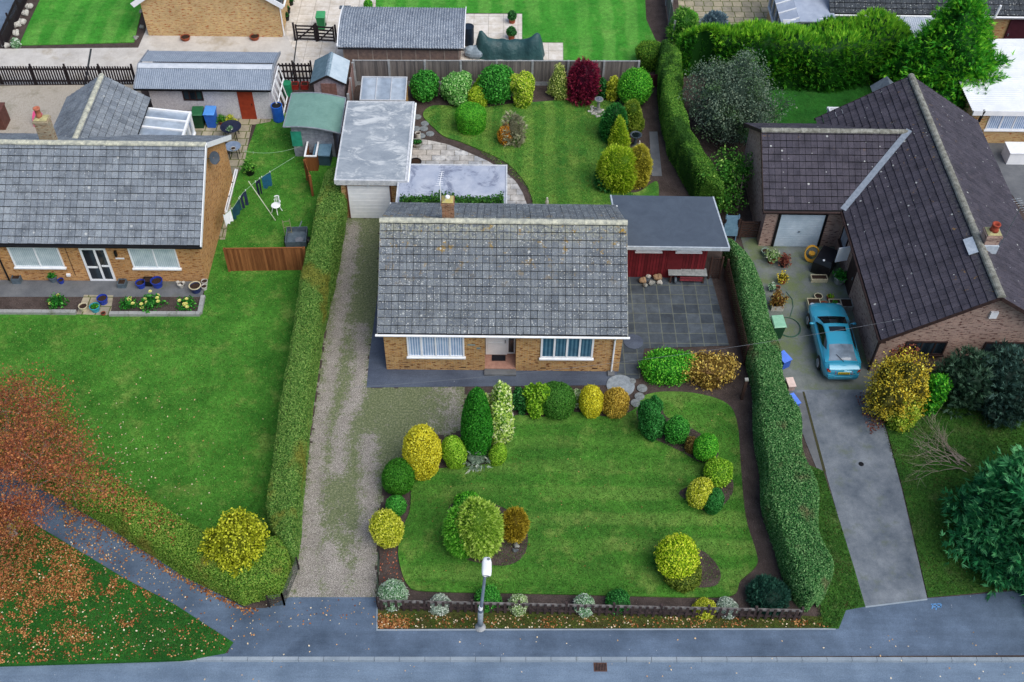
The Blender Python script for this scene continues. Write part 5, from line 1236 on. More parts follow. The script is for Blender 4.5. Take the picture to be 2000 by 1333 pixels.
def board_fence(name, label, a, b, h, m, bay, postm, gravel=None, postw=.1, boards=True, z0=.05, boardw=.11, cap=None, postd=1.0):
    a, b = Vector(a), Vector(b); a.z = b.z = 0; d = b-a; L = d.length; d.normalize(); rt = thing(name, label, 'fence', a, math.atan2(d.y, d.x)); n = max(1, round(L/bay)); w = L/n
    for i in range(n+1):
        p = MB(); x = min(max(w*i, postw/2), L-postw/2); p.box(x-postw/2, x+postw/2, -postw*.7, postw*.5, 0, h*1.03*postd); part('post', p, postm, rt)
    for i in range(n):
        q = MB(); k = i*w+postw/2
        while k < (i+1)*w-postw/2-.01:
            e = min(k+boardw, (i+1)*w-postw/2); q.box(k+.003, e-.003, -.015+random.uniform(-.006, .006), .012, z0+(.2 if gravel else 0), h+random.uniform(-.008, .008), random.random()); k += boardw
        pn = part('board_panel', q, m, rt)
        if cap: c = MB(); c.box(i*w+postw/2, (i+1)*w-postw/2, -.035, .03, h+.01, h+.045); part('capping', c, cap, pn)
        if gravel: g = MB(); g.box(i*w+postw/2, (i+1)*w-postw/2, -.03, .03, 0, .25); part('gravel_board', g, gravel, rt)
    return rt
def boardmat(name, a, b):
    n = NT(name); o = n.ramp(n.attr('rnd'), [(0, a), (1, b)]); mp = n.n('Mapping'); mp.inputs['Scale'].default_value = (14, 14, 1.2); n.l(n.obj, mp.inputs[0])
    o = n.mix(.45, o, n.ramp(n.noise(1, 5, .7, mp.outputs[0]), [(.3, (.2, .2, .2)), (.7, (.85, .85, .85))]), 'OVERLAY'); return n.done(o, .9, .15)
m_greyboard = boardmat('weathered_fence_boards', C('#5a5757'), C('#807a76'))
m_brownboard = boardmat('red_brown_fence_boards', C('#6e4327'), C('#97633c'))
m_dkboard = boardmat('dark_brown_fence_boards', C('#3a2b26'), C('#55413a'))
board_fence('board_fence', 'long weathered board fence with concrete posts behind the rear garden', (-8.45, 53.08, 0), (7.75, 53.35, 0), 1.62, m_greyboard, 1.98, m_concpost, m_concpost, .12, cap=m_concpost)
a, b = G(447, 531), G(603, 529); board_fence('board_fence', 'red-brown board fence between the left bungalow and the hedge', a, b, 1.5, m_brownboard, 3.6, m_brownboard, cap=m_brownboard)
a, b = G(690, 190), G(692, 125); board_fence('board_fence', 'short pinkish side fence beside the small shed', (-8.42, 49.95, 0), (-8.45, 53.0, 0), 1.55, boardmat('pink_grey_boards_2', C('#7d6663'), C('#9c827c')), 1.5, m_concpost)
a, b = G(1318, 90), G(1306, -60); board_fence('board_fence', 'weathered fence between the striped lawn and the shrubs at the top', G(1312, 88), G(1290, -60), 1.6, m_greyboard, 2.2, m_concpost)
board_fence('board_fence', 'low dark boards at the foot of the clipped hedge block behind the garden', G(1252, 172), G(1304, 172), .9, boardmat('maroon_boards', C('#4a2c30'), C('#5e3a3c')), 1.5, m_dkwood)
a = G(603, 345); board_fence('board_fence', 'narrow brown fence panel below the blue storage box', G(601, 352), G(612, 385), 1.35, m_brownboard, 1.6, m_brownboard)

def gate(name, label, a, b, h, m, bars=5, brace=True):
    a, b = Vector(a), Vector(b); a.z = b.z = 0; d = b-a; L = d.length; d.normalize(); rt = thing(name, label, 'gate', a, math.atan2(d.y, d.x))
    f = MB(); f.box(0, .09, -.03, .03, .08, h); f.box(L-.09, L, -.03, .03, .08, h); part('stile', f, m, rt) if False else None
    for x in (0, L-.09): f = MB(); f.box(x, x+.09, -.035, .035, .08, h); part('stile', f, m, rt)
    for k in range(bars): z = .14+(h-.22)*k/(bars-1); f = MB(); f.box(.09, L-.09, -.02, .02, z-.045, z+.045); part('bar', f, m, rt)
    if brace: f = MB(); f.beam((.1, -.035, .14), (L-.1, -.035, h-.1), .03, .08); part('brace', f, m, rt)
    for x in (-.14, L+.04): p = MB(); p.box(x, x+.1, -.05, .05, 0, h+.12); part('post', p, m, rt)
    return rt
gate('field_gate', 'dark five-bar gate, left leaf, across the pale paving', G(580, 80), G(618, 81), 1.1, m_dp)
gate('field_gate', 'dark five-bar gate, right leaf, ending at the corrugated-roofed garage', G(622, 82), G(655, 84), 1.1, m_dp)
gate('wooden_gate', 'brown braced gate beside the garage wing of the right bungalow', G(1441, 466), G(1480, 466), 1.15, m_dkboard, 7)
board_fence('board_fence', 'short brown fence between the workshop and the braced gate', G(1408, 464), G(1438, 465), 1.2, m_dkboard, 1.2, m_dkwood)

def trellis(name, label, a, b, h, m, s=.14):
    a, b = Vector(a), Vector(b); a.z = b.z = 0; d = b-a; L = d.length; d.normalize(); rt = thing(name, label, 'trellis', a, math.atan2(d.y, d.x))
    mb = MB(); n = int(L/s)
    for i in range(n+1): x = L*i/n; mb.box(x-.014, x+.014, -.012, 0, .05, h)
    for k in range(int(h/s)+1): mb.box(0, L, 0.001, .012, .08+k*s-.014, .08+k*s+.014)
    part('lattice', mb, m, rt)
    for x in (0, L): p = MB(); p.box(x-.035, x+.035, -.05, .05, 0, h+.1); part('post', p, m, rt)
trellis('trellis', 'dark square trellis panel standing at the end of the red workshop', G(1383, 545), G(1404, 545), 1.35, m_dkboard)
a, b = G(1420, 575), G(1452, 705)
trellis('trellis', 'brown lattice fence along the hedge beside the dark patio', G(1452, 712), G(1415, 545), 1.2, m_dkboard, .13)
p = MB(); p.box(-.06, .06, -.06, .06, 0, 1.3); c = G(1448, 780)
solo('fence_post', p, m_dkboard, 'stout wooden post with pale cap at the end of the lattice fence', 'post', c)
p = MB(); p.box(-.075, .075, -.075, .075, 1.302, 1.37); part('cap', p, m_stone, bpy.data.objects['fence_post'])

def wire_fence(label, pts, h, m, gm):
    w = [G(*q) for q in pts]; rt = thing('wire_fence', label, 'fence', w[0])
    o = w[0]; k = 0
    for a, b in zip(w, w[1:]):
        L = (b-a).length; n = max(1, round(L/1.2))
        for i in range(n+1):
            q = a.lerp(b, i/n)-o; p = MB(); p.box(q.x-.03, q.x+.03, q.y-.03, q.y+.03, 0, h); part('post', p, m, rt)
        g = MB(); d = (b-a).normalized(); ln = int(L/.12)
        for z in np.linspace(.05, h-.05, 6): g.beam((a-o)+Vector((0, 0, z)), (b-o)+Vector((0, 0, z)), .012, .012)
        for i in range(ln+1): q = a.lerp(b, i/ln)-o; g.beam(q+Vector((0, 0, .05)), q+Vector((0, 0, h-.05)), .012, .012, (1, 0, 0))
        part('wire_mesh', g, gm, rt)
wire_fence('sagging green wire fence at the left end of the front garden', [(738, 1186), (741, 1092)], .75, m_dkwood, flat('green_wire', C('#3c4a3c'), C('#2f3b30')))
wire_fence('wire fence with posts around the hedge corner by the drive', [(527, 1186), (556, 1182), (584, 1112)], .85, m_dkwood, flat('grey_wire', C('#555b58'), C('#444a48')))

def street_lamp():
    b = G(938, 1226); rt = thing('street_lamp', 'slim grey street lamp post with white lantern at the pavement edge', 'street lamp', b)
    tx = .28; s = MB(); s.tube([(0, 0, 0), (.02, 0, 1.25)], [.1, .1], 12); part('base_column', s, flat('grey_lamp_paint', C('#8e9aa2'), C('#737f87'), 4, .5), rt, smooth=True)
    s = MB(); s.tube([(.02, 0, 1.25), (.035, 0, 1.32), (tx*.9, -.02, 4.85)], [.1, .062, .045], 10); part('pole', s, flat('grey_blue_pole', C('#6c7a8a'), C('#5a6776'), 4, .5), rt, smooth=True)
    bands = MB(); bands.tube([(.02, 0, 1.42), (.04, 0, 1.62)], [.085, .075], 10); part('reflective_band', bands, m_white, rt)
    f = MB(); f.lathe((0, 0, .0), [(.21, .03), (.19, .06), (.125, .16), (.105, .22)], 14); part('concrete_foot', f, m_concpost, rt)
    hd = MB(); sec = [(-.66, .1, .05), (-.63, .15, .09), (-.5, .17, .12), (-.15, .165, .13), (.0, .13, .11), (.04, .07, .06)]; vs = []; fs = []; n = 10
    for (y, wx, hz) in sec:
        for k in range(n): t = 2*PI*k/n; vs.append((tx*.92+wx*math.copysign(abs(math.cos(t))**.6, math.cos(t)), y+.03, 4.86+hz*math.copysign(abs(math.sin(t))**.7, math.sin(t))))
    for i in range(len(sec)-1):
        for k in range(n): fs.append((i*n+k, i*n+(k+1) % n, (i+1)*n+(k+1) % n, (i+1)*n+k))
    fs += [tuple(range(n)), tuple(range(len(vs)-n, len(vs)))]
    hd.add(vs, fs); hh = part('lantern', hd, flat('white_lantern', C('#f2f4f6'), C('#e4e8ea'), 2, .35), rt, smooth=True)
    pc = MB(); pc.lathe((tx*.92+.06, -.06, 4.95), [(.045, 0), (.045, .06), (.03, .08)], 10); part('photocell', pc, m_metal, hh)
street_lamp()
def drain():
    c = G(1173, 1301); c.z = -.104
    rt = thing('drain_grate', 'rusty slotted drain grate in the road by the kerb', 'drain', c)
    f = MB(); f.box(-.24, .24, -.17, -.14, 0, .012); f.box(-.24, .24, .14, .17, 0, .012); f.box(-.24, -.21, -.14, .14, 0, .012); f.box(.21, .24, -.14, .14, 0, .012); part('frame', f, flat('rust', C('#6a4a3c'), C('#4a342c'), 9), rt)
    f = MB()
    for k in range(7): x = -.17+.34*k/6; f.box(x-.016, x+.016, -.14, .14, .001, .012)
    part('bars', f, flat('rust_2', C('#5a4440'), C('#3c302e'), 9), rt); f = MB().quad((-.21, -.14, .002), (.21, -.14, .002), (.21, .14, .002), (-.21, .14, .002)); part('well', f, flat('drain_dark', C('#0c0c0e')), rt)
drain()
def utility_mark():
    m = flat('blue_marking', C('#5f93c8'), C('#4f7fb0'), 9); mb = MB()
    for s in ([(1818, 1181), (1838, 1180)], [(1822, 1181), (1820, 1190)], [(1830, 1180), (1828, 1192)], [(1838, 1180), (1837, 1188)], [(1822, 1186), (1838, 1186)]):
        a, b = G(*s[0]), G(*s[1]); a.z = b.z = .011; mb.beam(a, b, .045, .004)
    o = solo('utility_marking', mb, m, 'small sprayed blue utility mark on the pavement by the right drive', 'marking')
utility_mark()
def cable():
    mb = MB(); a, b = G(690, 757, 4.6), G(1760, 624, 4.9); pts = [a.lerp(b, t)-Vector((0, 0, .5*4*t*(1-t)))-a for t in np.linspace(0, 1, 14)]
    mb.tube(pts, .006, 5); solo('overhead_cable', mb, flat('pale_cable', C('#6d7279'), C('#5a6068')), 'thin overhead cable crossing above the bungalow path and the blue car', 'cable', a)
cable()
# ------------------------------------------------------------------ foliage colours
L_ = {}
def LM(k, d, m, l, **kw):
    g = lambda h, q: tuple(min(.88, v*q) for v in C(h)[:3])+(1,)
    if 'alt' in kw: kw['alt'] = tuple(min(.85, v*1.3) for v in kw['alt'][:3])+(1,)
    kw.setdefault('trans', .3); L_[k] = leafmat('leaf_'+k, g(d, 1.9), g(m, 1.5), g(l, 1.35), **kw); return L_[k]
LM('green', '#0f3a10', '#2c7a24', '#5fae48'); LM('bright', '#15480f', '#3b9022', '#7cc23c'); LM('dark', '#0c2a10', '#1f5a24', '#4a8a48')
LM('deep', '#0e3412', '#246a28', '#4c924a'); LM('lime', '#3a5a0c', '#8aa81e', '#c8dc50'); LM('gold', '#5c5a08', '#b8b024', '#ece450'); LM('limegreen', '#2c540e', '#6c9c20', '#aacc48')
LM('yellow', '#4a5a0c', '#a8ae28', '#e4e464'); LM('bronze', '#4a3e08', '#8a7a1c', '#bca840'); LM('brass', '#5a4a14', '#a48a30', '#d0b858')
LM('varieg', '#2c4a20', '#8aa468', '#e6ecc4'); LM('varieg_w', '#2f5230', '#7fa57c', '#dfe9d4'); LM('silver', '#4a5a4c', '#93a594', '#d0dacc')
LM('crimson', '#30061a', '#66102c', '#94344a'); LM('hollygold', '#38501a', '#8fa048', '#d4d88c')
LM('hedge_l', '#1f4014', '#48742e', '#84a052', alt=C('#7b8238'), altscale=.5, altcut=.54)
LM('hedge_d', '#26400f', '#54802a', '#8fa648', alt=C('#80803a'), altscale=.6, altcut=.55)
LM('hedge_r', '#14381a', '#356c34', '#7fa66a', alt=C('#70704e'), altscale=.6, altcut=.6)
LM('hedge_b', '#183a10', '#3f7224', '#78a03e', alt=C('#345c20'), altscale=.7, altcut=.48)
LM('conifer_t', '#143a10', '#3f8420', '#98c83a', alt=C('#2f6f1e'), altscale=.45, altcut=.5); LM('conifer_g', '#123c10', '#358a1e', '#86c634'); LM('conifer_b', '#0f3a26', '#2c7a44', '#72b87a')
LM('greytree', '#2c3c30', '#5c7060', '#829078', alt=C('#4c6a40'), altscale=.8, altcut=.5); LM('shrub_l', '#204a14', '#4f8e30', '#9cc05c'); LM('autumn_y', '#3a3a14', '#c0a82c', '#f0e060', alt=C('#8a8a34'), altscale=1.6, altcut=.57)
LM('autumn_r', '#4a2420', '#7c4638', '#a06a54', alt=C('#65403e'), altscale=.8, altcut=.5); LM('autumn_mix', '#4a2e1c', '#8e5034', '#b8804c', alt=C('#80782c'), altscale=.9, altcut=.56); LM('yellowtree', '#40480a', '#98a020', '#d4d448'); LM('darkshrub', '#12241a', '#304e38', '#62806a'); LM('laurel', '#14450f', '#3a9422', '#84c83c'); LM('orange', '#6a3808', '#bc7c20', '#e0ae48'); LM('heather', '#4a4a38', '#8a8c70', '#bcbc9c')
m_core = None
GF = 'clipped shrubs in the front garden'; GR = 'clipped shrubs in the rear garden'; GP = 'small shrubs along the front fence'
tight = dict(stray=.015, size=.055, jit=.45, lump=.025, cover=1.9, deep=.06, asp=1.4)
fine = dict(size=.075, jit=.8, lump=.05, cover=1.7)
loose = dict(size=.11, jit=.8, lump=.09, cover=1.5, deep=.2, core=.84)
# rear garden
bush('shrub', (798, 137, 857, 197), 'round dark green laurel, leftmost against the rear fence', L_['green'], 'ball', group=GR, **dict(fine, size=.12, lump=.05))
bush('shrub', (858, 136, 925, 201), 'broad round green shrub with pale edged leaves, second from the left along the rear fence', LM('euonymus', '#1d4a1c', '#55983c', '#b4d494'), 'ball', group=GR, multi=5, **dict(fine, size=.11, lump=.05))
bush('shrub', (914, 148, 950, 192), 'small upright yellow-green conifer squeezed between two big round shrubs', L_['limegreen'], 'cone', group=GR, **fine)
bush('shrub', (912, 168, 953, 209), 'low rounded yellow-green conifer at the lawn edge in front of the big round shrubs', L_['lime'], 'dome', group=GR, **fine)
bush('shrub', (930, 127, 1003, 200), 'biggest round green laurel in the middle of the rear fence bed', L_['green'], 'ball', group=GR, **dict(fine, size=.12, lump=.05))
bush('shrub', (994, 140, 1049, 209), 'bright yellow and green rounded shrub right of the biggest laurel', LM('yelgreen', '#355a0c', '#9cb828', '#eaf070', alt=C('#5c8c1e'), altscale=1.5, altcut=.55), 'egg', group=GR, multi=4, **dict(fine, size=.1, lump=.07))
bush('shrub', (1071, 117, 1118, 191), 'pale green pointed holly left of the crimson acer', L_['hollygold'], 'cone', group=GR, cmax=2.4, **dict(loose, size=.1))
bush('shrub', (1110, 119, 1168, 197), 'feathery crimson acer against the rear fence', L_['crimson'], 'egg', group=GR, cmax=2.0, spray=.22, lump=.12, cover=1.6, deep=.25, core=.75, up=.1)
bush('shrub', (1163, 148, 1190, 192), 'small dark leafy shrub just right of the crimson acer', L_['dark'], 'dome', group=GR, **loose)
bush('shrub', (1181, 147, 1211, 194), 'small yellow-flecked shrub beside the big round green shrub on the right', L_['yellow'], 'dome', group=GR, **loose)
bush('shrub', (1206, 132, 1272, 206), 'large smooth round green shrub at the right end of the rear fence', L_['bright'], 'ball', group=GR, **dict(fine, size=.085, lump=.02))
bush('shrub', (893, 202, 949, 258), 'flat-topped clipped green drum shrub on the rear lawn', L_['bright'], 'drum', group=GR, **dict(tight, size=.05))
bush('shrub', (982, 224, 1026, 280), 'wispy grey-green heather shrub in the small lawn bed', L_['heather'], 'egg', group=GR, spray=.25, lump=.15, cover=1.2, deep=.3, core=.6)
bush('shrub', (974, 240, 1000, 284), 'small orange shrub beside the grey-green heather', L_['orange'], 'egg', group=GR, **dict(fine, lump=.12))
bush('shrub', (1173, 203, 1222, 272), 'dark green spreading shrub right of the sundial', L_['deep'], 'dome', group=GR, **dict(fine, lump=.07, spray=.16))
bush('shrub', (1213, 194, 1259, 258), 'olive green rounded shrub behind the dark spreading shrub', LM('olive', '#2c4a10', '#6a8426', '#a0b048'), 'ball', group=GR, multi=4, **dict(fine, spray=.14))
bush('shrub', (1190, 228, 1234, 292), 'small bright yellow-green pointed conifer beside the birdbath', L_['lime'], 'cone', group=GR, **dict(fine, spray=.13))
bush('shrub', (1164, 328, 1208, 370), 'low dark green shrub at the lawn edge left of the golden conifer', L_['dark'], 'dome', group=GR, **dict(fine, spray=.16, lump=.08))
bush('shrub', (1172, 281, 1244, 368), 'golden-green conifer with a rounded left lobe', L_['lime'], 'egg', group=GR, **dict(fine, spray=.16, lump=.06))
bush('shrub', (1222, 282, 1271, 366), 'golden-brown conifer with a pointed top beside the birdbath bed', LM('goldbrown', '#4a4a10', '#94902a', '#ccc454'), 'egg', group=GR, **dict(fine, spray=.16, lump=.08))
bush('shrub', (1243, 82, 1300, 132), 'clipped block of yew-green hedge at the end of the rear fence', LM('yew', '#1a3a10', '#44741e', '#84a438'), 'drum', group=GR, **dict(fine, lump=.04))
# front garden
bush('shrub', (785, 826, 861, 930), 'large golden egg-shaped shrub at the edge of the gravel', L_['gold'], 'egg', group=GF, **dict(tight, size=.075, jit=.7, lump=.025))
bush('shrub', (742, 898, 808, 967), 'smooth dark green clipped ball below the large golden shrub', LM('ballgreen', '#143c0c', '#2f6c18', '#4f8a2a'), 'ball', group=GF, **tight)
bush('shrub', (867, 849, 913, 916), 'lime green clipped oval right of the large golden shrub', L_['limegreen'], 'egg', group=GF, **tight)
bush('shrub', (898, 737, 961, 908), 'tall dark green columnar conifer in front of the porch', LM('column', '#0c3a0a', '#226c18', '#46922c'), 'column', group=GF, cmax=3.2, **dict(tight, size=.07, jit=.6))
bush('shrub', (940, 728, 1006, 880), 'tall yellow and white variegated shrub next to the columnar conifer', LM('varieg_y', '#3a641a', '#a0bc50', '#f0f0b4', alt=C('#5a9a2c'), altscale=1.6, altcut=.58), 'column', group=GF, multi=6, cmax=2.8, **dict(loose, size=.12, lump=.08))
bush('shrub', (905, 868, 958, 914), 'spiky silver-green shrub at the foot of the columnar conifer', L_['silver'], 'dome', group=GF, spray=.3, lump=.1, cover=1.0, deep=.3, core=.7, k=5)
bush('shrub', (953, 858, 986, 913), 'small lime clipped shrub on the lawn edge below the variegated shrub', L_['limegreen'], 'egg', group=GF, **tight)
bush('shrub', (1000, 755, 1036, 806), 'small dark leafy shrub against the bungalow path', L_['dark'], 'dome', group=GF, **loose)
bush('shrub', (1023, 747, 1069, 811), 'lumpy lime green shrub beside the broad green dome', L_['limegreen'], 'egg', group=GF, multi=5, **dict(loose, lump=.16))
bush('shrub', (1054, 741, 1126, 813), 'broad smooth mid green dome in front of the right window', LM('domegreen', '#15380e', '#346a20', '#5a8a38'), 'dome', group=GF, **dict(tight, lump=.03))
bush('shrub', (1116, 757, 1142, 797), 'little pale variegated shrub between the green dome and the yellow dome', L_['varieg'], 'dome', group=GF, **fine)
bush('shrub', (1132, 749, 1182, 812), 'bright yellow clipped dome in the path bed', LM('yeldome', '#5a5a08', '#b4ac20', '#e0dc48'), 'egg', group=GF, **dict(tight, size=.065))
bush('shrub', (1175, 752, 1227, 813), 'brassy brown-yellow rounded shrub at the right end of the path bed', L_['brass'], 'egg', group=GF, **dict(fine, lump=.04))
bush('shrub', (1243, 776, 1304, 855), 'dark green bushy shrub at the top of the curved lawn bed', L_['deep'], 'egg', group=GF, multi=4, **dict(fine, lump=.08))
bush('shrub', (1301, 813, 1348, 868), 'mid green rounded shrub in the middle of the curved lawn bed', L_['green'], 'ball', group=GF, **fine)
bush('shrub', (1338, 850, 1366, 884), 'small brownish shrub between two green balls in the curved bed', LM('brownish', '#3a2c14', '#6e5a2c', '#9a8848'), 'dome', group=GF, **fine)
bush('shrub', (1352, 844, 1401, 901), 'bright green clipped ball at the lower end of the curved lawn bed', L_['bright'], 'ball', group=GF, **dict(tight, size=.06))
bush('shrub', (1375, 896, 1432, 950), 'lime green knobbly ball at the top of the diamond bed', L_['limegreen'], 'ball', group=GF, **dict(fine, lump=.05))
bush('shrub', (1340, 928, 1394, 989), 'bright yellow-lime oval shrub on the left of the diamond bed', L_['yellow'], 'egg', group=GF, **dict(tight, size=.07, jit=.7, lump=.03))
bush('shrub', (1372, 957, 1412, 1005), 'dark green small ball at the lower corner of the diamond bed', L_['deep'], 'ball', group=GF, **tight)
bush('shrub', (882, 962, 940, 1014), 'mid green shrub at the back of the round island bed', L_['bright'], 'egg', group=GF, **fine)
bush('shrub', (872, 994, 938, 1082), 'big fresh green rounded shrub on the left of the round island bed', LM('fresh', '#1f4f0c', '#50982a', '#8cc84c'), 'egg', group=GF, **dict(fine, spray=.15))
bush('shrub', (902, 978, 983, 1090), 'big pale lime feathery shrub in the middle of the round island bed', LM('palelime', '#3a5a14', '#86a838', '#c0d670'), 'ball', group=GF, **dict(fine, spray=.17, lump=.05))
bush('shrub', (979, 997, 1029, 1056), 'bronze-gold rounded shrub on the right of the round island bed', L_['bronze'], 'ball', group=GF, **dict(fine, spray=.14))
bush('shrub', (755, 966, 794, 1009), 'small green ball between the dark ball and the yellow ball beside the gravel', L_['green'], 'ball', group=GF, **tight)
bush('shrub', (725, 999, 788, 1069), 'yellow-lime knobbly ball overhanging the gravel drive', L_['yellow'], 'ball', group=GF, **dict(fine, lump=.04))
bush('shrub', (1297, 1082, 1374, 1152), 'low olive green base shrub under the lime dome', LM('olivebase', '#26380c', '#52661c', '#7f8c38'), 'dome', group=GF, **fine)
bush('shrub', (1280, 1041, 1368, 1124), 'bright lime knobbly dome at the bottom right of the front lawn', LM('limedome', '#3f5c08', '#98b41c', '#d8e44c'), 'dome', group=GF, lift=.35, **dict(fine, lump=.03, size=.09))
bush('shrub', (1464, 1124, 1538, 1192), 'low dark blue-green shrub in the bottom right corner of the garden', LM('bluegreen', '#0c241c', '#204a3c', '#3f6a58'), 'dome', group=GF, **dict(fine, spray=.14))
for bx, lb, mk in (((737, 1133, 798, 1188), 'large green and white variegated shrub at the left corner of the front fence', 'varieg_w'), ((838, 1160, 881, 1200), 'small whitish variegated shrub, second from the left behind the front fence', 'silver'),
                   ((928, 1144, 978, 1192), 'smooth green clipped ball behind the street lamp', 'green'), ((991, 1159, 1031, 1200), 'small yellow-white variegated shrub just right of the lamp behind the fence', 'varieg'),
                   ((1121, 1161, 1162, 1202), 'small cream variegated shrub in the middle of the front fence', 'varieg_w'), ((1182, 1152, 1233, 1196), 'dark green clipped dome in the middle of the front fence', 'deep'),
                   ((1354, 1170, 1399, 1205), 'small yellow shrub right of centre behind the front fence', 'yellow'), ((1400, 1168, 1442, 1206), 'small silver-green shrub beside the yellow one behind the fence', 'silver')):
    bush('shrub', bx, lb, L_[mk], 'dome', group=GP, **dict(fine, size=.06))
# hedge-like pair at the patio
bush_at('shrub', (1306, 714), 1.22, .78, 1.15, 'broad glossy green shrub clipped flat along the edge of the dark patio', L_['bright'], 'drum', size=.1, lump=.06, cover=1.7, jit=.75)
bush_at('shrub', (1390, 720), 1.18, .85, 1.2, 'yellow and russet leaved shrub at the corner of the dark patio', LM('russet', '#4a3a14', '#a88c40', '#e0c468', alt=C('#7a6040'), altscale=1.8, altcut=.52), 'drum', size=.11, cover=1.2, jit=.9, lump=.1, deep=.25, core=.8)
# right-hand garden
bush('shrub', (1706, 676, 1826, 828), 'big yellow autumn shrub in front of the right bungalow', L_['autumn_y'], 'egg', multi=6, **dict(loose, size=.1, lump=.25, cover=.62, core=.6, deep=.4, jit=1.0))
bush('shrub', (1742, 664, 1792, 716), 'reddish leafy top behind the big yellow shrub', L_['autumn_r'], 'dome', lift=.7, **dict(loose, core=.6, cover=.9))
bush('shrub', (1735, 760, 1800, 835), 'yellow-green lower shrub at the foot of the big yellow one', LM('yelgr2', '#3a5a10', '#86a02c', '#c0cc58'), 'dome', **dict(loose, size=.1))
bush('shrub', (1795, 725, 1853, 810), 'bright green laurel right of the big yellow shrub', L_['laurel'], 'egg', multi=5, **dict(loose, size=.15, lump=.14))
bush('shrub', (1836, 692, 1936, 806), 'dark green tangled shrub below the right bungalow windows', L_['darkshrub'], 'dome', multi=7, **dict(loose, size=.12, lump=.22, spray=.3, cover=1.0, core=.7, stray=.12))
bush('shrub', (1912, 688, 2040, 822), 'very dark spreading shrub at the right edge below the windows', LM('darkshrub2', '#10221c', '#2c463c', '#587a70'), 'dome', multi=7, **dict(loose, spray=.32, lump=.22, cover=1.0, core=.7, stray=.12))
bush('shrub', (1308, 20, 1358, 84), 'dark straggly shrub beside the top fence', L_['shrub_l'], 'dome', **dict(loose, spray=.22, size=.14))
bush('shrub', (1375, 24, 1420, 62), 'grey-blue spreading shrub on the weedy paving at the top', LM('greyblue', '#2c3c44', '#5a7480', '#90a8ac'), 'dome', **dict(loose, spray=.2))
bush('shrub', (1328, 22, 1366, 46), 'bright green low shrub on the weedy paving at the top', L_['bright'], 'dome', **loose)
# ------------------------------------------------------------------ hedges
hedge('hedge', [(688, 372), (678, 425), (658, 540), (631, 661), (613, 780), (603, 897), (592, 982), (585, 1076), (577, 1122)],
      [(634, 322), (617, 380), (608, 451), (592, 518), (571, 626), (552, 745), (536, 850), (522, 926), (511, 990)], 1.65, 'long clipped hedge between the left lawn and the gravel drive', L_['hedge_l'], .065, 2.0, jit=.55, lump=.045, seed=3, hvar=.02)
hedge('hedge', [(575, 1130), (545, 1168), (480, 1189), (350, 1120), (245, 1050), (161, 1000), (95, 962), (10, 915), (-140, 840)],
      [(545, 1030), (480, 1076), (413, 1043), (350, 1006), (291, 968), (189, 912), (116, 870), (30, 818), (-120, 730)], 1.5, 'diagonal clipped hedge between the left lawn and the footpath, strewn with leaves', L_['hedge_d'], .065, 2.0, jit=.55, lump=.045, seed=5, hvar=.02)
hedge('hedge', [(1404, 500), (1423, 540), (1444, 640), (1465, 760), (1476, 897), (1492, 1000), (1517, 1104), (1545, 1164), (1567, 1199)],
      [(1470, 500), (1487, 549), (1507, 612), (1528, 675), (1545, 763), (1560, 798), (1580, 885), (1595, 945), (1612, 1030), (1630, 1090), (1622, 1140)], 1.6, 'long leafy hedge between the front garden and the right drive', L_['hedge_r'], .068, 1.9, jit=.65, lump=.05, seed=7, hvar=.025)
hedge('hedge', [(1282, 128), (1288, 240), (1303, 300), (1322, 342), (1352, 395)], [(1330, 90), (1334, 175), (1352, 250), (1385, 300), (1425, 372)], 2.1, 'tall clipped hedge down the right side of the rear garden', L_['hedge_b'], .07, 1.9, jit=.6, lump=.06, seed=9, hvar=.03)
hedge('hedge', [(1338, 138), (1400, 158), (1480, 172), (1600, 178), (1705, 168), (1760, 160)], [(1330, 62), (1440, 50), (1560, 42), (1680, 28), (1760, 20)], 3.0, 'tall feathery conifer hedge with bright tips across the top right', L_['conifer_t'], tips=.3, spray=.4, cover=1.9, lump=.13, seed=12, up=.6, lumpl=1.1, hvar=.08)
# ------------------------------------------------------------------ trees
m_bark = flat('bark', C('#5a4c40'), C('#3f352d'), 7, .95, bump=.5); m_paleb = flat('pale_bark', C('#a3988a'), C('#7a7064'), 7, .95)
def tree(name, label, base, parts_, m, trunk_h, r=.13, bm=None, lean=(0, 0)):
    """trunk with limbs and one crown made of several leafy masses: (dx, dy, z0, radius, height, kw)"""
    rt = thing(name, label, 'tree', base); t = MB(); tips = []
    rr = random.Random(hash(label) % 999 if False else len(label)*13)
    t.tube([(0, 0, -.05), (lean[0]*.5, lean[1]*.5, trunk_h*.6), (lean[0], lean[1], trunk_h)], [r*1.25, r, r*.8], 8)
    for q in parts_: t.tube([(lean[0], lean[1], trunk_h*.9), (q[0]*.8, q[1]*.8, q[2]+q[4]*.5)], [r*.6, r*.2], 6)
    part('trunk', t, bm or m_bark, rt)
    Vs, Qs, Rs = [], [], []; o = 0
    for i, (dx, dy, z0, a, h, kw) in enumerate(parts_):
        V, Q, rv = crown(a, h, seed=int(a*100)+i*17+len(label), **kw); V = V+np.array([dx, dy, z0]); Vs.append(V); Qs.append(Q+o); Rs.append(rv); o += len(V)
    npmesh('crown', np.concatenate(Vs), np.concatenate(Qs), np.concatenate(Rs), m, rt)
    return rt
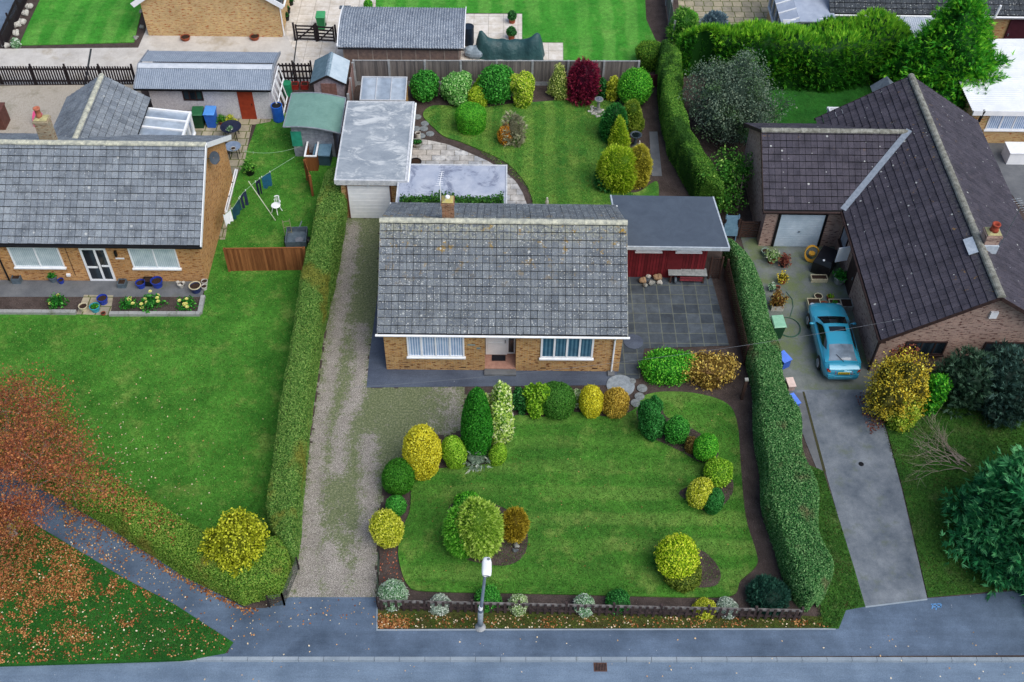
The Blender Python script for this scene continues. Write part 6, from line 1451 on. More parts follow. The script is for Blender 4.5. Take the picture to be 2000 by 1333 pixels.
# big conifer behind the right bungalow
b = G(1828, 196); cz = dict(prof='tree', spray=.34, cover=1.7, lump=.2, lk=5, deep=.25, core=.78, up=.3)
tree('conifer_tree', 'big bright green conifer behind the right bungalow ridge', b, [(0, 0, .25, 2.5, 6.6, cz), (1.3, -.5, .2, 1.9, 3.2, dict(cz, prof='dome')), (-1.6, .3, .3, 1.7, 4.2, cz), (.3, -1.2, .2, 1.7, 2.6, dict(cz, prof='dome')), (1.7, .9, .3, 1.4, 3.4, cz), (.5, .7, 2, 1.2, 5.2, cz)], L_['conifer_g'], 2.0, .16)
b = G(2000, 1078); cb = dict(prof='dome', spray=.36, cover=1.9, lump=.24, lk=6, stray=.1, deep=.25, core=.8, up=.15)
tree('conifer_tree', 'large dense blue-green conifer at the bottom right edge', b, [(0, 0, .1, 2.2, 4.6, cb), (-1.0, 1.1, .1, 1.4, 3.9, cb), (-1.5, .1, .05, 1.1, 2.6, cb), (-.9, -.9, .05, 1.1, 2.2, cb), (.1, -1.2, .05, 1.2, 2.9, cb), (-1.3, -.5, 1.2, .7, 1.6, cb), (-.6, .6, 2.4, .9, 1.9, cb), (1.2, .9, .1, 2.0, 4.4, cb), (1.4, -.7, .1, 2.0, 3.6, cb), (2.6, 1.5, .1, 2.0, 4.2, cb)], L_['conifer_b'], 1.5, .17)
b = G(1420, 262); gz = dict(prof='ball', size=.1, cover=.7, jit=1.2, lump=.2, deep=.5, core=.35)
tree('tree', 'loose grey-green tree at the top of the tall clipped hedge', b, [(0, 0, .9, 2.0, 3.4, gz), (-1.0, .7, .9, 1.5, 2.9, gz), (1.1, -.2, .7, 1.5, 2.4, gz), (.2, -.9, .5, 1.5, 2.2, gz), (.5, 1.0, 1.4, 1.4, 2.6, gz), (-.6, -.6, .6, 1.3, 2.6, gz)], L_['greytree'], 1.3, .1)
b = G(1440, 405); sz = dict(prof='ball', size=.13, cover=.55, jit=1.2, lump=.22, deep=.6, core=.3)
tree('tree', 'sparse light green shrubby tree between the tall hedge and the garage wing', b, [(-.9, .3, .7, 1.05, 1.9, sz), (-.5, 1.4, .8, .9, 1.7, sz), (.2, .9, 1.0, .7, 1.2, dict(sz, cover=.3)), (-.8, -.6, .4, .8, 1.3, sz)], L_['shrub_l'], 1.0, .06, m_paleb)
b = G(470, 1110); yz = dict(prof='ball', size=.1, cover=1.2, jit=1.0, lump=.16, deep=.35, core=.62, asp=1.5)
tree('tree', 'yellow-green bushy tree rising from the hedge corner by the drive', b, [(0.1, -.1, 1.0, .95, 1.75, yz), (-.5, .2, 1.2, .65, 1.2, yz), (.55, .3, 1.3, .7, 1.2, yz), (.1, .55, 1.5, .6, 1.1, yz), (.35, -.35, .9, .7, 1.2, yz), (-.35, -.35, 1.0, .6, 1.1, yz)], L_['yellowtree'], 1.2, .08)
def autumn_tree():
    rr = random.Random(5); b = G(28, 1045)
    rt = thing('tree', 'half bare autumn tree with russet and yellow leaves at the left edge', 'tree', b); t = MB(); tips = []
    t.tube([(0, 0, -.05), (.05, .1, 1.6)], [.16, .12], 8)
    for i in range(9):
        a = i*2*PI/9+rr.uniform(-.3, .3); branchy(t, (.05, .1, 1.3+.05*i), (math.cos(a), math.sin(a), .55+.5*(i % 2)), 1.9, .06, 4, tips, .5, rr)
    part('trunk', t, flat('grey_twig', C('#a89c92'), C('#7a6e66'), 7, .95), rt)
    P = []
    for p, d, dep in tips:
        for _ in range(62 if dep < 2 else 12): P.append(p+Vector((rr.gauss(0, .34), rr.gauss(0, .34), rr.gauss(0, .2))))
    P = np.array([tuple(p) for p in P]); V, Q = leaves(P, np.tile([0, 0, 1.0], (len(P), 1)), .08, 1.1, 1.4)
    npmesh('crown', V, Q, np.clip(.5+.28*rng.normal(size=len(Q)), .05, 1), L_['autumn_mix'], rt)
    npmesh('twigs', *(lambda A: (A[0], A[1], np.clip(.5+.25*rng.normal(size=len(A[1])), 0, 1)))(leaves(P[::2]+.12*rng.normal(size=P[::2].shape), np.tile([0, 0, 1.0], (len(P[::2]), 1)), .13, 1.2, 6.0)), L_['autumn_r'], rt)
autumn_tree()
def deadbranches(c, label, n, L, spread):
    rr = random.Random(n); mb = MB(); tips = []
    for i in range(n): a = rr.uniform(-.7, .7)+spread; branchy(mb, (rr.gauss(0, .25), rr.gauss(0, .2), .06), (math.cos(a), math.sin(a), .12), L*rr.uniform(.6, 1.1), .018, 2, tips, .45, rr)
    solo('cut_branches', mb, m_paleb, label, 'branches', c)
deadbranches(G(1875, 905), 'pile of bare cut branches on the grass left of the dark conifer', 18, 1.2, 2.6)
# ------------------------------------------------------------------ fallen leaves and petals (nobody could count them)
def litter(name, label, pts, size, m, z):
    P = np.array([(p.x, p.y, p.z) for p in pts]); P[:, 2] += z+rng.uniform(0, .02, len(P)); V, Q = leaves(P, np.tile([0, 0, 1.0], (len(P), 1)), size, .35, 1.35)
    base = P.mean(0); base[2] = 0; o = npmesh(name, V-base, Q, rng.uniform(0, 1, len(Q)), m); o.location = base; tag(o, label, 'leaves', kind='stuff')
def scatter(poly, n, dens=None):
    xs = [p[0] for p in poly]; ys = [p[1] for p in poly]; out = []
    while len(out) < n:
        x, y = random.uniform(min(xs), max(xs)), random.uniform(min(ys), max(ys)); c = False; j = len(poly)-1
        for i in range(len(poly)):
            if (poly[i][1] > y) != (poly[j][1] > y) and x < (poly[j][0]-poly[i][0])*(y-poly[i][1])/(poly[j][1]-poly[i][1])+poly[i][0]: c = not c
            j = i
        if c and (dens is None or random.random() < dens(x, y)): out.append(G(x, y))
    return out
m_fall = leafmat('fallen_leaf', C('#5f3018'), C('#965830'), C('#c8985e'), trans=.05); m_fall2 = leafmat('pale_fallen_leaf', C('#b98a58'), C('#d4b890'), C('#e8dcc0'), trans=.05)
from mathutils import noise as mnoise
def cl(x, y, s=.02): return .5+.9*mnoise.noise(Vector((x*s, y*s, 3)))
vg = [(-60, 1300), (0, 1298), (370, 1286), (440, 1270), (452, 1254), (340, 1183), (245, 1134), (130, 1064), (0, 990), (-60, 960)]
litter('fallen_leaves', 'russet leaves thickly covering the grass verge', scatter(vg, 11000, lambda x, y: max(.03, min(1, (1.1-(x/330)-max(0, (y-1150)/140))+1.5*(cl(x, y, .018)-.5)+.9*(cl(x, y, .07)-.5)))), .07, m_fall, .07)
litter('fallen_leaves', 'pale leaves dotted over the grass verge', scatter(vg, 350), .07, m_fall2, .08)
ft = [(130, 1060), (245, 1132), (340, 1182), (454, 1254), (560, 1225), (730, 1220), (732, 1170), (560, 1170), (480, 1190), (350, 1122), (245, 1050), (120, 985)]
litter('fallen_leaves', 'brown leaves drifted along the footpath edges', scatter(ft, 420, lambda x, y: max(.02, .9-x/300)*max(0, cl(x, y, .06)) if x < 330 else .03*cl(x, y, .05)), .075, m_fall, .02)
litter('fallen_leaves', 'pale leaves scattered on the footpath', scatter(ft, 220, lambda x, y: max(.12, 1.1-x/420)), .065, m_fall2, .02)
litter('fallen_leaves', 'brown leaves lying along the foot of the diagonal hedge', [q+Vector((random.gauss(0, .05)-.1*abs(random.gauss(0, 1)), -abs(random.gauss(0, .12)), 0)) for q in random.choices(resamp([G(x, y) for x, y in ((505, 1189), (480, 1190), (350, 1122), (245, 1052), (161, 1002), (120, 980))], 400), k=700)], .075, m_fall, .025)
litter('fallen_leaves', 'reddish leaves on the ground between the blue car and the yellow shrub', scatter([(1668, 770), (1720, 765), (1735, 830), (1700, 850)], 420), .08, leafmat('dull_red_fallen', C('#4a2622'), C('#6e4038'), C('#9c7060'), trans=.05), .035)
hp = [G(a, b_).lerp(G(c, d), random.uniform(-.05, 1.05)) for _ in range(2600) for (a, b_, c, d) in [random.choice([(480, 1189, 413, 1068), (350, 1120, 350, 1030), (245, 1050, 291, 990), (161, 1000, 189, 940), (120, 975, 150, 915), (95, 962, 116, 895), (60, 942, 80, 870), (10, 915, 30, 850)])]]
def along(n):
    near = resamp([G(x, y) for x, y in ((350, 1120), (245, 1050), (161, 1000), (95, 962), (10, 915), (-140, 840))], 60); far = resamp([G(x, y, 1.5) for x, y in ((350, 1006), (291, 968), (189, 912), (116, 870), (30, 818), (-120, 730))], 60); out = []
    for _ in range(n):
        t = min(59, int(random.random()**.75*60)); q = near[t].lerp(Vector((far[t].x, far[t].y, 0)), random.uniform(.08, .92))+Vector((random.gauss(0, .1), random.gauss(0, .1), 0)); q.z = 1.52; out.append(q)
    return out
litter('fallen_leaves', 'russet leaves lying on top of the diagonal hedge', along(2600), .075, m_fall, .04)
ed = [(738, 1229), (738, 1200), (1560, 1210), (1632, 1226)]
litter('fallen_leaves', 'russet leaves along the strip between fence and pavement', scatter(ed, 800, lambda x, y: (1.1 if x < 800 else .02+.45*max(0, cl(x, y, .03)-.35)) * (1 if y > 1210 else .4)), .07, m_fall, .045)
litter('fallen_leaves', 'pale leaves along the strip between fence and pavement', scatter(ed, 260), .07, m_fall2, .05)
litter('fallen_leaves', 'red leaves on the soil at the left end of the front garden', scatter([(742, 1190), (742, 1080), (775, 1075), (780, 1120), (800, 1150)], 120), .065, leafmat('red_fallen', C('#6a3020'), C('#a05038'), C('#c88868'), trans=.05), .01)
litter('fallen_petals', 'white leaves dotted over the left lawn', scatter([(0, 740), (560, 800), (500, 1000), (430, 1060), (100, 860), (0, 790)], 230, lambda x, y: max(.02, min(1, (y-700)/250)*max(.05, 1.2-x/420))), .075, m_fall2, .06)
litter('fallen_petals', 'a few white leaves on the upper left lawn', scatter([(0, 620), (300, 640), (300, 800), (0, 780)], 14), .07, m_fall2, .06)
litter('fallen_leaves', 'pale leaves scattered on the pavement and road', scatter([(460, 1255), (735, 1232), (2000, 1232), (2000, 1333), (400, 1333), (380, 1295)], 70), .07, m_fall2, .015)
litter('fallen_leaves', 'brown leaves scattered on the front lawn and beds', scatter([(790, 950), (1440, 800), (1470, 1100), (820, 1150)], 90), .05, leafmat('tan_fallen', C('#6a4a24'), C('#a0783c'), C('#c8a870'), trans=.05), .065)

# ------------------------------------------------------------------ short grass on the lawns (nobody could count the blades)
def grass(label, poly, n, m, z, size=.075, px=True):
    pts = scatter(poly, n); P = np.array([(p.x, p.y, z+.012) for p in pts]); N = rng.normal(size=(n, 3)); N[:, 2] *= .45
    V, Q = leaves(P, N, size, .2, 2.6); base = P.mean(0); base[2] = 0; o = npmesh('grass', V-base, Q, rng.uniform(0, 1, len(Q)), m); o.location = base; tag(o, label, 'grass', kind='stuff')
LM('grass_f', '#24481a', '#3c6a26', '#76904a', alt=C('#6c7c3c'), altscale=.8, altcut=.54); LM('grass_l', '#244c18', '#417428', '#80984e', alt=C('#6a8038'), altscale=.6, altcut=.55); LM('grass_r', '#2a5420', '#497a2e', '#88a050', alt=C('#7a8c42'), altscale=.9, altcut=.54); LM('grass_n', '#246420', '#42882e', '#7aa24c'); LM('grass_w', '#1c3a16', '#305624', '#5f7838', alt=C('#565c34'), altscale=.9, altcut=.5)
grass('short green grass of the front lawn', [(805, 937), (850, 920), (984, 894), (994, 827), (1060, 818), (1200, 818), (1252, 780), (1360, 772), (1418, 792), (1440, 830), (1456, 1010), (1475, 1080), (1446, 1134), (1430, 1162), (1180, 1162), (830, 1154), (797, 1140), (780, 1080), (800, 1000)], 26000, L_['grass_f'], .055)
grass('short green grass of the big left lawn', [(-40, 622), (392, 620), (402, 556), (424, 470), (470, 330), (505, 240), (545, 226), (600, 240), (640, 400), (590, 800), (550, 1120), (430, 1120), (150, 945), (-40, 820)], 48000, L_['grass_l'], .05)
grass('short green grass of the rear lawn', [(830, 224), (850, 210), (1000, 206), (1195, 200), (1178, 240), (1192, 291), (1172, 350), (1220, 374), (1284, 400), (1040, 400), (1028, 366), (930, 293), (846, 251)], 22000, L_['grass_r'], .055)
grass('grass of the verge under the fallen leaves', vg, 9000, L_['grass_w'], .05, .09)
grass('rough grass beside the right drive', [(1704, 774), (1840, 790), (2020, 800), (2020, 1150), (1812, 1166), (1764, 960)], 16000, L_['grass_w'], .03, .09)
grass('rough grass between the hedge and the right drive', [(1575, 910), (1608, 923), (1640, 1020), (1688, 1184), (1650, 1193), (1636, 1228), (1600, 1228)], 4000, L_['grass_w'], .03, .09)
grass('patchy grass on the strip outside the front fence', [(745, 1228), (745, 1200), (1600, 1208), (1630, 1227)], 5000, LM('grass_v', '#2c3c14', '#566a24', '#8a9448', alt=C('#4a3c28'), altscale=1.5, altcut=.45), .036, .07)
# ------------------------------------------------------------------ pots, bins and garden things
m_potblue = flat('cobalt_glaze', C('#2340a8'), C('#1a2f80'), 6, .25, .6); m_pottq = flat('turquoise_glaze', C('#3a9cb0'), C('#2c8094'), 6, .25, .6); m_potcream = flat('cream_glaze', C('#cfc6a8'), C('#b3aa8c'), 6, .5)
m_potgrey = flat('grey_blue_planter', C('#5c6a74'), C('#47545e'), 6, .7); m_potsoil = soilmat('potting_soil', C('#2e2420'), C('#4a3a30')); m_whitestone = flat('white_stone', C('#c6c4bc'), C('#a3a199'), 9, .85, bump=.3)
def pot(label, xy, r, h, m, rim=None, plant=None, pr=.25, ph=.3, name=None, square=False, z=0, group=None, taper=.78, kw=None, asp=1.0, rot=0, cat=None):
    c = xy if isinstance(xy, Vector) else G(*xy, z); nm = name or ('potted_plant' if plant else 'plant_pot'); rt = thing(nm, label, cat or ('potted plant' if plant else 'plant pot'), c, rot, group)
    b = MB()
    if square:
        a = r*asp; t = .03
        for (x0, x1, y0, y1) in ((-a, a, -r, -r+t), (-a, a, r-t, r), (-a, -a+t, -r+t, r-t), (a-t, a, -r+t, r-t)): b.box(x0, x1, y0, y1, 0, h)
        part('pot', b, m, rt); s = MB(); s.box(-a+t, a-t, -r+t, r-t, .02, h*.86); part('soil', s, m_potsoil, rt)
    else:
        b.lathe((0, 0, 0), [(r*taper, 0), (r*.95, h*.8), (r*1.06, h*.84), (r*1.06, h), (r*.92, h), (r*.86, h*.8)], 18, cap=False); part('pot', b, m, rt, smooth=False)
        s = MB(); s.lathe((0, 0, 0), [(r*.5, h*.8), (r*.875, h*.82)], 16); part('soil', s, m_potsoil, rt)
        if rim: q = MB(); q.lathe((0, 0, 0), [(r*1.07, h*.93), (r*1.07, h*1.01), (r*.9, h*1.01), (r*.9, h*.93)], 18, cap=False); part('rim', q, rim, rt)
    if plant:
        V, Q, rv = crown(pr, ph*1.25, 'dome', seed=int(abs(c.x*100)+abs(c.y*31)) % 9999, **(kw or dict(size=.09, cover=1.0, jit=1.1, lump=.2, deep=.4, core=.55)))
        npmesh('foliage', V+np.array([0, 0, h*.8]), Q, rv, plant, rt)
    return rt
PF = 'pots along the front of the left bungalow'
pot('square grey planter, leftmost below the left window', (36, 551), .2, .38, m_potgrey, square=True, group=PF)
pot('grey planter with leafy plant beside the small blue pot', (106, 550), .2, .36, m_potgrey, plant=L_['green'], pr=.22, ph=.25, group=PF)
pot('small cobalt blue pot between the left window and the door', (121, 554), .14, .24, m_potblue, group=PF)
pot('square grey planter just right of the glazed door', (241, 560), .19, .34, m_potgrey, square=True, group=PF)
pot('medium cobalt blue pot left of the black box', (277, 562), .22, .36, m_potblue, group=PF)
pot('square black tub behind two cobalt pots', (291, 556), .2, .36, m_black, square=True, group=PF)
pot('large cobalt blue pot under the right window', (309, 560), .27, .42, m_potblue, group=PF)
pot('white urn with three cups near the bungalow corner', (355, 563), .15, .3, m_whitestone, group=PF, taper=.5)
for dx, dy in ((-.14, .08), (.14, .06), (0, -.12)): q = MB(); q.lathe((dx, dy, .24), [(.05, 0), (.08, .1), (.06, .1)], 10); part('cup', q, m_whitestone, bpy.data.objects[[o.name for o in bpy.data.objects if o.get('label', '').startswith('white urn')][0]])
pot('big blue pot with wide cream rim at the bungalow corner', (384, 570), .27, .42, flat('navy_glaze', C('#2c3a68'), C('#202b50'), 6, .35), m_potcream, group=PF)
pot('small white pot nearest the wall at the bungalow corner', (401, 556), .15, .25, m_whitestone, group=PF)
pot('small white pot in front of its twin at the bungalow corner', (400, 566), .14, .24, m_whitestone, group=PF)
pot('cobalt blue pot of dry stems on the slab path between the beds', (203, 593), .24, .38, m_potblue, group=PF)
pot('round cream pot at the left of the slab path', (165, 606), .2, .3, m_potcream, group=PF)
pot('turquoise pot with green plant on the slab path', (188, 608), .23, .34, m_pottq, plant=L_['bright'], pr=.17, ph=.12, group=PF)
pot('little terracotta pot at the lawn end of the slab path', (203, 616), .11, .16, m_terracotta, group=PF)
# raised bed walls and beds
def low_wall(label, a, b, h=.2, w=.2):
    a, b = G(*a), G(*b); d = b-a; L = d.length; d.normalize(); mb = MB(); x = 0
    while x < L-.02:
        e = min(L, x+.44); mb.box(x+.006, e-.006, -w/2, w/2, 0, h+random.uniform(-.006, .006), random.random()); x = e
    solo('low_wall', mb, m_wallst, label, 'wall', a, rot=math.atan2(d.y, d.x))
m_wallst = mossy('mossy_wall_blocks', C('#8a8d8c'), C('#a3a5a2'), C('#5f6650'), .5, 2)
low_wall('low stone edging wall of the left flower bed, below the left window', (-160, 612), (150, 614)); low_wall('low stone edging wall of the yellow dahlia bed, along the lawn', (215, 617), (392, 617)); low_wall('short return of the stone edging at the corner of the dahlia bed', (391, 616), (398, 582))
sheet('flower_bed', [(-160, 580), (165, 580), (152, 612), (-160, 612)], .058, m_soil); sheet('flower_bed', [(222, 580), (396, 580), (390, 616), (216, 616)], .058, m_soil); sheet('path', [(165, 578), (222, 579), (216, 618), (150, 616)], .063, m_weedy)
def flowers(label, xy, r, h, n, seed):
    c = G(*xy); rt = thing('dahlia', label, 'flowers', c, 0, 'yellow dahlias in the bed by the left bungalow'); rr = random.Random(seed)
    V, Q, rv = crown(r, h, 'dome', size=.12, cover=.9, jit=1, lump=.2, deep=.4, core=.5, seed=seed); npmesh('foliage', V, Q, rv, L_['green'], rt)
    for i in range(n):
        f = MB(); a = rr.uniform(0, 6.28); q = r*rr.uniform(.3, 1.0); x, y, z = q*math.cos(a), q*math.sin(a), h*rr.uniform(.55, 1.0)
        for ring, (ra, zz) in enumerate(((.085, 0), (.06, .03), (.035, .05))):
            for k in range(9):
                t = 2*PI*k/9+ring*.3; t2 = t+.5; f.add([(x, y, z+zz-.01), (x+ra*math.cos(t), y+ra*math.sin(t), z+zz+.012), (x+ra*1.12*math.cos((t+t2)/2), y+ra*1.12*math.sin((t+t2)/2), z+zz+.016), (x+ra*math.cos(t2), y+ra*math.sin(t2), z+zz+.012)], [(0, 1, 2, 3)])
        part('flower', f, m_dahlia, rt)
m_dahlia = flat('lemon_petals', C('#f0ec98'), C('#dcd468'), 9, .6, fine=0)
flowers('single leafy dahlia in the bed below the left window', (114, 596), .42, .5, 2, 3); flowers('dahlia at the left end of the right bed by the slab path', (252, 598), .4, .4, 5, 4); flowers('tallest dahlia in the middle of the right bed', (297, 598), .55, .5, 9, 5); flowers('dahlia at the right end of the bed by the corner', (367, 598), .42, .4, 6, 6)
def wheelie(label, xy, body, lid, rot=0, s=1.0, group=None):
    c = G(*xy); rt = thing('wheelie_bin', label, 'bin', c, rot, group); b = MB(); b.add([(x*k*s, y*k*s, z*s) for z, k in ((.06, .8), (.98, 1.0)) for x, y in ((-.28, -.34), (.28, -.34), (.28, .34), (-.28, .34))], [(3, 2, 1, 0), (0, 1, 5, 4), (1, 2, 6, 5), (2, 3, 7, 6), (3, 0, 4, 7), (4, 5, 6, 7)]); b.box(-.3*s, .3*s, -.36*s, .36*s, .93*s, .985*s); part('body', b, body, rt)
    l = MB(); l.add([(-.31*s, -.39*s, .99*s), (.31*s, -.39*s, .99*s), (.31*s, .38*s, 1.03*s), (-.31*s, .38*s, 1.03*s), (-.27*s, -.34*s, 1.04*s), (.27*s, -.34*s, 1.04*s), (.27*s, .34*s, 1.09*s), (-.27*s, .34*s, 1.09*s)], [(3, 2, 1, 0), (4, 5, 6, 7), (0, 1, 5, 4), (1, 2, 6, 5), (2, 3, 7, 6), (3, 0, 4, 7)]); part('lid', l, lid, rt)
    h = MB(); h.tube([(-.22*s, .42*s, .98*s), (.22*s, .42*s, .98*s)], .018, 6); part('handle', h, body, rt)
    for x in (-.24, .24): w = MB(); w.tube([(x*s-.03, .3*s, .1*s), (x*s+.03, .3*s, .1*s)], .1*s, 12); part('wheel', w, m_black, rt)
m_bgreen = flat('dark_green_bin', C('#1d4a30'), C('#163a26'), 3, .5); m_bblue = flat('blue_bin', C('#2a6ad0'), C('#225ab8'), 3, .45); m_bgl = flat('green_bin_lid', C('#2f6a44'), C('#265838'), 3, .45); m_bbl = flat('blue_bin_lid', C('#5a9ae8'), C('#4c8ad8'), 3, .4)
wheelie('dark green wheelie bin beside the blue one by the pebbledashed garage', (392, 247), m_bgreen, m_bgl, .05); wheelie('bright blue wheelie bin by the pebbledashed garage', (416, 246), m_bblue, m_bbl, -.02); wheelie('green wheelie bin on the pale paving behind the five-bar gate', (629, 55), flat('mid_green_bin', C('#2c8a50'), C('#247444'), 3, .45), flat('mid_green_lid', C('#4aa56c'), C('#3c8f5a'), 3, .4), 0, .9)
wheelie('dark bin with pale green lid, half in the hedge by the right drive', (1513, 656), m_bgreen, flat('pale_green_lid', C('#8fc0a4'), C('#7cae92'), 3, .4), .1, .95)
pot('terracotta pot with leafy plant right of the blue wheelie bin', (434, 244), .16, .28, m_terracotta, plant=L_['shrub_l'], pr=.25, ph=.35); pot('wide pot with yellow-green plant by the red door', (451, 244), .24, .2, m_gry, plant=L_['yellow'], pr=.3, ph=.35); pot('dark pot with tall plant standing on slabs on the side lawn', (489, 341), .26, .4, m_black, plant=L_['shrub_l'], pr=.34, ph=.5)
def barrel(label, xy, r, h, m, name='water_butt', z=0, open_=True):
    c = G(*xy, z); rt = thing(name, label, 'water butt', c); b = MB(); b.lathe((0, 0, 0), [(r*.92, 0), (r*1.02, h*.12), (r*1.0, h*.5), (r*1.03, h*.75), (r*1.0, h)], 20); part('body', b, m, rt, smooth=False)
    l = MB(); l.lathe((0, 0, h), [(r*1.04, -.04), (r*1.04, .03), (r*.9, .035), (r*.88, .01)], 20); part('rim', l, m if open_ else m, rt); q = MB(); q.lathe((0, 0, h), [(r*.5, .012), (r*.89, .014)], 18); part('inside' if open_ else 'lid', q, m_black if open_ else m, rt)
barrel('tall bright blue open barrel at the corner of the pebbledashed garage', (545, 236), .3, 1.0, m_bblue); barrel('dark blue-black water butt at the end of the corrugated-roofed garage', (915, 87), .33, 1.2, flat('navy_plastic', C('#1e2c3c'), C('#17222e'), 3, .4), open_=False); barrel('green water butt in front of the leaning window frames', (563, 186), .26, .8, flat('green_plastic', C('#22845c'), C('#1c6c4c'), 3, .45), open_=False)
pot('square red tub in front of the picket fence, left of two', (577, 172), .2, .3, flat('red_plastic', C('#a3362e'), C('#882a24'), 3, .5), square=True, group='red tubs'); pot('square red tub in front of the picket fence, right of two', (596, 172), .2, .3, MC['red_plastic'], square=True, group='red tubs')
def round_table(label, xy, r, h, mt, ml, z=.06):
    c = G(*xy, z); rt = thing('garden_table', label, 'table', c); t = MB(); t.lathe((0, 0, h), [(r, -.03), (r*1.01, -.01), (r, 0), (.01, .002)], 28); part('tabletop', t, mt, rt)
    for k in range(4): a = PI/4+k*PI/2; l = MB(); l.tube([(r*.62*math.cos(a), r*.62*math.sin(a), h-.03), (r*.75*math.cos(a), r*.75*math.sin(a), 0)], .022, 6); part('leg', l, ml, rt)
m_tabledk = flat('dark_blue_table', C('#2a2f44'), C('#20253a'), 3, .2, .6)
round_table('round dark glass garden table on the patio behind the left bungalow', (455, 268), .56, .72, m_tabledk, m_black); round_table('small round grey garden table by the gable end', (459, 306), .42, .7, flat('grey_table', C('#7f8fa3'), C('#6b7a8e'), 3, .25, .6), m_black)
pot('small white-flowered plant in a glass bowl on the dark garden table', (450, 257), .1, .12, m_gry, plant=L_['varieg_w'], pr=.16, ph=.2, z=.79); pot('round grey dish on the small garden table', (456, 292), .13, .08, m_whitestone, z=.77)
def chair(name, label, xy, m, rot, z=.06, s=1.0):
    c = G(*xy, z); rt = thing(name, label, 'chair', c, rot); f = MB(); f.lathe((0, 0, .42*s), [(.22*s, 0), (.24*s, .015), (.22*s, .03), (.02, .028)], 16); part('seat', f, m, rt)
    for k in range(4): a = PI/4+k*PI/2; l = MB(); l.tube([(.17*s*math.cos(a), .17*s*math.sin(a), .42*s), (.2*s*math.cos(a), .2*s*math.sin(a), .2*s), (.27*s*math.cos(a), .27*s*math.sin(a), 0)], .02*s, 6); part('leg', l, m, rt)
    b = MB()
    for k in range(5): t = -.8+.4*k; b.tube([(.21*s*math.sin(t), .21*s*math.cos(t), .43*s), (.22*s*math.sin(t), .24*s*math.cos(t), .62*s), (.13*s*math.sin(t), .28*s*math.cos(t)*1.05, .84*s)], .016*s, 6)
    b.tube([(.24*s*math.sin(t), .27*s*math.cos(t), .62*s) for t in np.linspace(-1.0, 1.0, 9)], .016*s, 6); b.tube([(.15*s*math.sin(t), .29*s*math.cos(t), .85*s) for t in np.linspace(-1.1, 1.1, 9)], .02*s, 6); part('backrest', b, m, rt)
chair('garden_chair', 'white ornate metal chair standing alone on the side lawn', (541, 414), m_white, -.5); chair('garden_chair', 'black metal chair against the gable by the small table', (443, 296), m_black, 1.3)
# washing line
def washing():
    P = [G(x, y, 1.75) for x, y in ((575, 307), (529, 335), (510, 347), (498, 356), (474, 377), (455, 406), (436, 422))]; mc = flat('green_cord', C('#8fae8c'), C('#7a9a78'))
    o = P[0]; mb = MB(); mb.tube([p-o for p in P], .012, 5); solo('washing_line', mb, mc, 'washing line hung with clothes between the green-roofed shed and the gable', 'washing line', o)
    a, b = G(479, 296, 1.6), G(586, 286, 1.7); mb = MB(); mb.tube([a.lerp(b, t)-a-Vector((0, 0, .25*4*t*(1-t))) for t in np.linspace(0, 1, 10)], .01, 5)
    for t in (.0, .14): p = a.lerp(b, t)-a-Vector((0, 0, .25*4*t*(1-t))); mb.box(p.x-.02, p.x+.02, p.y-.02, p.y+.02, p.z-.06, p.z+.05)
    solo('cord', mb, mc, 'empty cord from the patio edge to the sea-green shutter', 'cord', a)
    def cloth(label, name, t0, t1, drop, m, legs=False, seg=8):
        def at(t):
            k = min(int(t), len(P)-2); return P[k].lerp(P[k+1], t-k)
        base = at((t0+t1)/2); mb = MB(); vs = []; n = seg; fs = []
        for j in range(5):
            for i in range(n+1):
                p = at(t0+(t1-t0)*i/n)-base; d = drop*j/4; w = .04*math.sin(i*1.7+t0*5)*j/4
                vs.append((p.x+w, p.y-w, p.z-d*(1-.1*(i/n if i % 2 else 0))))
        for j in range(4):
            for i in range(n):
                if legs and j >= 1 and i in (n//2-1, n//2): continue
                fs.append((j*(n+1)+i, j*(n+1)+i+1, (j+1)*(n+1)+i+1, (j+1)*(n+1)+i))
        mb.add(vs, fs); ob = solo(name, mb, m, label, 'laundry', base, smooth=True)
        for t in (t0+.05*(t1-t0), t1-.05*(t1-t0)): p = at(t)-base; q = MB(); q.box(p.x-.015, p.x+.015, p.y-.015, p.y+.015, p.z-.04, p.z+.05); part('peg', q, m_white, ob)
    mt = flat('teal_cloth', C('#1c5a78'), C('#16485f'), 3, .95); mn = flat('navy_cloth', C('#161d38'), C('#10152a'), 3, .95)
    cloth('teal towel at the upper end of the washing line', 'towel', 1.05, 1.98, .85, mt); cloth('navy trousers hanging right of the clothes prop top', 'trousers', 2.2, 2.95, .95, mn, True)
    cloth('dark jeans hanging left of the clothes prop', 'trousers', 3.75, 4.3, .9, flat('denim', C('#22304a'), C('#182338'), 5, .95), True); cloth('dark teal shirt next to the white cloth on the line', 'shirt', 4.35, 5.15, .75, flat('dark_teal_cloth', C('#1a4a55'), C('#143a44'), 3, .95)); cloth('white cloth at the lower end of the washing line', 'towel', 5.25, 6.0, .7, m_white)
    a, b = G(485, 354, 1.9), G(538, 431, .06); mb = MB(); mb.tube([b-b, a-b], .022, 6); solo('clothes_prop', mb, flat('pale_pole', C('#c4cbb4'), C('#a8b098')), 'long pale clothes prop leaning on the washing line', 'pole', b)
washing()
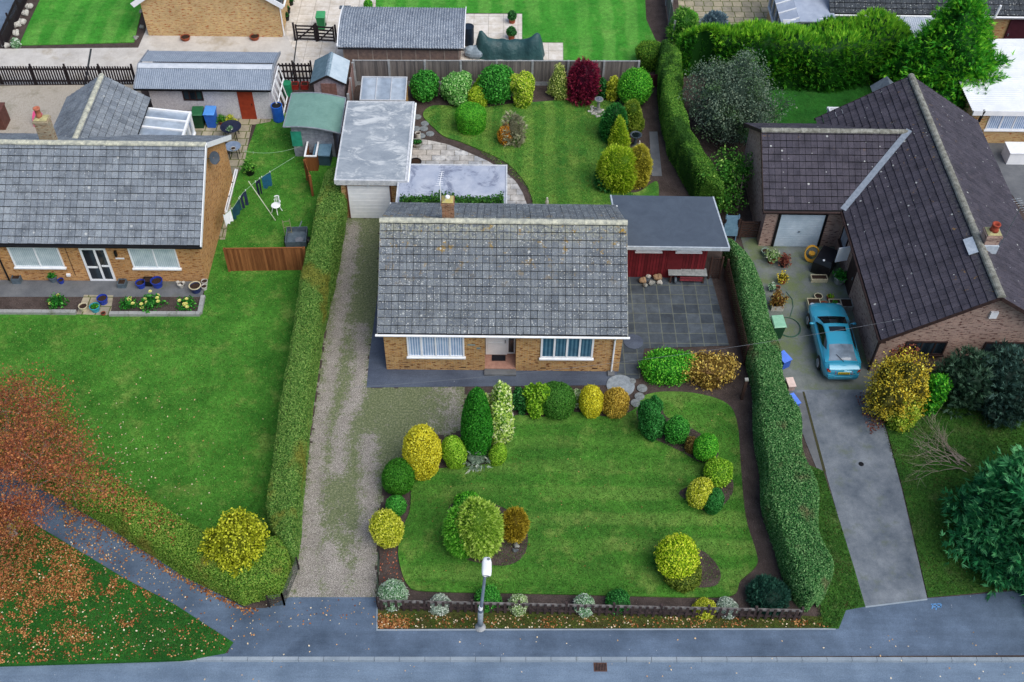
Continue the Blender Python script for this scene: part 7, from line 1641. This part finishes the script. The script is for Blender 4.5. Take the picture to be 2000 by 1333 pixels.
def trailer():
    c = G(582, 478, .06); rt = thing('trailer', 'small grey box trailer parked behind the brown board fence', 'trailer', c, .05); b = MB()
    for x0, x1, y0, y1 in ((-.5, .5, -.55, -.52), (-.5, .5, .52, .55), (-.5, -.47, -.52, .52), (.47, .5, -.52, .52)): b.box(x0, x1, y0, y1, .35, .68)
    b.box(-.47, .47, -.52, .52, .35, .38); part('body', b, m_potgrey, rt); d = MB(); d.tube([(0, .55, .4), (.15, 1.2, .45)], .03, 6); part('drawbar', d, m_metal, rt)
    for x in (-.56, .56): w = MB(); w.tube([(x-.05, 0, .22), (x+.05, 0, .22)], .22, 14); part('wheel', w, m_black, rt)
    s = MB(); s.tube([(.15, -.2, .45), (.15, -.2, .52)], .2, 16); 
    solo('spare_wheel', s, flat('tyre_grey', C('#7a8088'), C('#5a6068')), 'round wheel lying in the small grey trailer', 'wheel', c)
    c = G(566, 470, .06); rt = thing('sack_truck', 'upright sack truck frame beside the grey trailer', 'sack truck', c, .3); f = MB()
    for x in (-.17, .17): f.tube([(x, 0, .05), (x, .25, 1.15)], .018, 6)
    for k in range(4): z = .15+.3*k; f.tube([(-.17, .227*z, z), (.17, .227*z, z)], .015, 6)
    part('frame', f, flat('khaki_frame', C('#8c8a6c'), C('#74725a')), rt); p = MB(); p.box(-.2, .2, -.2, .02, .03, .05); part('toe_plate', p, m_metal, rt)
    for x in (-.22, .22): w = MB(); w.tube([(x-.02, .08, .12), (x+.02, .08, .12)], .12, 12); part('wheel', w, m_black, rt)
trailer()
def store():
    c = G(631, 325); rt = thing('storage_box', 'blue-grey garden storage box standing behind the brown fence panel', 'storage box', c, -.06); b = MB(); b.box(-.4, .4, 0, 1.3, 0, .75); part('body', b, flat('slate_blue_box', C('#42606f'), C('#364f5c'), 3, .6), rt); l = MB(); l.add([(-.45, -.08, .78), (.45, -.08, .78), (.45, 1.35, 1.0), (-.45, 1.35, 1.0), (-.45, -.08, .72), (.45, -.08, .72), (.45, 1.35, .94), (-.45, 1.35, .94)], [(0, 1, 2, 3), (7, 6, 5, 4), (0, 4, 5, 1), (1, 5, 6, 2), (2, 6, 7, 3), (3, 7, 4, 0)]); part('lid', l, flat('slate_blue_lid', C('#6f92a8'), C('#5e8096'), 3, .5), rt)
    h = MB(); h.tube([(-.08, 1.2, .99), (0, 1.2, 1.05), (.08, 1.2, .99)], .012, 6); part('handle', h, m_black, rt)
    c = G(607, 335); rt = thing('wooden_bin', 'open wooden bin with white-edged frame left of the blue storage box', 'wooden bin', c); b = MB()
    for x0, x1, y0, y1 in ((-.2, .4, -.03, 0), (-.2, .4, 1.3, 1.33), (-.2, -.17, 0, 1.3), (.37, .4, 0, 1.3)): b.box(x0, x1, y0, y1, 0, 1.0)
    part('body', b, m_brownboard, rt); e = MB()
    for x0, x1, y0, y1 in ((-.23, .43, -.06, .03), (-.23, .43, 1.27, 1.36), (-.23, -.14, .03, 1.27), (.34, .43, .03, 1.27)): e.box(x0, x1, y0, y1, 1.002, 1.05)
    part('frame', e, m_white, rt); g = MB(); g.box(-.165, .365, .02, 1.28, .02, .3); part('load', g, m_dkboard, rt)
store()
# rear garden things
def disc(name, label, xy, r, m, z, h=.03, cat='stepping stone', group=None, n=18, half=False):
    c = G(*xy, z); mb = MB(); mb.lathe((0, 0, 0), [(r, 0), (r, h*.8), (r*.96, h), (.01, h+.001)], n); return solo(name, mb, m, label, cat, c, group)
m_step = flat('stepping_stone', C('#7e8486'), C('#5f6568'), 9, .9, bump=.4, fine=.35)
for xy, lb in (((815, 229), 'farthest round stepping stone beside the white-roofed garage'), ((813, 252), 'round stepping stone close to the garage wall, third from the far end'), ((830, 242), 'round stepping stone at the lawn edge, second from the far end'), ((828, 252), 'round stepping stone in the middle of the cluster by the garage'), ((840, 262), 'largest round stepping stone nearest the lawn bend'), ((823, 266), 'round stepping stone next to the stone terrace')):
    disc('stepping_stone', lb, xy, .23, m_step, .004, group='round stepping stones by the garage')
for xy, r, lb in (((1254, 759), .23, 'upper round stepping stone of three beside the green patio shrub'), ((1249, 775), .22, 'middle round stepping stone of three beside the green patio shrub'), ((1242, 788), .23, 'lowest round stepping stone of three beside the lawn corner'), ((1235, 745), .16, 'small rounded stone nearest the patio corner')):
    disc('stepping_stone', lb, xy, r, m_step, .034, group='round stepping stones by the front lawn')
disc('manhole_cover', 'large round concrete disc at the corner of the bungalow path', (1212, 754), .62, flat('pale_disc', C('#8c959c'), C('#727b82'), 5, .9, fine=.3), .034, cat='concrete disc', n=30)
disc('garden_plate', 'dark round plate set in the paving at the right of the bungalow', (1237, 668), .45, m_apron, .034, cat='paving disc', n=28)
pot('wide stone bowl planted with green beside the garage wall', (815, 286), .3, .3, m_stone, plant=L_['deep'], pr=.24, ph=.1, taper=.7); pot('white chimney-pot planter behind the wide stone bowl', (817, 274), .15, .5, m_whitestone, taper=.95); pot('dark empty round planter at the corner of the stone terrace', (812, 322), .3, .22, m_black)
def sundial():
    c = G(1168, 218, .055); rt = thing('sundial', 'pale stone sundial on a ring of stones at the edge of the rear lawn', 'sundial', c); s = MB(); s.lathe((0, 0, 0), [(.24, 0), (.24, .08), (.13, .14), (.09, .3), (.08, .6), (.14, .72), (.24, .78), (.24, .84)], 16); part('pedestal', s, m_stone, rt); d = MB(); d.lathe((0, 0, .842), [(.2, 0), (.2, .015), (.01, .016)], 16); part('dial', d, m_metal, rt); g = MB(); g.add([(-.01, -.12, .86), (.01, -.12, .86), (.01, .1, .86), (-.01, .1, .86), (0, .1, 1.0)], [(0, 1, 2, 3), (0, 3, 4), (1, 4, 2), (3, 2, 4), (0, 4, 1)]); part('gnomon', g, m_metal, rt)
    rr = random.Random(2); b = MB()
    for k in range(22): a = rr.uniform(0, 6.28); q = rr.uniform(.26, .5); b.blob((q*math.cos(a), q*math.sin(a), .03), (.09, .08, .06), 7, 4, .2, k)
    part('stone_ring', b, m_whitestone, rt)
sundial()
def birdbath():
    c = G(1240, 284); rt = thing('birdbath', 'dark round birdbath between the two golden conifer groups', 'birdbath', c); s = MB(); s.lathe((0, 0, 0), [(.2, 0), (.1, .1), (.08, .5), (.12, .58), (.3, .66), (.32, .72), (.28, .72), (.2, .67)], 18); part('bowl', s, flat('dark_bird_bath', C('#4c5660'), C('#38424c'), 6, .6), rt); w = MB(); w.lathe((0, 0, .69), [(.2, 0), (.262, .004)], 18); part('water', w, m_darkglass, rt)
birdbath()
def figurine(label, xy, z, h, name='statue'):
    c = G(*xy, z); mb = MB(); mb.lathe((0, 0, 0), [(h*.2, 0), (h*.2, h*.12), (h*.13, h*.16), (h*.17, h*.4), (h*.14, h*.62), (h*.08, h*.7), (h*.1, h*.8), (h*.1, h*.92), (h*.04, h)], 10); mb.blob((h*.12, -h*.05, h*.5), (h*.05, h*.06, h*.12), 6, 4); mb.blob((-h*.12, -h*.05, h*.48), (h*.05, h*.06, h*.12), 6, 4); solo(name, mb, m_whitestone, label, 'statue', c, smooth=True)
figurine('small white garden figure on the lawn behind the bungalow ridge', (1068, 402), .055, .55); figurine('small pale garden figure beside the birdbath', (1248, 287), 0, .42); figurine('little white ornament in the bed behind the tall variegated shrub', (1001, 815), 0, .3)
def rock(label, c, sz, seed, m=m_stone, group=None, z=0):
    p = G(*c, z); mb = MB(); mb.blob((0, 0, sz[2]*.7), sz, 9, 6, .18, seed); solo('rock', mb, m, label, 'rock', p, group, rot=seed)
rock('upright pale rock below the bronze shrub in the island bed', (1013, 1052), (.1, .09, .16), 1, m_whitestone, 'rocks in the island bed', .06); rock('wide grey rock in the middle of the island bed group', (1008, 1067), (.16, .1, .1), 2, m_stone, 'rocks in the island bed', .06); rock('small dark rock at the bottom of the island bed group', (1006, 1076), (.13, .08, .07), 3, flat('slate_rock', C('#5e6468'), C('#44494d'), 9, .9), 'rocks in the island bed', .06)
for i, (xy, lb) in enumerate((((59, 16), 'pale rock nearest the top edge in the border beside the road'), ((51, 29), 'large pale rock, second from the top in the border beside the road'), ((45, 46), 'pale rock in the middle of the border beside the road'), ((35, 52), 'small pale rock left of the middle one in the border'), ((33, 68), 'pale rock near the lower end of the border beside the road'), ((12, 92), 'small pale rock at the end of the dark roadside fence'))): rock(lb, xy, (.27, .2, .17), i+4, m_whitestone, 'pale rocks in the roadside border')
for i, (xy, lb) in enumerate((((276, 25), 'grey stone at the top of the border beside the yellow brick house'), ((278, 55), 'grey stone halfway down the border beside the yellow brick house'), ((266, 76), 'grey stone at the lower end of the border beside the yellow brick house'))): rock(lb, xy, (.17, .14, .11), i+14, m_stone, 'grey stones beside the yellow brick house')
bush('plant', (20, 74, 38, 93), 'pale green leafy plant at the corner of the striped top left lawn', L_['varieg_w'], 'dome', cat='plant', **loose)
# by the workshop
def logs():
    for i, (xy, r, lb) in enumerate((((1255, 552), .2, 'round tan log at the left end of the pile by the workshop'), ((1266, 543), .13, 'small pale log at the top of the pile by the workshop'), ((1272, 556), .17, 'pale grey log in the middle of the pile by the workshop'), ((1284, 546), .22, 'broad pale stone at the back of the pile by the workshop'), ((1288, 555), .15, 'pinkish log at the right end of the pile by the workshop'), ((1260, 560), .12, 'dark log at the front of the pile by the workshop'))):
        c = G(*xy, .03); mb = MB(); mb.blob((0, 0, r*.75), (r, r*.8, r*.8), 10, 6, .13, i); solo('log', mb, (flat('cut_log', C('#a58a6c'), C('#7d6650'), 9, .9), m_whitestone, m_stone)[i % 3], lb, 'log', c, 'pile of logs and stones by the workshop')
logs()
def bench():
    c = G(1340, 548, .03); rt = thing('bench', 'weathered silver-topped bench with red rail in front of the workshop', 'bench', c, -.02); t = MB()
    for k in range(4): t.box(-.92, .92, -.22+.13*k, -.1+.13*k, .52, .56, random.random())
    part('tabletop', t, flat('silver_boards', C('#a3a8a8'), C('#7f8686'), 8, .9), rt)
    for x in (-.78, .78):
        for y in (-.15, .2): l = MB(); l.box(x-.04, x+.04, y-.04, y+.04, 0, .518); part('leg', l, m_dkboard, rt)
    for z in (.2, .36): r_ = MB(); r_.box(-.35, .74, -.2, -.17, z-.05, z+.05); part('rail', r_, flat('dull_red_rail', C('#8c3c44'), C('#6a2c34'), 8), rt)
    w = MB(); c = G(1318, 552, .03); w.tube([(-.05, 0, .17), (.05, 0, .17)], .17, 16); solo('wheel', w, m_gry, 'grey wheel standing under the left end of the bench', 'wheel', c)
bench()
# top of the picture
def tarp():
    n = NT('green_tarpaulin'); o = n.ramp(n.noise(1.2, 6, .7), [(.3, C('#1f4044')), (.7, C('#345a5c'))]); n.bump(n.noise(3, 4, .6), .8, .1); m = n.done(o, .5, .4)
    c = G(995, 118); rt = c; mb = MB(); nx, ny = 26, 12; vs = []
    for i in range(nx+1):
        for j in range(ny+1):
            u, v = i/nx, j/ny; x = -2.05+4.1*u; wv = 1.0*(1-.25*abs(2*u-1)**3); y = -.05+wv*1.25*v
            pk = 1.0+.6*math.exp(-((u-.1)/.1)**2)+.5*math.exp(-((u-.88)/.1)**2); arch = math.sin(PI*min(1, max(0, v)))**.55; z = pk*arch+.03*math.sin(u*40+v*6)*arch; z *= min(1, (min(u, 1-u)/.06))**.7 if min(u, 1-u) < .06 else 1
            vs.append((x+.12*math.sin(v*7+u*3)*.4, y+.05*math.sin(u*22), max(.02, z)))
    mb.add(vs, [(i*(ny+1)+j, (i+1)*(ny+1)+j, (i+1)*(ny+1)+j+1, i*(ny+1)+j+1) for i in range(nx) for j in range(ny)]); solo('covered_boat', mb, m, 'dark green tarpaulin over a long boat-shaped load behind the fence', 'covered load', c, smooth=True)
    c = G(927, 118); mb = MB(); mb.blob((0, .4, .32), (.6, .5, .38), 12, 7, .1, 3); solo('tarpaulin', mb, flat('silver_tarp', C('#94a4b0'), C('#73838f'), 3, .5, bump=.6), 'crumpled silver-grey tarpaulin beside the green covered load', 'tarpaulin', c)
tarp()
TP = 'ball topiaries in terracotta pots'
tk = dict(stray=.02, size=.07, cover=1.3, jit=.7, lump=.04)
for xy, lb in (((999, 77), 'ball topiary in a terracotta pot, nearer of two on the cream slabs'), ((1000, 45), 'ball topiary in a terracotta pot, farther of two on the cream slabs')): pot(lb, xy, .22, .36, m_terracotta, plant=L_['dark'], pr=.3, ph=.45, group=TP, kw=tk)
pot('low green topiary in a pot at the corner of the big top lawn', (720, 20), .22, .25, m_gry, plant=L_['bright'], pr=.28, ph=.4, kw=tk)
pot('round terracotta bowl against the yellow brick wall, left of two', (363, 78), .28, .22, m_terracotta, group='bowls along the yellow brick wall'); pot('round terracotta bowl against the yellow brick wall, right of two', (498, 77), .28, .22, m_terracotta, group='bowls along the yellow brick wall')
for xy, lb in (((560, 40), 'black pot with plant nearest the five-bar gate by the yellow brick house'), ((562, 26), 'black pot with plant in the middle beside the yellow brick house'), ((568, 10), 'black pot at the top edge beside the yellow brick house')): pot(lb, xy, .2, .32, m_black, plant=L_['dark'], pr=.2, ph=.25, group='black pots beside the yellow brick house')
mb = MB(); mb.box(-.35, .35, -.2, .2, 0, .015); solo('cover_plate', mb, m_gry, 'grey rectangular cover plate in the cream paving at the top', 'cover plate', G(674, 15, .025))
mb = MB(); mb.lathe((0, 0, 0), [(.02, 0), (.32, .02), (.36, .05), (.34, .06), (.02, .03)], 18, sx=1, sy=2.3); o = solo('paddle_board', mb, flat('pink_plastic', C('#d8588c'), C('#c44878'), 3, .4), 'long pink plastic oval leaning behind the wing of the left bungalow', 'board', G(78, 243)); o.rotation_euler = (R(62), R(10), R(40))
c = G(5, 246); mb = MB(); mb.box(-.55, .3, -.4, .5, 0, 1.1); mb.box(-.58, .34, -.44, .54, 1.102, 1.16); solo('compost_bin', mb, flat('red_brown_box', C('#6a443c'), C('#54352f'), 5), 'red-brown box standing on the gravel at the left edge', 'box', c)
mb = MB()
for k in range(7): mb.blob((-.5+.28*k, .06*math.sin(k*2), .12+.03*math.sin(k)), (.3, .3, .14), 9, 5, .15, k)
solo('dust_sheet', mb, m_white, 'crumpled white sheeting at the left edge behind the bungalow ridge', 'sheet', G(8, 268, 3.0) if False else Vector((-24.6, 45.2, .0)))
mb = MB(); mb.box(-.7, .7, -.45, .45, 0, .75); mb.box(-.75, 1.4, -.5, .5, .752, .8); solo('folding_table', mb, m_white, 'white-topped box table in the yard at the right edge', 'table', G(1985, 312))
mb = MB(); 
for x in (-.3, .3): mb.tube([(x, 0, 0), (x, .25, 1.5)], .03, 6)
mb.add([(-.35, .0, .3), (.35, 0, .3), (.35, .24, 1.45), (-.35, .24, 1.45)], [(0, 1, 2, 3)]); solo('leaning_board', mb, flat('blue_grey_board', C('#6f93a8'), C('#5b7d92'), 4), 'blue-grey board leaning near the braced gate', 'board', G(1424, 470))
rk = random.Random(4); mb = MB()
for k in range(16): mb.blob((rk.uniform(-.5, .5), rk.uniform(-.4, .4), .08), (.2, .16, .12), 7, 4, .2, k)
solo('rubble', mb, m_stone, 'heap of pale rubble in the gap behind the right bungalow', 'rubble', G(1728, 176))
# right-hand drive
RP = 'potted plants along the right drive'
pot('pale variegated bush in a terracotta pot at the top of the right drive', (1506, 512), .22, .36, m_terracotta, plant=L_['varieg'], pr=.36, ph=.4, group=RP); pot('reddish bush in a black pot next to the pale variegated one', (1530, 520), .2, .3, m_black, plant=L_['autumn_r'], pr=.3, ph=.42, group=RP)
pot('yellow-leaved plant in a terracotta pot halfway down the row', (1527, 552), .2, .28, m_terracotta, plant=L_['autumn_y'], pr=.26, ph=.3, group=RP); pot('small white-flowered plant in a pot beside the hedge', (1507, 568), .16, .22, m_gry, plant=L_['varieg_w'], pr=.2, ph=.2, group=RP); pot('tiny terracotta pot beside the white-flowered plant', (1518, 566), .12, .18, m_terracotta, group=RP)
pot('russet bush in a pale trough, biggest in the row by the hedge', (1516, 602), .22, .3, m_whitestone, plant=LM('russet2', '#3a2a10', '#7e5a2c', '#a09a48'), pr=.4, ph=.6, square=True, asp=1.3, group=RP); pot('round pale green tub at the hedge end by the garage wing', (1494, 497), .2, .25, flat('pale_green_tub', C('#8fa598'), C('#788e82'), 5), group=RP)
pot('long pale trough split in two by the right drive', (1598, 548), .17, .24, m_potcream, square=True, asp=2.3, group=RP); mb = MB(); pot('large grey tub with leafy plant against the right bungalow wall', (1638, 552), .3, .42, m_stone, plant=L_['green'], pr=.34, ph=.3, group=RP)
pot('square pale planter directly in front of the blue car, leftmost', (1588, 600), .3, .3, m_potcream, square=True, group=RP); pot('square planter with green seedlings in front of the blue car', (1629, 601), .28, .3, m_potcream, plant=L_['bright'], pr=.18, ph=.06, square=True, group=RP); pot('square grey planter at the wall in front of the blue car', (1651, 600), .27, .3, m_stone, square=True, group=RP)
pot('round red-brown bowl between the square planters', (1608, 603), .24, .26, m_terracotta, group=RP); pot('small green-rimmed round pot behind the square planters', (1597, 584), .19, .2, m_bgl, m_potcream, group=RP); pot('small terracotta pot of seedlings behind the planters', (1620, 585), .16, .2, m_terracotta, plant=L_['limegreen'], pr=.15, ph=.1, group=RP)
def bbq():
    c = G(1608, 524); rt = thing('covered_barbecue', 'black covered barbecue standing by the wall of the right bungalow', 'barbecue', c, -.55); b = MB(); b.add([(x*k, y*k2, z) for z, k, k2 in ((0, 1, 1), (.7, 1, 1), (.95, .85, .8)) for x, y in ((-.45, -.62), (.45, -.62), (.45, .62), (-.45, .62))], [(3, 2, 1, 0)]+[(4*i+a, 4*i+(a+1) % 4, 4*i+4+(a+1) % 4, 4*i+4+a) for i in range(2) for a in range(4)]+[(8, 9, 10, 11)]); part('cover', b, flat('black_cover', C('#17171d'), C('#0e0e13'), 3, .35, .5, bump=.4), rt); k = MB(); k.lathe((0, -.5, .9), [(.05, 0), (.06, .05), (.02, .08)], 10); part('knob', k, m_white, rt)
bbq()
def hose():
    c = G(1583, 508); rt = thing('hose_reel', 'yellow hose reel leaning against the black covered barbecue', 'hose reel', c); m = flat('yellow_hose', C('#d0a23c'), C('#b8862c'), 4, .5); f = MB()
    for q in range(3): f.tube([(.36*math.cos(t)*(1-.06*q), .06*q+.2*math.sin(t), .38+.34*math.sin(t)*(1-.06*q)) for t in np.linspace(0, 2*PI, 22)], .03, 6)
    part('coil', f, m, rt); h = MB(); h.lathe((0, .06, .38), [(.03, -.05), (.16, -.04), (.16, .04), (.03, .05)], 10); part('hub', h, m, rt)
    c = G(1540, 640, .016); mb = MB()
    for q in range(2): mb.tube([(.55*math.cos(t)*(1-.03*q), .62*math.sin(t)*(1-.03*q), .015+.025*q) for t in np.linspace(0, 2*PI, 34)], .016, 5)
    p = [G(1543, 620, .016), G(1549, 600, .016), G(1547, 585, .016), G(1535, 570, .016)]; mb.tube([q-c+Vector((0, 0, .015)) for q in p], .016, 5); solo('garden_hose', mb, flat('dark_green_hose', C('#3f6a56'), C('#315444'), 4), 'dark green garden hose coiled on the right drive beside the car', 'hose', c)
hose()
def crate(name, label, xy, sx, sy, h, m, rot, tilt=0):
    c = G(*xy); rt = thing(name, label, 'box', c, rot); rt.rotation_euler = (tilt, 0, rot); b = MB(); t = .025
    for x0, x1, y0, y1 in ((-sx, sx, -sy, -sy+t), (-sx, sx, sy-t, sy), (-sx, -sx+t, -sy+t, sy-t), (sx-t, sx, -sy+t, sy-t)): b.box(x0, x1, y0, y1, 0, h)
    b.box(-sx+t, sx-t, -sy+t, sy-t, 0, .02); part('body', b, m, rt); l = MB(); l.box(-sx-.03, sx+.03, -sy-.03, sy+.03, h+.002, h+.04); part('lid', l, flat(m.name+'_lid', tuple(min(1, v*1.9+.05) for v in m.node_tree.nodes['Color Ramp'].color_ramp.elements[1].color[:3])+(1,)), rt)
m_recy = flat('recycling_blue', C('#3a62c0'), C('#2f52a8'), 3, .45)
crate('recycling_bin', 'blue recycling bin with pale lid poking out of the hedge by the car', (1527, 712), .2, .28, .5, m_recy, .5); crate('plastic_box', 'pinkish plastic box at the foot of the hedge behind the car', (1542, 756), .14, .24, .3, flat('pink_grey_plastic', C('#b09a92'), C('#9a847c'), 3, .5), .12); crate('plastic_box', 'small blue box at the foot of the hedge beside the side path', (1549, 786), .14, .28, .2, m_recy, .4)

# ------------------------------------------------------------------ the car
def car():
    n = NT('turquoise_metallic'); n.done(C('#2f98b6'), .25, .5, .1); n.b.inputs['Coat Weight'].default_value = 1; n.b.inputs['Coat Roughness'].default_value = .04; paint = n.m
    glass = flat('car_glass', C('#10181c'), C('#0c1216'), 2, .04, .8, fine=0); rt = thing('car', 'turquoise blue coupe parked facing away beside the right bungalow', 'car', (14.97+.12, 33.42, .012), 0)
    # stations along y (front +): y, half width, z bottom, z shoulder, z top
    ST = [(-2.2, .58, .34, .6, .7), (-2.15, .7, .26, .7, .84), (-1.98, .805, .2, .79, .92), (-1.6, .868, .18, .84, .95), (-1.0, .872, .17, .86, .94), (0, .872, .17, .86, .93), (.75, .872, .17, .84, .92), (1.2, .868, .18, .79, .87), (1.65, .85, .19, .72, .79), (1.95, .8, .21, .65, .71), (2.12, .7, .25, .57, .63), (2.2, .55, .32, .48, .54)]
    vs = []; fs = []
    for (y, w, zb, zs, zt) in ST:
        sec = [(.0, zb), (w*.86, zb), (w*.97, zb+.1), (w, (zb+zs)/2), (w*.985, zs-.05), (w*.94, zs), (w*.8, zt-.03*(zt-zs)/.1*.5), (w*.45, zt+.005), (0, zt+.012)]
        for s in (1, -1):
            for (x, z) in sec: vs.append((s*x, y, z))
    k = 9; m = 2*k
    for i in range(len(ST)-1):
        for s in (0, 1):
            for j in range(k-1): a = i*m+s*k+j; fs.append((a, a+1, a+m+1, a+m))
    for i, e in ((0, 0), (len(ST)-1, 1)):
        o = i*m; fs.append(tuple([o+j for j in range(k)]+[o+k+j for j in reversed(range(k))]))
    b = MB(); b.add(vs, fs)
    # cabin: profile of roof height along y, tumblehome towards the roof
    CB = [(-1.78, .93, .70, .80), (-1.55, 1.02, .62, .78), (-1.2, 1.125, .57, .77), (-.8, 1.215, .545, .77), (-.35, 1.265, .54, .77), (.05, 1.265, .55, .77), (.32, 1.22, .57, .77), (.7, 1.06, .62, .775), (1.02, .9, .68, .78)]
    def cab(y, s, off=0.0):                         # s: 0 belt line .. 1 roof edge .. 2 centre
        ys = [c[0] for c in CB]; zt = float(np.interp(y, ys, [c[1] for c in CB])); wr = float(np.interp(y, ys, [c[2] for c in CB])); wb = float(np.interp(y, ys, [c[3] for c in CB])); zb = .9 if y > -1.5 else .92
        zb = min(zb, zt-.004)
        if s <= 1: x = wb+(wr-wb)*s**1.15; z = zb+(zt-.045-zb)*min(1, s*1.0) if zt-.045 > zb else zb
        else: t = s-1; x = wr*(1-t); z = max(zb, zt-.045)+.045*math.sin(t*PI/2)**.7
        return (x+off*.8*(1 if s <= 1 else 0), y, z+off*(.4 if s <= 1 else 1))
    ss = [0, .25, .5, .75, .92, 1.0, 1.08, 1.25, 1.5, 1.75, 2.0]; ys = np.linspace(-1.78, 1.02, 29)
    c = MB(); vs = []; fs = []
    for y in ys:
        for sg in (1, -1):
            for s in ss: p = cab(y, s); vs.append((sg*p[0], p[1], p[2]))
    q = len(ss)
    for i in range(len(ys)-1):
        for h in (0, 1):
            for j in range(q-1): a = i*2*q+h*q+j; fs.append((a, a+1, a+2*q+1, a+2*q))
    b.add(vs, fs)
    # wheel arches: dark recess discs are part of the wheels; bumper, spoiler lip
    b.add([(-.66, -2.12, .89), (.66, -2.12, .89), (.64, -1.88, .955), (-.64, -1.88, .955), (-.66, -2.15, .865), (.66, -2.15, .865)], [(0, 1, 2, 3), (4, 5, 1, 0)])
    body = part('body', b, paint, rt, smooth=True)
    bm = MB(); bm.add([(x, y, z) for (y, z, w) in ((-2.225, .3, .6), (-2.25, .46, .66), (-2.215, .575, .68), (-2.14, .585, .7)) for x in (-w, w)], [(0, 1, 3, 2), (2, 3, 5, 4), (4, 5, 7, 6)]); part('bumper', bm, paint, rt)
    def pane(name, y0, y1, s0, s1, both, label=None, inset=None, mirror=False, mat=None):
        for sg in ((1, -1) if mirror else (1,)):
            g = MB(); vs = []; ny, nsx = 10, 9
            for i in range(ny+1):
                y = y0+(y1-y0)*i/ny; row = []
                for j in range(nsx+1):
                    if both: u = -1+2*j/nsx; s = 2-abs(u)*(2-s0); p = cab(y, s, .008); row.append((math.copysign(p[0], u), p[1], p[2]))
                    else:
                        a, bb = (s0(y), s1(y)); s = a+(bb-a)*j/nsx; p = cab(y, s, .012); row.append((sg*p[0], p[1], p[2]))
                vs += row
            g.add(vs, [(i*(nsx+1)+j, (i+1)*(nsx+1)+j, (i+1)*(nsx+1)+j+1, i*(nsx+1)+j+1) for i in range(ny) for j in range(nsx)]); part(name, g, mat or glass, rt, label, smooth=True)
    pane('rear_window', -1.7, -.92, 1.05, 2, True, mat=flat('rear_glass_sky_and_shelf', C('#56646f'), C('#8797a6'), 1.2, .06, .8, fine=0)); pane('windscreen', .3, .98, 1.05, 2, True); pane('sunroof', -.22, .06, 1.32, 2, True)  # rear glass lightened: sky reflection and pale parcel shelf put into its colour
    pane('side_window', -1.12, .62, lambda y: .16+.5*max(0, (-.75-y)/.37), lambda y: max(.2, .9-.55*max(0, (y-.2)/.42)**1.2-.2*max(0, (-.75-y)/.37)), False, mirror=True)
    fl = MB(); fl.quad((-.52, -1.63, .957), (-.3, -1.60, .962), (-.3, -1.55, .98), (-.52, -1.58, .975)); 
    wp = MB(); wp.tube([(.02, -1.79, .96), (-.28, -1.45, 1.085)], .012, 5); part('wiper', wp, m_black, rt)
    an = MB(); an.tube([(0, -.95, 1.2), (0, -1.2, 1.32)], .006, 5); part('antenna', an, m_black, rt)
    m_tail = flat('red_lamp', C('#b01020'), C('#8a0c18'), 3, .12, .6); m_amber = flat('amber_lamp', C('#c85a10'), C('#a8460c'), 3, .12, .6)
    for sg in (1, -1):
        t = MB(); t.add([(sg*.34, -2.185, .6), (sg*.72, -2.06, .62), (sg*.75, -2.02, .8), (sg*.34, -2.16, .77), (sg*.34, -2.215, .61), (sg*.7, -2.13, .63), (sg*.72, -2.1, .79), (sg*.34, -2.19, .765)], [(4, 5, 6, 7), (7, 6, 2, 3), (0, 1, 5, 4), (1, 2, 6, 5), (0, 4, 7, 3)]); tl = part('tail_light', t, m_tail, rt)
        a = MB(); a.add([(sg*.58, -2.175, .7), (sg*.705, -2.14, .71), (sg*.715, -2.115, .785), (sg*.58, -2.155, .775)], [(0, 1, 2, 3)]); part('indicator', a, m_amber, tl)
        hl = MB(); hl.blob((sg*.6, 2.02, .62), (.13, .1, .06), 10, 6, 0); part('headlight', hl, m_grglass, rt)
        mr = MB(); mr.blob((sg*.97, .55, .92), (.11, .07, .06), 10, 6, .02); mr.tube([(sg*.82, .6, .88), (sg*.93, .56, .9)], .025, 6); part('mirror', mr, paint, rt)
        for y in (-1.28, 1.3):
            x = sg*.8; ar = MB(); ar.tube([(sg*.874, y, .31), (sg*.878, y, .31)], .345, 24); w = MB(); w.tube([(x-.1, y, .31), (x-.09, y, .31), (x+.09, y, .31), (x+.1, y, .31)], [.27, .31, .31, .27], 22)
            wh = part('wheel', w, m_black, rt); rm = MB(); rm.lathe((0, 0, 0), [(.2, 0), (.2, .02), (.16, .01), (.03, .025)], 20); vv = [(x+sg*(.095+p[2]), y+p[0], .31+p[1]) for p in rm.v]; rm2 = MB(); rm2.add(vv, rm.f)
            for s5 in range(5): a = 2*PI*s5/5; rm2.beam((x+sg*.122, y+.03*math.cos(a), .31+.03*math.sin(a)), (x+sg*.122, y+.19*math.cos(a), .31+.19*math.sin(a)), .045, .02, (1, 0, 0))
            part('rim', rm2, flat('silver_rim', C('#b8bec4'), C('#9aa0a8'), 3, .3, .5, .6), wh); part('wheel_arch', ar, m_black, rt)
    pl = MB(); pl.box(-.26, .26, -2.235, -2.2, .63, .74); np_ = part('number_plate', pl, flat('yellow_plate', C('#e0c430'), C('#ccb028'), 2, .4, fine=0), rt)
    ch = MB(); xx = -.22
    for w in (.045, .05, .04, .05, .03, .05, .045): ch.box(xx, xx+w, -2.239, -2.2355, .655, .715); xx += w+.02
    part('plate_marks', ch, m_black, np_)
    pr = MB(); pr.box(-.4, .4, -2.265, -2.225, .47, .5); part('bumper_strip', pr, paint, rt)
car()

disc('drain_cover', 'small dark round cover in the middle of the right drive', (1682, 907), .11, m_black, .017, .012, cat='cover')
